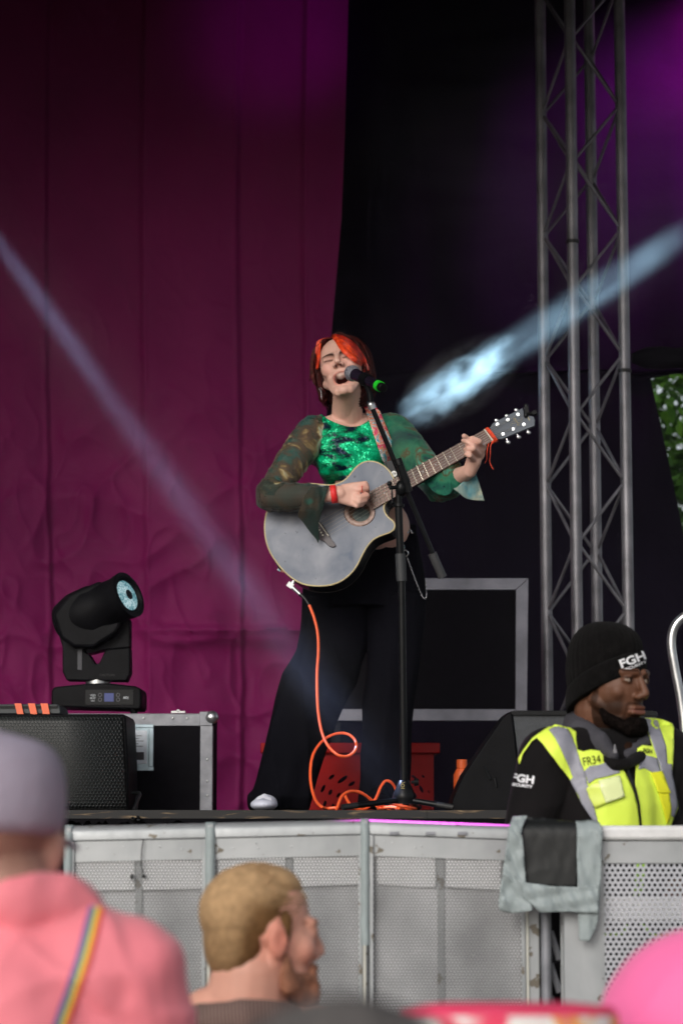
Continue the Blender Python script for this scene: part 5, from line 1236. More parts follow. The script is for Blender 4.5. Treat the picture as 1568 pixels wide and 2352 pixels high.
tot = 1 - 2 ** (-21 / 12); b = MB(); fret = lambda n_: 1 - (1 - 2 ** (-n_ / 12)) / tot
for n_ in range(1, 21): b.tube([fb(fret(n_), 0.0, 0.0108), fb(fret(n_), 1.0, 0.0108)], 0.0012, 6)
obj('frets', b, mat('fret_wire', (0.8, 0.74, 0.6), 0.25, 0.8), fbd)
b = MB()
for n_ in (3, 5, 7, 9, 15, 17): p = fb((fret(n_) + fret(n_ - 1)) / 2, 0.5, 0.0102); b.ball(p, 0.0024, nu=10, nv=6)
for s in (0.3, 0.7): b.ball(fb((fret(12) + fret(11)) / 2, s, 0.0102), 0.0024, nu=10, nv=6)
obj('inlay_dots', b, mat('pearl', (0.8, 0.78, 0.76), 0.3), fbd)
b = MB(); b.tube([fb(1.0, 0, 0.012), fb(1.0, 1, 0.012)], 0.0026, 8); obj('nut', b, MATS['bone'], gt)
hpts = [(560, 655), (605, 590), (700, 540), (850, 462), (1030, 372), (1062, 470), (1185, 492), (1205, 530), (1200, 628), (1120, 658), (1060, 682), (890, 750), (740, 815), (635, 812)]
hsm = mat('grey_headstock', (0.11, 0.125, 0.15), 0.45, var=0.15, scale=10, spec=0.12)
b = MB(); b.prism([GH(x, y, 0.003) for x, y in hpts], -gn * 0.013); hdst = obj('headstock', b, hsm, gt, bevel=0.001, angle=50)
gold = mat('pale_gold_print', (0.55, 0.46, 0.26), 0.5)
b = MB()
for sx_, sy_ in ((1, 1), (-1, -1)):
    for path in ([(0, 0), (25, -22), (55, -22), (85, -45), (72, -58), (62, -48)], [(0, 0), (-20, -25), (-12, -52), (-38, -55), (-45, -38), (-30, -35)], [(0, 0), (40, 12), (70, -2), (92, -20)], [(5, 0), (10, 30), (35, 45), (45, 28), (30, 22)]):
        q = bez([GH(945 + sx_ * x, 570 + sy_ * y, 0.0033) for x, y in path], 4); m_ = len(q); b.tube(q, [0.0016 * (1 - 0.6 * abs(2 * i / (m_ - 1) - 0.6)) for i in range(m_)], 6, flat=0.4)
obj('scroll_ornament', b, gold, hdst)
vs, fs = text_poly('YAMAHA', 0.02); arr = np.array(vs); w_ = arr[:, 0].max() - arr[:, 0].min(); b = MB(); an = R(60); sc_ = 110 / w_
b.add([GH(1108 + (x * math.cos(an) + y * math.sin(an)) * sc_, 505 + (x * math.sin(an) - y * math.cos(an)) * sc_, 0.0035) for x, y in vs], fs); obj('headstock_lettering', b, gold, hdst, smooth=False)
for q in ((672, 612), (823, 547), (967, 470), (753, 750), (900, 677), (1053, 612)):
    b = MB(); p = GH(*q, 0.003); b.tube([p, p + gn * 0.004], 0.0054, 14); b.tube([p + gn * 0.004, p + gn * 0.009], 0.0028, 12); obj('string_post', b, chrome, hdst)
for q, a_ in (((655, 540), (672, 590)), ((805, 475), (820, 520)), ((938, 390), (950, 430)), ((820, 850), (795, 800)), ((972, 775), (945, 735)), ((1113, 710), (1098, 675))):
    b = MB(); p = GH(*q, -0.006); b.ball(p, (0.0078, 0.003, 0.0065), Matrix.Rotation(0.4, 3, 'Y')); b.tube([p, GH(*a_, -0.006)], 0.0022, 8); obj('tuning_peg', b, chrome, hdst)
# strings
b = MB(); sr = [0.00075, 0.0007, 0.0006, 0.0005, 0.00045, 0.0004]
SP0, SP1 = np.array(g3c(812, 700)), np.array(g3c(932, 872))
for k in range(6):
    s = k / 5; a_ = SP0 * (1 - s) + SP1 * s; b.tube([G(a_[0], a_[1], 0.013), fb(1.0, 0.1 + 0.8 * s, 0.0145)], sr[k], 5)
    q = ((672, 612), (823, 547), (967, 470), (1053, 612), (900, 677), (753, 750))[k]; b.tube([fb(1.0, 0.1 + 0.8 * s, 0.0145), GH(*q, 0.009)], 0.0005, 5)
obj('strings', b, mat('steel_string', (0.5, 0.47, 0.42), 0.35, 0.8), gt)
# orange hair tie and its ends
b = MB()
for k in range(4): b.tube([fb(1.012 + 0.006 * k, -0.06, 0.004), fb(1.012 + 0.006 * k, 0.2, 0.0155), fb(1.012 + 0.006 * k, 0.8, 0.0155), fb(1.012 + 0.006 * k, 1.06, 0.004), fb(1.012 + 0.006 * k, 1.0, -0.02), fb(1.012 + 0.006 * k, 0.0, -0.02)], 0.0019, 6, closed=True)
htm = mat('orange_red_cord', (0.80, 0.07, 0.02), 0.6, var=0.3, scale=200); ht = obj('cord_tie', b, htm, gt)
b = MB(); b.ball(GH(605, 865, 0.006), 0.0055)
b.tube(bez([GH(598, 868, 0.008), GH(575, 930, 0.006), GH(568, 1050, 0.004), GH(560, 1130, 0.004), GH(580, 1200, 0.004), GH(615, 1258, 0.004)], 5), 0.0015, 6)
b.tube(bez([GH(560, 868, 0.008), GH(535, 930, 0.006), GH(520, 1050, 0.005), GH(518, 1110, 0.005), GH(492, 1168, 0.005)], 5), 0.0015, 6); obj('cord_ends', b, htm, gt)
# clip-on tuner
b = MB(); b.caps(GH(1085, 340, 0.008), GH(1082, 490, 0.008), 0.0075, 0.0075); b.box(GH(1088, 410, 0.008), (0.014, 0.02, 0.022), Matrix.Rotation(-0.2, 3, 'Y')); tn = obj('clip_on_tuner', b, gun2, gt)
b = MB(); b.tube([GH(1205, 445, -0.004), GH(1205, 445, 0.012)], 0.0085, 18); b.tube([GH(1110, 462, 0.004), GH(1200, 447, 0.004)], 0.006, 10); obj('tuner_dial', b, gun, tn)
b = MB(); b.tube([G(527, 428, -0.02), G(527, 418, 0.004)], 0.002, 8); b.tube([G(240, 952, -0.03), G(232, 968, -0.03)], 0.006, 10); obj('strap_button', b, chrome, gt)
b = MB(); b.prism([G(120, 812, -0.02), G(132, 812, -0.02), G(168, 880, -0.02), G(160, 888, -0.02)], -gn * 0.04); obj('preamp_panel', b, gun, gt)
# strap draped over the shoulder and chest
stm = NT('swirled_strap_print'); v_ = stm.obj((1, 1, 1))
nz1 = stm.noise(v_, 14, 3, 3.5)
stm.l(stm.ramp(nz1, [(0.30, (0.03, 0.30, 0.42)), (0.38, (0.70, 0.74, 0.76)), (0.42, (0.03, 0.02, 0.05)), (0.44, (0.80, 0.55, 0.45)), (0.48, (0.80, 0.20, 0.05)), (0.53, (0.75, 0.66, 0.68)), (0.56, (0.70, 0.03, 0.05)), (0.63, (0.80, 0.10, 0.22))], 'CONSTANT'), stm.b.inputs['Base Color'])
stm.b.inputs['Roughness'].default_value = 0.45
TB = bvh_of(top, sb, seqtop)
z1 = lambda x, y: (658.6 + 0.2 * x, 721.3 + 0.2 * y)
lef = [(885, 1065), (925, 1170), (1000, 1400), (1075, 1620), (1108, 1705)]; rig = [(1285, 1665), (1255, 1590), (1180, 1400), (1120, 1250), (1065, 1115), (1030, 1075)]
b = MB(); drape(b, [z1(*q) for q in lef] + [z1(*q) for q in rig], TB, 0.010, 4, relax=8); obj('guitar_strap', b, stm.m, gt, solid=0.003, angle=80)
b = MB(); pts = [P(852, 942, 8.34), P(848, 936, 8.38), P(850, 945, 8.44), P(860, 975, 8.48), P(840, 1040, 8.50), P(760, 1160, 8.46), P(690, 1240, 8.30), G(180, 900, -0.06)]
pts = bez(pts, 5); prev = None; rows = []
for i, p in enumerate(pts):
    t = (pts[min(i + 1, len(pts) - 1)] - pts[max(i - 1, 0)]).normalized(); wv = t.cross(Vector((0, 1, 0)) if i > 14 else Vector((-0.3, 0.9, 0.3))).normalized() * 0.027
    rows.append([p - wv, p + wv])
for i in range(len(rows) - 1): b.add([rows[i][0], rows[i][1], rows[i + 1][1], rows[i + 1][0]], [(0, 1, 2, 3)])
obj('strap_back', b, stm.m, gt, solid=0.003)
b = MB(); b.prism([PP(*z1(*q), P(890, 1085, 8.19), Vector((0, -1, 0))) for q in ((1108, 1700), (1280, 1662), (1315, 1740), (1330, 1800), (1290, 1830), (1190, 1835), (1150, 1790))], (0, 0.006, 0)); b.prism([PP(*z1(*q), P(890, 1085, 8.10), Vector((0, -1, 0))) for q in ((1190, 1790), (1290, 1770), (1320, 1850), (1230, 1880))], (0, 0.05, 0)); le = obj('leather_end', b, mat('grey_leather', (0.03, 0.03, 0.034), 0.5), gt)
b = MB(); b.prism([PP(*z1(*q), P(900, 1090, 8.085), Vector((0, -1, 0))) for q in bez2([(1200, 1812), (1225, 1800), (1255, 1812), (1258, 1858), (1225, 1868), (1200, 1855)], 2)], (0, 0.003, 0)); td = obj('metal_tag', b, mat('tag_metal', (0.72, 0.72, 0.70), 0.3, 0.6), gt)
flat_text('19', *z1(1228, 1836), 7, 8.0835, gun, td, bold=0.02)
b = MB(); b.tube([P(886, 1062, 8.15), P(889, 1085, 8.13), P(895, 1094, 8.085)], 0.0016, 6); obj('tag_ring', b, silver, td)
# ============================================================ guard and crowd
def text_drape(lines, u, v, w, h, rot, bvh, off, m, parent, name='lettering', bold=0.02, solid=0.001, shear=0):
    b = MB()
    for txt, dv, ww, hh in lines:
        vs, fs = text_poly(txt, bold); a = np.array(vs); x0, x1 = a[:, 0].min(), a[:, 0].max(); y0, y1 = a[:, 1].min(), a[:, 1].max()
        cr, sr = math.cos(rot), math.sin(rot); pts = []
        for x, y in vs:
            X = (x - (x0 + x1) / 2) / (x1 - x0) * ww; Y = (y - (y0 + y1) / 2) / (y1 - y0) * hh - dv; X += Y * shear
            pts.append((u + X * cr - Y * sr * -1 * -1 if False else u + X * cr + (-Y) * (sr), v - X * sr - Y * cr))
        hs = [hit(bvh, q[0], q[1], off) for q in pts]
        idx = {}; out = []
        for i, q in enumerate(hs):
            if q is not None: idx[i] = len(out); out.append(q)
        b.add(out, [tuple(idx[i] for i in f) for f in fs if all(i in idx for i in f)])
    return obj(name, b, m, parent, smooth=False)
g5 = lambda x, y: (1129 + x * 0.28, 1379.8 + y * 0.28)
GY = 5.38
gd = thing('person', 'security guard in black beanie and yellow high visibility vest looking to the right', 'person', (P(1400, 1900, GY).x, GY, 0.20))
HG = headM(P(1402, 1574, 5.38), yaw=R(44), pitch=R(-3), roll=R(0), s=0.95)
dskin = mat('dark_brown_skin', (0.125, 0.052, 0.028), 0.55, var=0.12, scale=20, bump=0.06, bscale=120, attr='Col')
b = MB(); E, C = head_prims(b, HG, jaw=1.05, ears=False, cheek=0.8)
E((0, -0.100, -0.022), (0.016, 0.009, 0.009))
C((-0.018, -0.083, -0.062), (0.018, -0.083, -0.062), 0.0075, 0.0075); C((-0.016, -0.085, -0.051), (0.016, -0.085, -0.051), 0.006, 0.006)
b.caps(HG @ Vector((0, 0.025, -0.06)), P(1405, 1712, 5.42), 0.062, 0.066)
sl, sr_ = P(1262, 1742, 5.30), P(1522, 1735, 5.46)
b.caps(P(1330, 1760, 5.36), P(1470, 1755, 5.44), 0.08, 0.08); b.caps(P(1395, 1790, 5.40), P(1400, 2080, 5.42), 0.12, 0.11)
eL, eR = P(1212, 1905, 5.28), P(1580, 1890, 5.44); wL_, wR_ = P(1290, 2020, 5.22), P(1560, 2020, 5.24)
b.chain([sl, eL, wL_], [0.05, 0.04, 0.027]); b.chain([sr_, eR, wR_], [0.05, 0.04, 0.027])
for w, e in ((wL_, eL), (wR_, eR)):
    d = (w - e).normalized(); b.caps(w, w + d * 0.07, 0.024, 0.028)
    for k in range(4): q = w + d * 0.08 + Vector(((k - 1.5) * 0.017, 0.0, 0)); finger(b, [q, q + d * 0.035, q + d * 0.06 + Vector((0, 0.01, 0))], 0.009, 0.0075)
    q = w + d * 0.03; finger(b, [q + Vector((0.02, 0, 0)), q + d * 0.03 + Vector((0.042, 0, 0)), q + d * 0.055 + Vector((0.045, 0, 0))], 0.011, 0.008)
hipz = 1.10
hx0 = P(1400, 1900, 5.42).x
for s in (-1, 1): b.chain([Vector((hx0 + s * 0.09, 5.42, hipz)), Vector((hx0 + s * 0.11, 5.40, 0.68)), Vector((hx0 + s * 0.12, 5.43, 0.28))], [0.09, 0.055, 0.04])
b.caps(Vector((hx0 - 0.05, 5.42, 1.12)), Vector((hx0 + 0.05, 5.42, 1.12)), 0.12, 0.12)
gb = blob('body', b, dskin, gd, voxel=0.0032, smooth=2)
def gface(co, nr):
    l = loc_of(co, HG); near = (np.abs(l) < 0.15).all(1); x, y, z = l.T; l2 = l.copy(); fr = ((y < -0.05) & near).astype(float)
    for s in (-1, 1):
        w = g3(l, (s * 0.018, -0.085, 0.012), (0.008, 0.03, 0.010)) * near; l2[:, 1] += 0.006 * w
        w = g3(l, (s * 0.031, -0.09, 0.014), (0.014, 0.03, 0.005)) * near; l2[:, 1] += 0.003 * w
    l2[:, 1] += 0.003 * np.exp(-((z + 0.0565) / 0.0018) ** 2) * (np.abs(x) < 0.022) * fr
    l2[:, 1] -= 0.004 * sm(-0.07, -0.09, z) * fr
    return np.where(near[:, None], from_loc(l2, HG), co)
def gcol(co, nr):
    l = loc_of(co, HG); near = (np.abs(l) < 0.16).all(1); x, y, z = l.T; c = np.ones_like(co); fr = ((y < -0.05) & near).astype(float)
    beard = sm(-0.060, -0.078, z + 0.55 * np.maximum(0, 0.02 - np.abs(x)) * 0 - 0.0 * x) * (y < 0.0) * near
    beard = np.maximum(beard, 0.9 * sm(-0.020, -0.05, z + 0.25 * (y + 0.04)) * sm(0.026, 0.042, np.abs(x)) * (y < 0.005) * near); beard = np.maximum(beard, 0.8 * sm(0.012, 0.004, np.abs(y + 0.008)) * sm(0.02, 0.0, z) * sm(0.05, 0.06, np.abs(x)) * near)
    c = mixc(c, (0.10, 0.12, 0.14), beard * 0.92)
    c = mixc(c, (0.15, 0.14, 0.15), np.exp(-((z + 0.042) / 0.0045) ** 2) * sm(0.034, 0.024, np.abs(x)) * fr * 0.85)
    c = mixc(c, (0.15, 0.14, 0.15), np.exp(-((np.abs(x) - 0.030) / 0.004) ** 2) * sm(-0.04, -0.046, z) * sm(-0.085, -0.075, z) * fr * 0.7)
    e = (x / 0.026) ** 2 + ((z + 0.0575) / 0.0105) ** 2
    c = mixc(c, (1.55, 1.25, 1.4), sm(1.15, 0.6, e) * fr * (z < -0.054) ); c = mixc(c, (1.3, 0.9, 0.9), sm(1.15, 0.6, e) * fr * (z >= -0.054) * 0.8)
    c = mixc(c, (0.2, 0.15, 0.15), np.exp(-((z + 0.0560) / 0.0014) ** 2) * (np.abs(x) < 0.026) * fr * 0.9)
    for s in (-1, 1):
        ee = ((x - s * 0.031) / 0.0125) ** 2 + ((z - 0.0120) / 0.0036) ** 2
        c = mixc(c, (3.0, 6.0, 9.0), sm(1.2, 0.8, ee) * fr * 0.65)
        c = mixc(c, (0.12, 0.12, 0.15), sm(1.3, 0.8, ((x - s * 0.031 - 0.003) / 0.0055) ** 2 + ((z - 0.013) / 0.0052) ** 2) * fr)
        c = mixc(c, (0.10, 0.10, 0.10), np.exp(-((z - 0.0175) / 0.0018) ** 2) * sm(0.016, 0.012, np.abs(x - s * 0.031)) * fr * 0.9)
        c = mixc(c, (0.12, 0.12, 0.12), np.exp(-((z - 0.034) / 0.0035) ** 2) * sm(0.022, 0.017, np.abs(x - s * 0.032)) * fr * 0.85)
        c = mixc(c, (0.25, 0.2, 0.2), g3(l, (s * 0.0085, -0.10, -0.031), (0.004, 0.014, 0.003)) * near)
    return c
apply_face(gb, gface, gcol)
# beard as short volume
bd = mat('black_beard', (0.006, 0.004, 0.0035), 0.9, var=0.5, scale=90, bump=0.9, bscale=220, spec=0.05)
b = MB(); E, C = head_prims(MB(), HG)
def Cb(a, c, ra, rb): b.caps(HG @ Vector(a), HG @ Vector(c), ra, rb, 12)
for s in (-1, 1):
    Cb((s * 0.052, -0.022, -0.060), (s * 0.046, -0.034, -0.078), 0.010, 0.014); Cb((s * 0.046, -0.034, -0.078), (s * 0.022, -0.070, -0.097), 0.015, 0.017); Cb((s * 0.020, -0.080, -0.085), (0, -0.082, -0.088), 0.012, 0.012)
Cb((-0.020, -0.076, -0.099), (0.020, -0.076, -0.099), 0.019, 0.019); Cb((-0.006, -0.084, -0.088), (0.006, -0.084, -0.088), 0.014, 0.014)
blob('beard', b, bd, gd, voxel=0.003, smooth=3)
# beanie
Gi = HG; b = MB(); rr = []
def bring(z, rx, ry, cy, k_=0.0020, n=96, tl=0.0):
    return [Gi @ Vector((rx * math.sin(2 * math.pi * i / n) * (1 + k_ * 12 * math.sin(i * 2 * math.pi / 2.666)), cy + ry * math.cos(2 * math.pi * i / n) * (1 + k_ * 12 * math.sin(i * 2 * math.pi / 2.666)), z + tl * math.cos(2 * math.pi * i / n))) for i in range(n)]
bn = mat('black_ribbed_knit', (0.0045, 0.004, 0.004), 0.95, var=0.4, scale=60, bump=0.5, bscale=260, sheen=0.02, spec=0.1)
for z, rx, ry, cy, tl_ in ((0.000, 0.075, 0.091, 0.016, -0.045), (0.030, 0.079, 0.095, 0.018, -0.042), (0.060, 0.080, 0.097, 0.021, -0.036), (0.092, 0.076, 0.092, 0.026, -0.028), (0.118, 0.064, 0.078, 0.032, -0.018), (0.136, 0.045, 0.057, 0.038, -0.010), (0.146, 0.024, 0.031, 0.042, -0.004), (0.149, 0.004, 0.005, 0.042, 0)):
    rr.append(bring(z, rx, ry, cy, tl=tl_))
b.rings(rr); bnie = obj('beanie', b, bn, gd, sub=1, angle=180)
b = MB(); rr = []
for z, rx, ry in ((0.003, 0.075, 0.094), (-0.003, 0.079, 0.098), (0.010, 0.082, 0.101), (0.035, 0.083, 0.102), (0.050, 0.082, 0.101), (0.055, 0.078, 0.096)): rr.append(bring(z - 0.024, rx, ry, 0.014, 0.00008, tl=-0.050))
b.rings(rr); fo = obj('folded_brim', b, bn, bnie, sub=1, angle=180)
FB = bvh_of(fo)
white_t = mat('white_embroidery', (0.85, 0.85, 0.88), 0.6)
text_drape([('FGH', -7, 60, 20), ('SECURITY', 8.5, 56, 6.5)], 1454, 1522, 0, 0, R(21), FB, 0.0035, white_t, fo, bold=0.03)
# jacket
jk = mat('black_jacket', (0.006, 0.005, 0.0055), 0.85, var=0.3, scale=5, bump=0.25, bscale=22, sheen=0.03, spec=0.15)
def fold_fn(amp, f=1.0, seed=0): return lambda co, nr: co + nr * (amp * np.array([noise.noise((p[0] * 13 * f + seed, p[1] * 13 * f, p[2] * 9 * f)) + 1.2 * (1 - abs(noise.noise((p[0] * 7 * f + p[2] * 5 * f, p[1] * 6 * f, p[2] * 6 * f - p[0] * 4 * f + seed)))) ** 4 for p in co]))[:, None]
b = MB(); b.caps(P(1330, 1775, 5.34), P(1470, 1768, 5.43), 0.098, 0.098); b.caps(P(1290, 1752, 5.32), P(1350, 1730, 5.38), 0.062, 0.055); b.caps(P(1505, 1742, 5.45), P(1450, 1725, 5.42), 0.062, 0.055)
b.caps(P(1375, 1850, 5.36), P(1385, 2100, 5.38), 0.135, 0.13); b.caps(P(1430, 1850, 5.40), P(1430, 2100, 5.42), 0.125, 0.125)
b.chain([sl, (sl + eL) / 2, eL, wL_], [0.068, 0.062, 0.055, 0.040]); b.chain([sr_, (sr_ + eR) / 2, eR, wR_], [0.068, 0.062, 0.055, 0.040])
jac = blob('jacket', b, jk, gd, voxel=0.006, smooth=5, fn=fold_fn(0.004))
JB = bvh_of(jac)
b = MB(); hoodm = mat('grey_hood', (0.045, 0.043, 0.052), 0.85, var=0.2, scale=10, bump=0.2, bscale=200)
b.chain([P(1345, 1632, 5.46), P(1325, 1660, 5.44), P(1335, 1688, 5.36), P(1375, 1708, 5.29), P(1408, 1735, 5.25)], [0.016, 0.030, 0.034, 0.024, 0.012]); b.chain([P(1345, 1632, 5.46), P(1420, 1650, 5.50), P(1480, 1690, 5.46), P(1475, 1712, 5.36), P(1440, 1735, 5.30)], [0.016, 0.03, 0.03, 0.022, 0.012]); b.chain([P(1326, 1690, 5.42), P(1300, 1690, 5.42), P(1350, 1690, 5.50)], [0.03, 0.02, 0.03])
blob('hood', b, hoodm, gd, voxel=0.004, smooth=5, fn=fold_fn(0.003, 2))
b = MB(); b.chain([P(1378, 1736, 5.28), P(1412, 1758, 5.24), P(1438, 1756, 5.245), P(1470, 1738, 5.31)], [0.015, 0.013, 0.012, 0.014]); blob('collar', b, jk, gd, voxel=0.004, smooth=4)
b = MB(); z0_ = hit(JB, *g5(1008, 1200), 0.02, fallY=5.2); z0_ = P(*g5(1008, 1180), 5.195); b.tube([z0_, P(*g5(1010, 1225), 5.195)], [0.002, 0.0025], 8); b.box(P(*g5(1010, 1235), 5.195), (0.007, 0.003, 0.008)); obj('zip_pull', b, alu, gd)
yel = mat('hi_vis_yellow', (0.80, 1.0, 0.10), 0.6, var=0.05, scale=8, bump=0.25, bscale=25)
yel2 = mat('warm_yellow', (0.80, 0.80, 0.02), 0.6, var=0.05)
sil = mat('reflective_tape', (0.29, 0.29, 0.34), 0.5, var=0.08, scale=40, bump=0.15, bscale=60)
pale = mat('clear_pocket', (0.78, 0.85, 0.42), 0.3, var=0.05)
L5 = lambda pts: [g5(*q) for q in pts]
def piece(name, pts, off, m, parent, sol=0.0015, step=5, sp=0):
    b = MB(); q = L5(pts) if not sp else bez2(L5(pts) + [L5(pts)[0]], sp)[:-1]
    drape(b, q, JB, off, step, fallY=5.33); return obj(name, b, m, parent, solid=sol, angle=80)
vest = piece('vest', [(520, 1015), (590, 1030), (650, 1055), (692, 1085), (690, 1150), (702, 1225), (745, 1242), (810, 1228), (920, 1240), (985, 1280), (1040, 1340), (1090, 1420), (1130, 1500), (1165, 1590), (1192, 1690), (1222, 1930), (900, 1930), (860, 1850), (800, 1760), (740, 1670), (690, 1560), (640, 1470), (560, 1370), (480, 1260), (420, 1180), (370, 1130), (330, 1160), (260, 1260), (232, 1345), (222, 1300), (270, 1220), (340, 1130), (440, 1060)], 0.007, yel, gd)
piece('vest_right_panel', [(1255, 962), (1360, 968), (1400, 975), (1475, 1010), (1490, 1060), (1475, 1340), (1465, 1430), (1500, 1600), (1515, 1700), (1480, 1780), (1430, 1930), (1235, 1930), (1210, 1750), (1180, 1600), (1168, 1500), (1175, 1350), (1190, 1220), (1230, 1195), (1310, 1205), (1290, 1130), (1262, 1050)], 0.007, yel, vest)
piece('reflective_strip', [(470, 1072), (550, 1028), (612, 1050), (650, 1130), (690, 1220), (755, 1400), (800, 1560), (840, 1700), (880, 1850), (920, 1930), (900, 1930), (860, 1850), (800, 1760), (740, 1670), (715, 1600), (640, 1475), (665, 1450), (620, 1350), (560, 1220), (515, 1130)], 0.0110, sil, vest)
piece('reflective_strip', [(757, 1402), (800, 1362), (880, 1352), (975, 1320), (1050, 1420), (950, 1450), (850, 1472), (795, 1512)], 0.0116, sil, vest)
piece('reflective_strip', [(1255, 965), (1360, 982), (1382, 1080), (1420, 1200), (1430, 1342), (1466, 1345), (1470, 1440), (1500, 1600), (1512, 1690), (1480, 1780), (1452, 1760), (1440, 1600), (1400, 1480), (1370, 1360), (1330, 1240), (1290, 1120), (1260, 1030)], 0.0110, sil, vest)
piece('reflective_strip', [(1202, 1272), (1240, 1265), (1345, 1300), (1385, 1440), (1300, 1412), (1240, 1382), (1197, 1395)], 0.0116, sil, vest)
piece('pocket', [(776, 1542), (862, 1492), (1040, 1445), (1086, 1612), (932, 1668), (845, 1700), (800, 1620)], 0.0150, mat('pocket_film', (0.70, 0.82, 0.12), 0.3), vest)
piece('identity_card', [(875, 1492), (1040, 1448), (1082, 1610), (934, 1662)], 0.0185, pale, vest)
piece('pocket', [(1292, 1422), (1382, 1410), (1420, 1500), (1450, 1582), (1355, 1584)], 0.0165, yel2, vest, sol=0.003)
piece('pocket', [(1357, 1588), (1440, 1584), (1456, 1700), (1452, 1780), (1425, 1835), (1390, 1700)], 0.0145, yel2, vest, sol=0.002)
b = MB(); drape(b, L5([(1068, 1300), (1082, 1300), (1120, 1420), (1172, 1545), (1200, 1660), (1228, 1930), (1212, 1930), (1188, 1680), (1158, 1560), (1105, 1430)]), JB, 0.0125, 4, fallY=5.3); obj('zip', b, gun2, vest, solid=0.002)
VB = bvh_of(vest, jac)
VR = bvh_of(*[o for o in vest.children if o.name.startswith('vest_right')], jac)
text_drape([('FR34', 0, 40, 19)], g5(818, 1318)[0], g5(818, 1312)[1], 0, 0, R(10), VB, 0.0022, gun, vest, 'handwriting', bold=0.0)
text_drape([('FGH', 0, 19, 9)], *g5(1268, 1242), 0, 0, R(-8), JB, 0.0130, gun, vest, 'small_badge', bold=0.02)
text_drape([('FGH', -6, 52, 19), ('SECURITY', 10, 50, 7)], *g5(252, 1482), 0, 0, R(-8), JB, 0.0015, white_t, jac, 'sleeve_lettering', bold=0.04)
b = MB()
for s in (-1, 1): b.chain([Vector((hx0 + s * 0.09, 5.42, hipz)), Vector((hx0 + s * 0.11, 5.40, 0.68)), Vector((hx0 + s * 0.12, 5.43, 0.30))], [0.105, 0.075, 0.065])
b.caps(Vector((hx0 - 0.05, 5.42, 1.12)), Vector((hx0 + 0.05, 5.42, 1.12)), 0.132, 0.132)
gtr = blob('trousers', b, jk, gd, voxel=0.007, smooth=4, fn=fold_fn(0.004))
neon = mat('neon_piping', (0.45, 0.85, 0.03), 0.5)
for pth in ([(1465, 1975), (1462, 2010), (1456, 2062)], [(1478, 1975), (1475, 2010), (1468, 2062)], [(1380, 2144), (1410, 2146), (1430, 2142), (1440, 2125)], [(1470, 2120), (1485, 2138), (1510, 2150), (1568, 2140)]):
    b = MB(); b.tube(bez([hit(JB, u, v, 0.004, fallY=5.26) or P(u, v, 5.26) for u, v in pth], 4), 0.004, 6); obj('neon_piping', b, neon, jac)
for s in (-1, 1):
    b = MB(); c = Vector((hx0 + s * 0.125, 5.38, 0.20)); b.ball(c + Vector((0, -0.02, 0.034)), (0.048, 0.12, 0.034)); b.caps(c + Vector((0, 0.04, 0.06)), c + Vector((0, 0.05, 0.12)), 0.05, 0.05); blob('boot', b, gun, gd, voxel=0.006, smooth=3)
b = MB(); b.box2((hx0 - 0.6, 5.12, 0.17), (hx0 + 0.6, 5.62, 0.198))
for sx_ in (-0.55, 0.55): b.box2((hx0 + sx_ - 0.02, 5.14, 0.0), (hx0 + sx_ + 0.02, 5.6, 0.169))
tag(obj('barrier_step', b, bal.m, bevel=0.002), 'aluminium step behind the crowd barrier that the guard stands on', 'step')

# ---- simple standing bodies for the people in the crowd
def standing(b, x, Y, ztop, hw=0.20, arms=True, zneck=None):
    """legs, hips and torso under the clothes; ztop = shoulder height"""
    hz = ztop * 0.60
    b.caps(Vector((x - hw * 0.55, Y, ztop - 0.06)), Vector((x + hw * 0.55, Y, ztop - 0.06)), 0.07, 0.07)
    b.caps(Vector((x, Y, ztop - 0.15)), Vector((x, Y, hz + 0.05)), 0.13, 0.115); b.caps(Vector((x - 0.05, Y, hz)), Vector((x + 0.05, Y, hz)), 0.115, 0.115)
    for s in (-1, 1): b.chain([Vector((x + s * 0.08, Y, hz)), Vector((x + s * 0.09, Y - 0.01, hz * 0.52)), Vector((x + s * 0.10, Y + 0.02, 0.09))], [0.085, 0.055, 0.038])
    for s in (-1, 1): b.caps(Vector((x + s * 0.10, Y + 0.02, 0.05)), Vector((x + s * 0.11, Y + 0.15, 0.035)), 0.04, 0.03)
    for s in (-1, 1):
        sh_ = Vector((x + s * hw, Y, ztop - 0.06)); el = sh_ + Vector((s * 0.05, 0.03, -0.27)); wr = el + Vector((-s * 0.03, 0.17, -0.14)); b.chain([sh_, el, wr], [0.05, 0.04, 0.027])
        d = (wr - el).normalized(); b.caps(wr, wr + d * 0.06, 0.025, 0.028)
        for k in range(4): q = wr + d * 0.075 + Vector(((k - 1.5) * 0.017, 0, 0)); finger(b, [q, q + d * 0.035, q + d * 0.055 + Vector((0, 0, -0.02))], 0.009, 0.0075)
        q = wr + d * 0.03; finger(b, [q, q + d * 0.03 + Vector((-s * 0.03, 0, 0)), q + d * 0.055 + Vector((-s * 0.035, 0, 0))], 0.011, 0.008)
def shirt(b, x, Y, ztop, hw, r=0.0, zb=None):
    hz = ztop * 0.60
    b.caps(Vector((x - hw * 0.75, Y, ztop - 0.07)), Vector((x + hw * 0.75, Y, ztop - 0.07)), 0.085 + r, 0.085 + r); b.caps(Vector((x - 0.06, Y, ztop - 0.2)), Vector((x - 0.03, Y, hz)), 0.14 + r, 0.14 + r); b.caps(Vector((x + 0.06, Y, ztop - 0.2)), Vector((x + 0.03, Y, hz)), 0.14 + r, 0.14 + r)
    b.caps(Vector((x, Y, ztop - 0.15)), Vector((x, Y, hz)), 0.15 + r, 0.14 + r)
    for s in (-1, 1):
        sh_ = Vector((x + s * hw, Y, ztop - 0.065)); el = sh_ + Vector((s * 0.05, 0.03, -0.27)); b.chain([sh_, sh_ * 0.4 + el * 0.6], [0.072 + r, 0.066 + r])
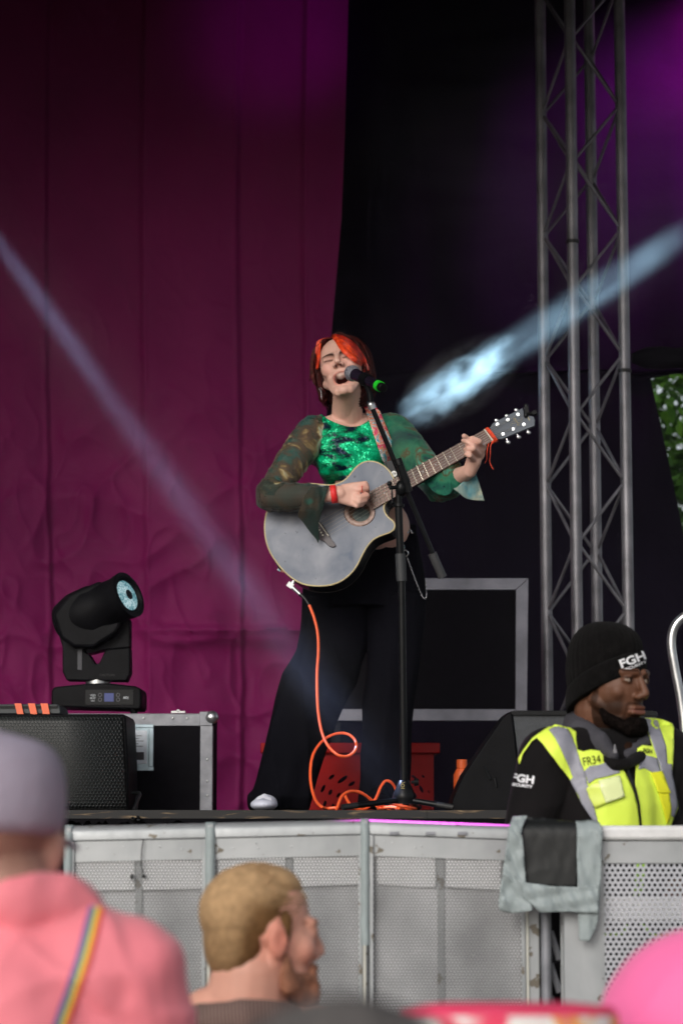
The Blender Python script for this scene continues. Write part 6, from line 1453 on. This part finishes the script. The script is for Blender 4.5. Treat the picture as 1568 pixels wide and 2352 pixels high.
def trousers_simple(parent, x, Y, ztop, m):
    hz = ztop * 0.60; b = MB(); b.caps(Vector((x - 0.05, Y, hz)), Vector((x + 0.05, Y, hz)), 0.13, 0.13)
    for s in (-1, 1): b.chain([Vector((x + s * 0.08, Y, hz)), Vector((x + s * 0.09, Y - 0.01, hz * 0.52)), Vector((x + s * 0.10, Y + 0.02, 0.10))], [0.105, 0.075, 0.065])
    return blob('trousers', b, m, parent, voxel=0.009, smooth=3)
def shoes_simple(parent, x, Y, m):
    for s in (-1, 1):
        b = MB(); b.caps(Vector((x + s * 0.10, Y - 0.02, 0.045)), Vector((x + s * 0.11, Y + 0.17, 0.036)), 0.045, 0.036); blob('shoe', b, m, parent, voxel=0.008, smooth=2)
denim = mat('blue_denim', (0.04, 0.06, 0.12), 0.85, var=0.2, scale=20)
# man in cap and pink shirt, seen from behind
YC = 2.75; cx = P(-5, 1900, YC).x
cm_ = thing('person', 'man in lilac cap and pink shirt with a rainbow strap seen from behind', 'person', (cx, YC, 0))
HC = headM(Vector((cx, YC, P(0, 1937, YC).z)), yaw=R(172), s=0.93)
skin2 = mat('pink_skin', (0.58, 0.33, 0.26), 0.55, var=0.08, scale=12, attr='Col')
shz = P(0, 2105, YC).z
b = MB(); head_prims(b, HC); b.caps(HC @ Vector((0, 0.02, -0.05)), Vector((cx, YC + 0.0, shz)), 0.066, 0.068); standing(b, cx, YC, shz, 0.142); o = blob('body', b, skin2, cm_, voxel=0.006, smooth=3)
def ccol(co, nr):
    l = loc_of(co, HC); c = np.ones_like(co); w = (sm(0.0, 0.03, l[:, 1]) * sm(-0.055, -0.02, l[:, 2]) * (np.abs(l) < 0.16).all(1)); return mixc(c, (0.42, 0.38, 0.36), w * 0.8)
apply_face(o, None, ccol)
capm = mat('lilac_grey_cloth', (0.34, 0.295, 0.37), 0.8, var=0.1, scale=9, bump=0.2, bscale=60)
b = MB(); rr = []
for z, rx, ry in ((0.002, 0.079, 0.098), (0.020, 0.083, 0.104), (0.060, 0.086, 0.108), (0.095, 0.082, 0.103), (0.115, 0.070, 0.088), (0.124, 0.050, 0.065), (0.129, 0.022, 0.03), (0.130, 0.004, 0.005)):
    rr.append([HC @ Vector((rx * math.sin(2 * math.pi * i / 40), 0.014 + ry * math.cos(2 * math.pi * i / 40), z + 0.006 * math.cos(2 * math.pi * i / 40))) for i in range(40)])
b.rings(rr); cp_ = obj('cap', b, capm, cm_, sub=1, angle=180)
b = MB(); b.grid(lambda s, t: HC @ Vector((0.075 * math.sin((s - 0.5) * 2.4) * (1 + 0.1 * t), -0.062 - 0.03 * math.cos((s - 0.5) * 2.4) - 0.055 * t * math.cos((s - 0.5) * 2.0), 0.012 - 0.012 * t - 0.3 * (s - 0.5) ** 2 * 0.1)), 12, 5); obj('cap_peak', b, capm, cp_, solid=0.004)
b = MB(); b.ball(HC @ Vector((0, 0.014, 0.131)), 0.006); obj('cap_button', b, capm, cp_)
pinks = mat('pink_linen', (0.90, 0.24, 0.29), 0.75, var=0.08, scale=5, bump=0.35, bscale=16, sheen=0.2)
b = MB(); shirt(b, cx, YC, shz, 0.142, -0.004); b.caps(Vector((cx - 0.06, YC, shz - 0.02)), Vector((cx + 0.06, YC, shz - 0.02)), 0.055, 0.055); b.caps(Vector((cx - 0.02, YC + 0.01, shz - 0.012)), Vector((cx + 0.02, YC + 0.01, shz - 0.012)), 0.075, 0.075)
zc_ = P(0, 2062, YC - 0.04).z; b.chain([Vector((cx + 0.085 * math.sin(a), YC + 0.02 - 0.075 * math.cos(a), zc_ - 0.012 * abs(math.sin(a)))) for a in np.linspace(-1.8, 1.8, 9)], [0.026] * 9)
ps = blob('shirt', b, pinks, cm_, voxel=0.007, smooth=6, fn=lambda co, nr: fold_fn(0.007, 1.2)(co, nr) + nr * (0.005 * np.array([(1 - abs(noise.noise((p[0] * 5 + p[2] * 9, 3, p[2] * 14 - p[0] * 6)))) ** 6 for p in co]))[:, None])
trousers_simple(cm_, cx, YC, shz, denim); shoes_simple(cm_, cx, YC, gun)
PB = bvh_of(ps); rb = NT('rainbow_stripes'); at_ = rb.n('ShaderNodeAttribute'); at_.attribute_name = 'Stripe'
rb.l(rb.ramp(at_.outputs['Fac'], [(0.0, (0.25, 0.08, 0.30)), (0.16, (0.06, 0.14, 0.35)), (0.33, (0.07, 0.28, 0.12)), (0.5, (0.80, 0.62, 0.06)), (0.67, (0.80, 0.28, 0.04)), (0.84, (0.70, 0.04, 0.05))], 'CONSTANT'), rb.b.inputs['Base Color']); rb.b.inputs['Roughness'].default_value = 0.7
sp_l = bez2([(222, 2086), (206, 2150), (188, 2215), (165, 2280), (142, 2345), (118, 2420)], 6); rows = []
b = MB(); st_ = []; nn = 12
for i, (u, v) in enumerate(sp_l):
    for k in range(nn + 1): b.v.append(tuple(hit(PB, u + 34 * (k / nn - 0.5), v + 6 * (k / nn - 0.5), 0.004, fallY=YC))); st_.append(k / nn)
for i in range(len(sp_l) - 1):
    for k in range(nn): b.f.append((i * (nn + 1) + k, i * (nn + 1) + k + 1, (i + 1) * (nn + 1) + k + 1, (i + 1) * (nn + 1) + k)); b.mi.append(0)
o = obj('rainbow_braces', b, rb.m, cm_, angle=180); at_ = o.data.attributes.new('Stripe', 'FLOAT', 'POINT'); at_.data.foreach_set('value', st_)
# man with fair hair and red beard in profile
YM = 3.75
fm = thing('person', 'man with short fair hair and a red beard in profile in front of the barrier', 'person', (P(590, 2200, YM).x, YM, 0))
HB = headM(P(606, 2158, YM), yaw=R(112), pitch=R(-2), s=0.895); mx_ = P(560, 2300, YM).x; shz2 = P(560, 2335, YM).z
b = MB(); E, C = head_prims(b, HB, jaw=1.05); C((-0.018, -0.083, -0.060), (0.018, -0.083, -0.060), 0.009, 0.009); C((-0.016, -0.084, -0.048), (0.016, -0.084, -0.048), 0.008, 0.008); C((-0.01, -0.080, -0.078), (0.01, -0.080, -0.078), 0.012, 0.012)
for s in (-1, 1): b.ball(HB @ Vector((s * 0.079, 0.004, 0.0)), (0.009, 0.018, 0.030), HB.to_3x3(), 18, 12)
b.caps(HB @ Vector((0, 0.022, -0.055)), P(565, 2330, YM), 0.060, 0.068); b.caps(P(545, 2330, YM), P(480, 2345, YM), 0.055, 0.05); standing(b, mx_, YM, shz2 + 0.01, 0.20)
o = blob('body', b, mat('ruddy_skin', (0.66, 0.335, 0.25), 0.5, var=0.07, scale=15, bump=0.05, attr='Col', sss=0.1), fm, voxel=0.0045, smooth=3)
def bface(co, nr):
    l = loc_of(co, HB); near = (np.abs(l) < 0.16).all(1); x, y, z = l.T; l2 = l.copy(); fr = ((y < -0.05) & near).astype(float)
    for s in (-1, 1):
        l2[:, 1] += 0.008 * g3(l, (s * 0.020, -0.085, 0.013), (0.010, 0.03, 0.009)) * near
        l2[:, 0] -= s * 0.006 * g3(l, (s * 0.088, 0.000, 0.004), (0.012, 0.010, 0.018)) * near
    l2[:, 1] -= 0.004 * np.exp(-((z + 0.058) / 0.010) ** 2) * (np.abs(x) < 0.025) * fr
    return np.where(near[:, None], from_loc(l2, HB), co)
def bcol(co, nr):
    l = loc_of(co, HB); near = (np.abs(l) < 0.16).all(1); x, y, z = l.T; c = np.ones_like(co)
    c = mixc(c, (1.0, 0.60, 0.55), g3(l, (0.08, 0.0, 0.0), (0.02, 0.03, 0.04)) * 0.8 + g3(l, (-0.08, 0.0, 0.0), (0.02, 0.03, 0.04)) * 0.8)
    c = mixc(c, (1.0, 0.75, 0.72), g3(l, (-0.045, -0.06, -0.02), (0.03, 0.03, 0.02)) * 0.6)
    for s in (-1, 1):
        c = mixc(c, (0.45, 0.30, 0.2), np.exp(-((z - 0.031) / 0.0035) ** 2) * sm(0.022, 0.016, np.abs(x - s * 0.032)) * (y < -0.05) * near * 0.7)
        c = mixc(c, (0.15, 0.1, 0.1), np.exp(-((z - 0.0125) / 0.0022) ** 2) * sm(0.014, 0.010, np.abs(x - s * 0.031)) * (y < -0.06) * near * 0.8)
    return c
apply_face(o, bface, bcol)
fair = mat('fair_brown_hair', (0.46, 0.29, 0.15), 0.7, var=0.16, scale=90, bump=0.5, bscale=260, attr='Col', spec=0.25)
b = MB(); RB_ = HB.to_3x3()
b.ball(HB @ Vector((0, 0.028, 0.046)), (0.0750, 0.088, 0.0805), RB_, 32, 22); b.ball(HB @ Vector((0, 0.052, 0.0)), (0.066, 0.054, 0.074), RB_, 28, 18); b.ball(HB @ Vector((0, 0.000, 0.090)), (0.054, 0.062, 0.036), RB_, 28, 18)
for s in (-1, 1): b.caps(HB @ Vector((s * 0.062, -0.014, 0.035)), HB @ Vector((s * 0.066, -0.014, 0.002)), 0.012, 0.006)
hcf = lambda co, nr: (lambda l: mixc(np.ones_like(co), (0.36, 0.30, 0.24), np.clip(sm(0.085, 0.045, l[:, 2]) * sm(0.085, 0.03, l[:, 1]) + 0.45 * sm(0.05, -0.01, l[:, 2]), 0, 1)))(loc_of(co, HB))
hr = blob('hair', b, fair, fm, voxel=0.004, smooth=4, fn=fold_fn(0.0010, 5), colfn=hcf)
b = MB(); sp2 = []
for i in range(1600):
    th_, ph_ = random.uniform(0, 2 * math.pi), math.acos(random.uniform(-0.1, 1)); 
    p = HB @ Vector((0.0745 * math.sin(ph_) * math.sin(th_), 0.028 + 0.0875 * math.sin(ph_) * math.cos(th_), 0.046 + 0.080 * math.cos(ph_)))
    c0 = HB @ Vector((0, 0.03, 0.03)); d = (p - c0).normalized(); fwd = (HB.to_3x3() @ Vector((0.2, -1, 0.1))).normalized(); p = p - d * 0.002
    sp2.append(([p, p + d * 0.0035 + fwd * 0.006, p + d * 0.005 + fwd * 0.014], 0.0008))
for pts, r in sp2: b.tube(pts, [r, r * 0.8, r * 0.2], 4)
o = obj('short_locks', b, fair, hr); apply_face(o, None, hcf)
rbm = mat('red_beard', (0.30, 0.125, 0.07), 0.7, var=0.4, scale=50, bump=0.8, bscale=170)
b = MB()
def Cb(a, c, ra, rb): b.caps(HB @ Vector(a), HB @ Vector(c), ra, rb, 12)
for s in (-1, 1): Cb((s * 0.062, -0.014, -0.030), (s * 0.054, -0.028, -0.075), 0.010, 0.017); Cb((s * 0.054, -0.028, -0.075), (s * 0.022, -0.074, -0.098), 0.016, 0.018); Cb((s * 0.022, -0.080, -0.068), (0, -0.088, -0.070), 0.010, 0.010); Cb((s * 0.030, -0.078, -0.048), (s * 0.026, -0.080, -0.090), 0.007, 0.015); Cb((s * 0.050, -0.040, -0.062), (s * 0.030, -0.078, -0.066), 0.010, 0.010)
Cb((-0.020, -0.074, -0.102), (0.020, -0.074, -0.102), 0.020, 0.020); Cb((-0.018, -0.086, -0.047), (0.018, -0.086, -0.047), 0.0085, 0.0085); Cb((-0.020, -0.084, -0.078), (0.020, -0.084, -0.078), 0.013, 0.013); Cb((0, -0.07, -0.118), (0, -0.05, -0.122), 0.020, 0.018); Cb((0, -0.06, -0.105), (0, -0.01, -0.100), 0.022, 0.03)
blob('beard', b, rbm, fm, voxel=0.004, smooth=3)
rib = NT('brown_ribbed_knit'); wv_ = rib.n('ShaderNodeTexWave'); wv_.inputs['Scale'].default_value = 60; wv_.inputs['Distortion'].default_value = 1.5; rib.l(rib.obj((1, 1, 0.3), (0, 0.3, 0)), wv_.inputs['Vector'])
rib.l(rib.ramp(wv_.outputs['Fac'], [(0.2, (0.09, 0.05, 0.04)), (0.8, (0.24, 0.16, 0.14))]), rib.b.inputs['Base Color']); rib.b.inputs['Roughness'].default_value = 0.9
b = MB(); shirt(b, mx_, YM, shz2 - 0.015, 0.20); b.chain([P(450, 2352, YM - 0.02), P(500, 2348, YM - 0.085), P(560, 2346, YM - 0.10), P(620, 2346, YM - 0.08), P(665, 2352, YM - 0.02)], [0.030] * 5); o = blob('shirt', b, rib.m, fm, voxel=0.008, smooth=5, fn=fold_fn(0.004)); trousers_simple(fm, mx_, YM, shz2, denim); shoes_simple(fm, mx_, YM, gun)
# person in hot pink at the right edge
YP = 2.6; px_ = P(2010, 2300, YP).x; shp = P(1600, 2165, YP).z
pk = thing('person', 'person in hot pink top whose shoulder fills the lower right corner', 'person', (px_, YP, 0))
HP = headM(Vector((px_, YP, shp + 0.21)), yaw=R(175)); b = MB(); head_prims(b, HP, fem=True); b.caps(HP @ Vector((0, 0.02, -0.05)), Vector((px_, YP, shp - 0.02)), 0.055, 0.06); standing(b, px_, YP, shp, 0.185); o = blob('body', b, skin2, pk, voxel=0.007, smooth=3); apply_face(o, None, None)
b = MB(); shirt(b, px_, YP, shp, 0.185, 0.006); b.caps(Vector((px_ - 0.05, YP, shp - 0.01)), Vector((px_ + 0.05, YP, shp - 0.01)), 0.06, 0.06); b.ball(P(1600, 2355, YP), (0.098, 0.10, 0.098)); blob('top', b, mat('hot_pink_cloth', (0.95, 0.17, 0.42), 0.7, var=0.06, scale=5, bump=0.3, bscale=14, sheen=0.2), pk, voxel=0.008, smooth=6, fn=fold_fn(0.004)); trousers_simple(pk, px_, YP, shp, denim); shoes_simple(pk, px_, YP, gun)
b = MB(); b.ball(HP @ Vector((0, 0.024, 0.045)), (0.083, 0.097, 0.086), HP.to_3x3(), 28, 20); b.ball(HP @ Vector((0, 0.07, -0.06)), (0.07, 0.05, 0.11), HP.to_3x3(), 24, 16); blob('hair', b, fair, pk, voxel=0.006, smooth=3, colfn=lambda co, nr: np.ones_like(co))
# person in a patterned bucket hat
YH = 2.4; hc2 = P(1165, 2308, YH)
bh = thing('person', 'person in a pink topped white and orange bucket hat at the bottom edge', 'person', (hc2.x, YH, 0))
HH = headM(hc2 + Vector((0, 0, -0.125)), yaw=R(185)); shh = hc2.z - 0.33; b = MB(); head_prims(b, HH); b.caps(HH @ Vector((0, 0.02, -0.05)), Vector((hc2.x, YH, shh - 0.01)), 0.055, 0.06); standing(b, hc2.x, YH, shh, 0.18); o = blob('body', b, skin2, bh, voxel=0.007, smooth=3); apply_face(o, None, None)
htm_ = NT('orange_white_print'); nn_ = htm_.noise(htm_.obj((1, 1, 1)), 9, 2, 1.2)
htm_.l(htm_.ramp(nn_, [(0.30, (0.75, 0.05, 0.12)), (0.36, (0.78, 0.74, 0.72)), (0.52, (0.78, 0.74, 0.72)), (0.56, (0.85, 0.35, 0.03)), (0.66, (0.80, 0.25, 0.20))]), htm_.b.inputs['Base Color']); htm_.b.inputs['Roughness'].default_value = 0.8
Mh_ = Matrix.Translation(hc2) @ Matrix.Rotation(R(-4), 4, 'X'); hk = mat('hot_pink_crown', (0.75, 0.045, 0.13), 0.7)
b = MB(); b.lathe([(0.002, 0.002), (0.06, 0.002), (0.102, -0.002), (0.107, -0.010)], Mh_, 48); hato = obj('hat_crown', b, hk, bh)
b = MB(); b.lathe([(0.107, -0.0105), (0.110, -0.03), (0.114, -0.085)], Mh_, 48); b.lathe([(0.114, -0.086), (0.150, -0.125), (0.151, -0.127), (0.112, -0.088)], Mh_, 48); obj('hat_side', b, htm_.m, hato)
b = MB(); shirt(b, hc2.x, YH, shh, 0.18); blob('shirt', b, capm, bh, voxel=0.009, smooth=4); trousers_simple(bh, hc2.x, YH, shh, denim); shoes_simple(bh, hc2.x, YH, gun)
# dark haired person very near the camera
YD = 1.35; dc = P(800, 2280, YD)
dp = thing('person', 'person with dark grey hair blurred close at the bottom edge', 'person', (dc.x, YD, 0))
HD = headM(dc + Vector((0, 0, -0.132)), yaw=R(180)); shd = dc.z - 0.33; b = MB(); head_prims(b, HD); b.caps(HD @ Vector((0, 0.02, -0.05)), Vector((dc.x, YD, shd - 0.01)), 0.055, 0.06); standing(b, dc.x, YD, shd, 0.18); o = blob('body', b, skin2, dp, voxel=0.007, smooth=3); apply_face(o, None, None)
b = MB(); b.ball(HD @ Vector((0, 0.022, 0.045)), (0.083, 0.098, 0.086), HD.to_3x3(), 28, 20); b.ball(HD @ Vector((0, 0.055, -0.02)), (0.076, 0.065, 0.09), HD.to_3x3(), 28, 18); blob('hair', b, mat('grey_hair', (0.10, 0.09, 0.085), 0.6, var=0.3, scale=50, bump=0.4), dp, voxel=0.005, smooth=3, fn=fold_fn(0.002, 6))
b = MB(); shirt(b, dc.x, YD, shd, 0.18); blob('shirt', b, jk, dp, voxel=0.009, smooth=4); trousers_simple(dp, dc.x, YD, shd, denim); shoes_simple(dp, dc.x, YD, gun)
# ============================================================ stage smoke and the lamps that show in it
hz = bpy.data.materials.new('tinted_stage_haze'); hz.use_nodes = True; t = hz.node_tree; t.nodes.remove(t.nodes['Principled BSDF'])
pv = t.nodes.new('ShaderNodeVolumePrincipled'); pv.inputs['Color'].default_value = (0.80, 0.74, 0.98, 1); pv.inputs['Density'].default_value = HAZE; pv.inputs['Anisotropy'].default_value = 0.0  # magenta lamplight put into the smoke colour as a slight violet tint
t.links.new(pv.outputs[0], t.nodes['Material Output'].inputs['Volume'])
b = MB(); b.box2((-3.55, 7.64, ZS + 0.003), (3.3, 11.15, 5.22))
tag(obj('haze', b, hz, smooth=False), 'thin smoke hanging over the stage', 'haze', kind='stuff')
def spot(name, a, c, power, deg, col, blend=1.0, rad=0.02):
    d = bpy.data.lights.new(name, 'SPOT'); d.energy = power; d.spot_size = R(deg); d.spot_blend = blend; d.color = col; d.shadow_soft_size = rad
    o = bpy.data.objects.new(name, d); COL.objects.link(o); o.location = a; o.rotation_euler = (Vector(c) - Vector(a)).to_track_quat('-Z', 'Y').to_euler(); return o
S2, D2 = P(-330, 100, 8.75), P(930, 1856, 7.80)
spot('beam_lamp', S2, D2, BEAM2 * 0.75, 3.7, (0.50, 0.60, 1.0)); spot('beam_lamp', S2, D2, BEAM2 * 1.3, 1.5, (0.50, 0.60, 1.0))
S1, D1 = P(1900, 318, 8.1), P(770, 1064, 10.9)
S1 = D1 + (S1 - D1) * 2.0
spot('beam_lamp', S1, D1, BEAM1, 1.9, (0.50, 0.80, 1.0))
spot('purple_lamp', P(880, -230, 9.2), P(660, 60, 10.5), MAG * 0.010, 40, (0.6, 0.0, 1.0), rad=0.1)
spot('purple_lamp', P(1850, -180, 9.9), P(1560, 300, 10.9), MAG * 0.3, 64, (0.9, 0.0, 0.8), rad=0.1)
spot('added_pink_spot', P(1010, 900, 7.7) + Vector((0, 0, 0)), P(1010, 1888, BY + 0.02), PINK, 9, (1.0, 0.1, 0.9), blend=0.6)  # added spot without a fixture, makes the pink shine on the barrier rail
# denser drifts of smoke that the right-hand beam lights up
def drift_mat(name, dens, sc=9, lo=0.38):
    pm = bpy.data.materials.new(name); pm.use_nodes = True; t = pm.node_tree; t.nodes.remove(t.nodes['Principled BSDF'])
    pv = t.nodes.new('ShaderNodeVolumePrincipled'); pv.inputs['Color'].default_value = (0.9, 0.95, 1, 1)
    tc = t.nodes.new('ShaderNodeTexCoord'); nz = t.nodes.new('ShaderNodeTexNoise'); nz.inputs['Scale'].default_value = sc; nz.inputs['Detail'].default_value = 5; nz.inputs['Distortion'].default_value = 0.9
    mo = t.nodes.new('ShaderNodeMapping'); mo.inputs['Scale'].default_value = (0.4, 1.3, 1.3); t.links.new(tc.outputs['Object'], mo.inputs[0]); t.links.new(mo.outputs[0], nz.inputs['Vector']); mr = t.nodes.new('ShaderNodeMapRange'); mr.inputs[1].default_value = lo; mr.inputs[2].default_value = 0.66; mr.inputs[3].default_value = 0.0; mr.inputs[4].default_value = dens
    t.links.new(nz.outputs['Fac'], mr.inputs[0])
    gr_ = t.nodes.new('ShaderNodeTexGradient'); gr_.gradient_type = 'SPHERICAL'
    mp = t.nodes.new('ShaderNodeMapping'); t.links.new(tc.outputs['Generated'], mp.inputs[0]); mp.inputs['Location'].default_value = (-1, -1, -1); mp.inputs['Scale'].default_value = (2, 2, 2)
    t.links.new(mp.outputs[0], gr_.inputs[0]); mu = t.nodes.new('ShaderNodeMath'); mu.operation = 'MULTIPLY'; mq = t.nodes.new('ShaderNodeMapRange'); mq.inputs[2].default_value = 0.45; t.links.new(gr_.outputs['Fac'], mq.inputs[0])
    t.links.new(mr.outputs[0], mu.inputs[0]); t.links.new(mq.outputs[0], mu.inputs[1]); t.links.new(mu.outputs[0], pv.inputs['Density']); t.links.new(pv.outputs[0], t.nodes['Material Output'].inputs['Volume'])
    return pm

def on_line(A, D, u):   # point of a beam axis seen at picture column u
    best = min(((abs((lambda q: 784 + FPX * q.x / (q.y * _c + (q.z - CAMZ) * _s))(A.lerp(D, k / 600)) - u), k) for k in range(601)))[1]; return A.lerp(D, best / 600)
def drift(A, D, u0_, u1_, rw_, m_, label, group):
    A_, B_ = on_line(A, D, u0_), on_line(A, D, u1_); c_ = (A_ + B_) / 2; L_ = (A_ - B_).length / 2
    b = MB(); b.ball((0, 0, 0), (L_, rw_, rw_), nu=24, nv=16)
    o = obj('smoke_drift', b, m_); o.location = c_; o.rotation_euler = (D - A).normalized().to_track_quat('X', 'Z').to_euler(); tag(o, label, 'smoke', group, 'stuff')
d1 = drift_mat('smoke_dense', DRIFT * 0.75, 10, 0.43); d2 = drift_mat('smoke_thin', DRIFT * 0.05, 6, 0.32); d3 = drift_mat('smoke_faint', DRIFT2, 5, 0.3)
for u0_, u1_, rw_, m_ in ((918, 1190, 0.16, d1), (935, 1080, 0.13, d1), (1100, 1330, 0.12, d2), (1200, 1600, 0.17, d2)): drift(S1, D1, u0_, u1_, rw_, m_, 'pale smoke drifting through the bright right hand light beam', 'smoke drifts in the right hand beam')
for u0_, u1_ in ((-250, 330), (-40, 620), (250, 800), (480, 990)): drift(S2, D2, u0_, u1_, 0.20, d3, 'faint smoke drifting along the slanting left hand light beam', 'smoke drifts in the left hand beam')
b = MB(); b.ball((0, 0, 0), (1.25, 0.5, 1.05)); o = obj('smoke_drift', b, drift_mat('smoke_high', 0.25, 2.5, 0.3)); o.location = P(1420, 260, 10.1); tag(o, 'broad purple lit smoke high up behind the truss tower', 'smoke', None, 'stuff')
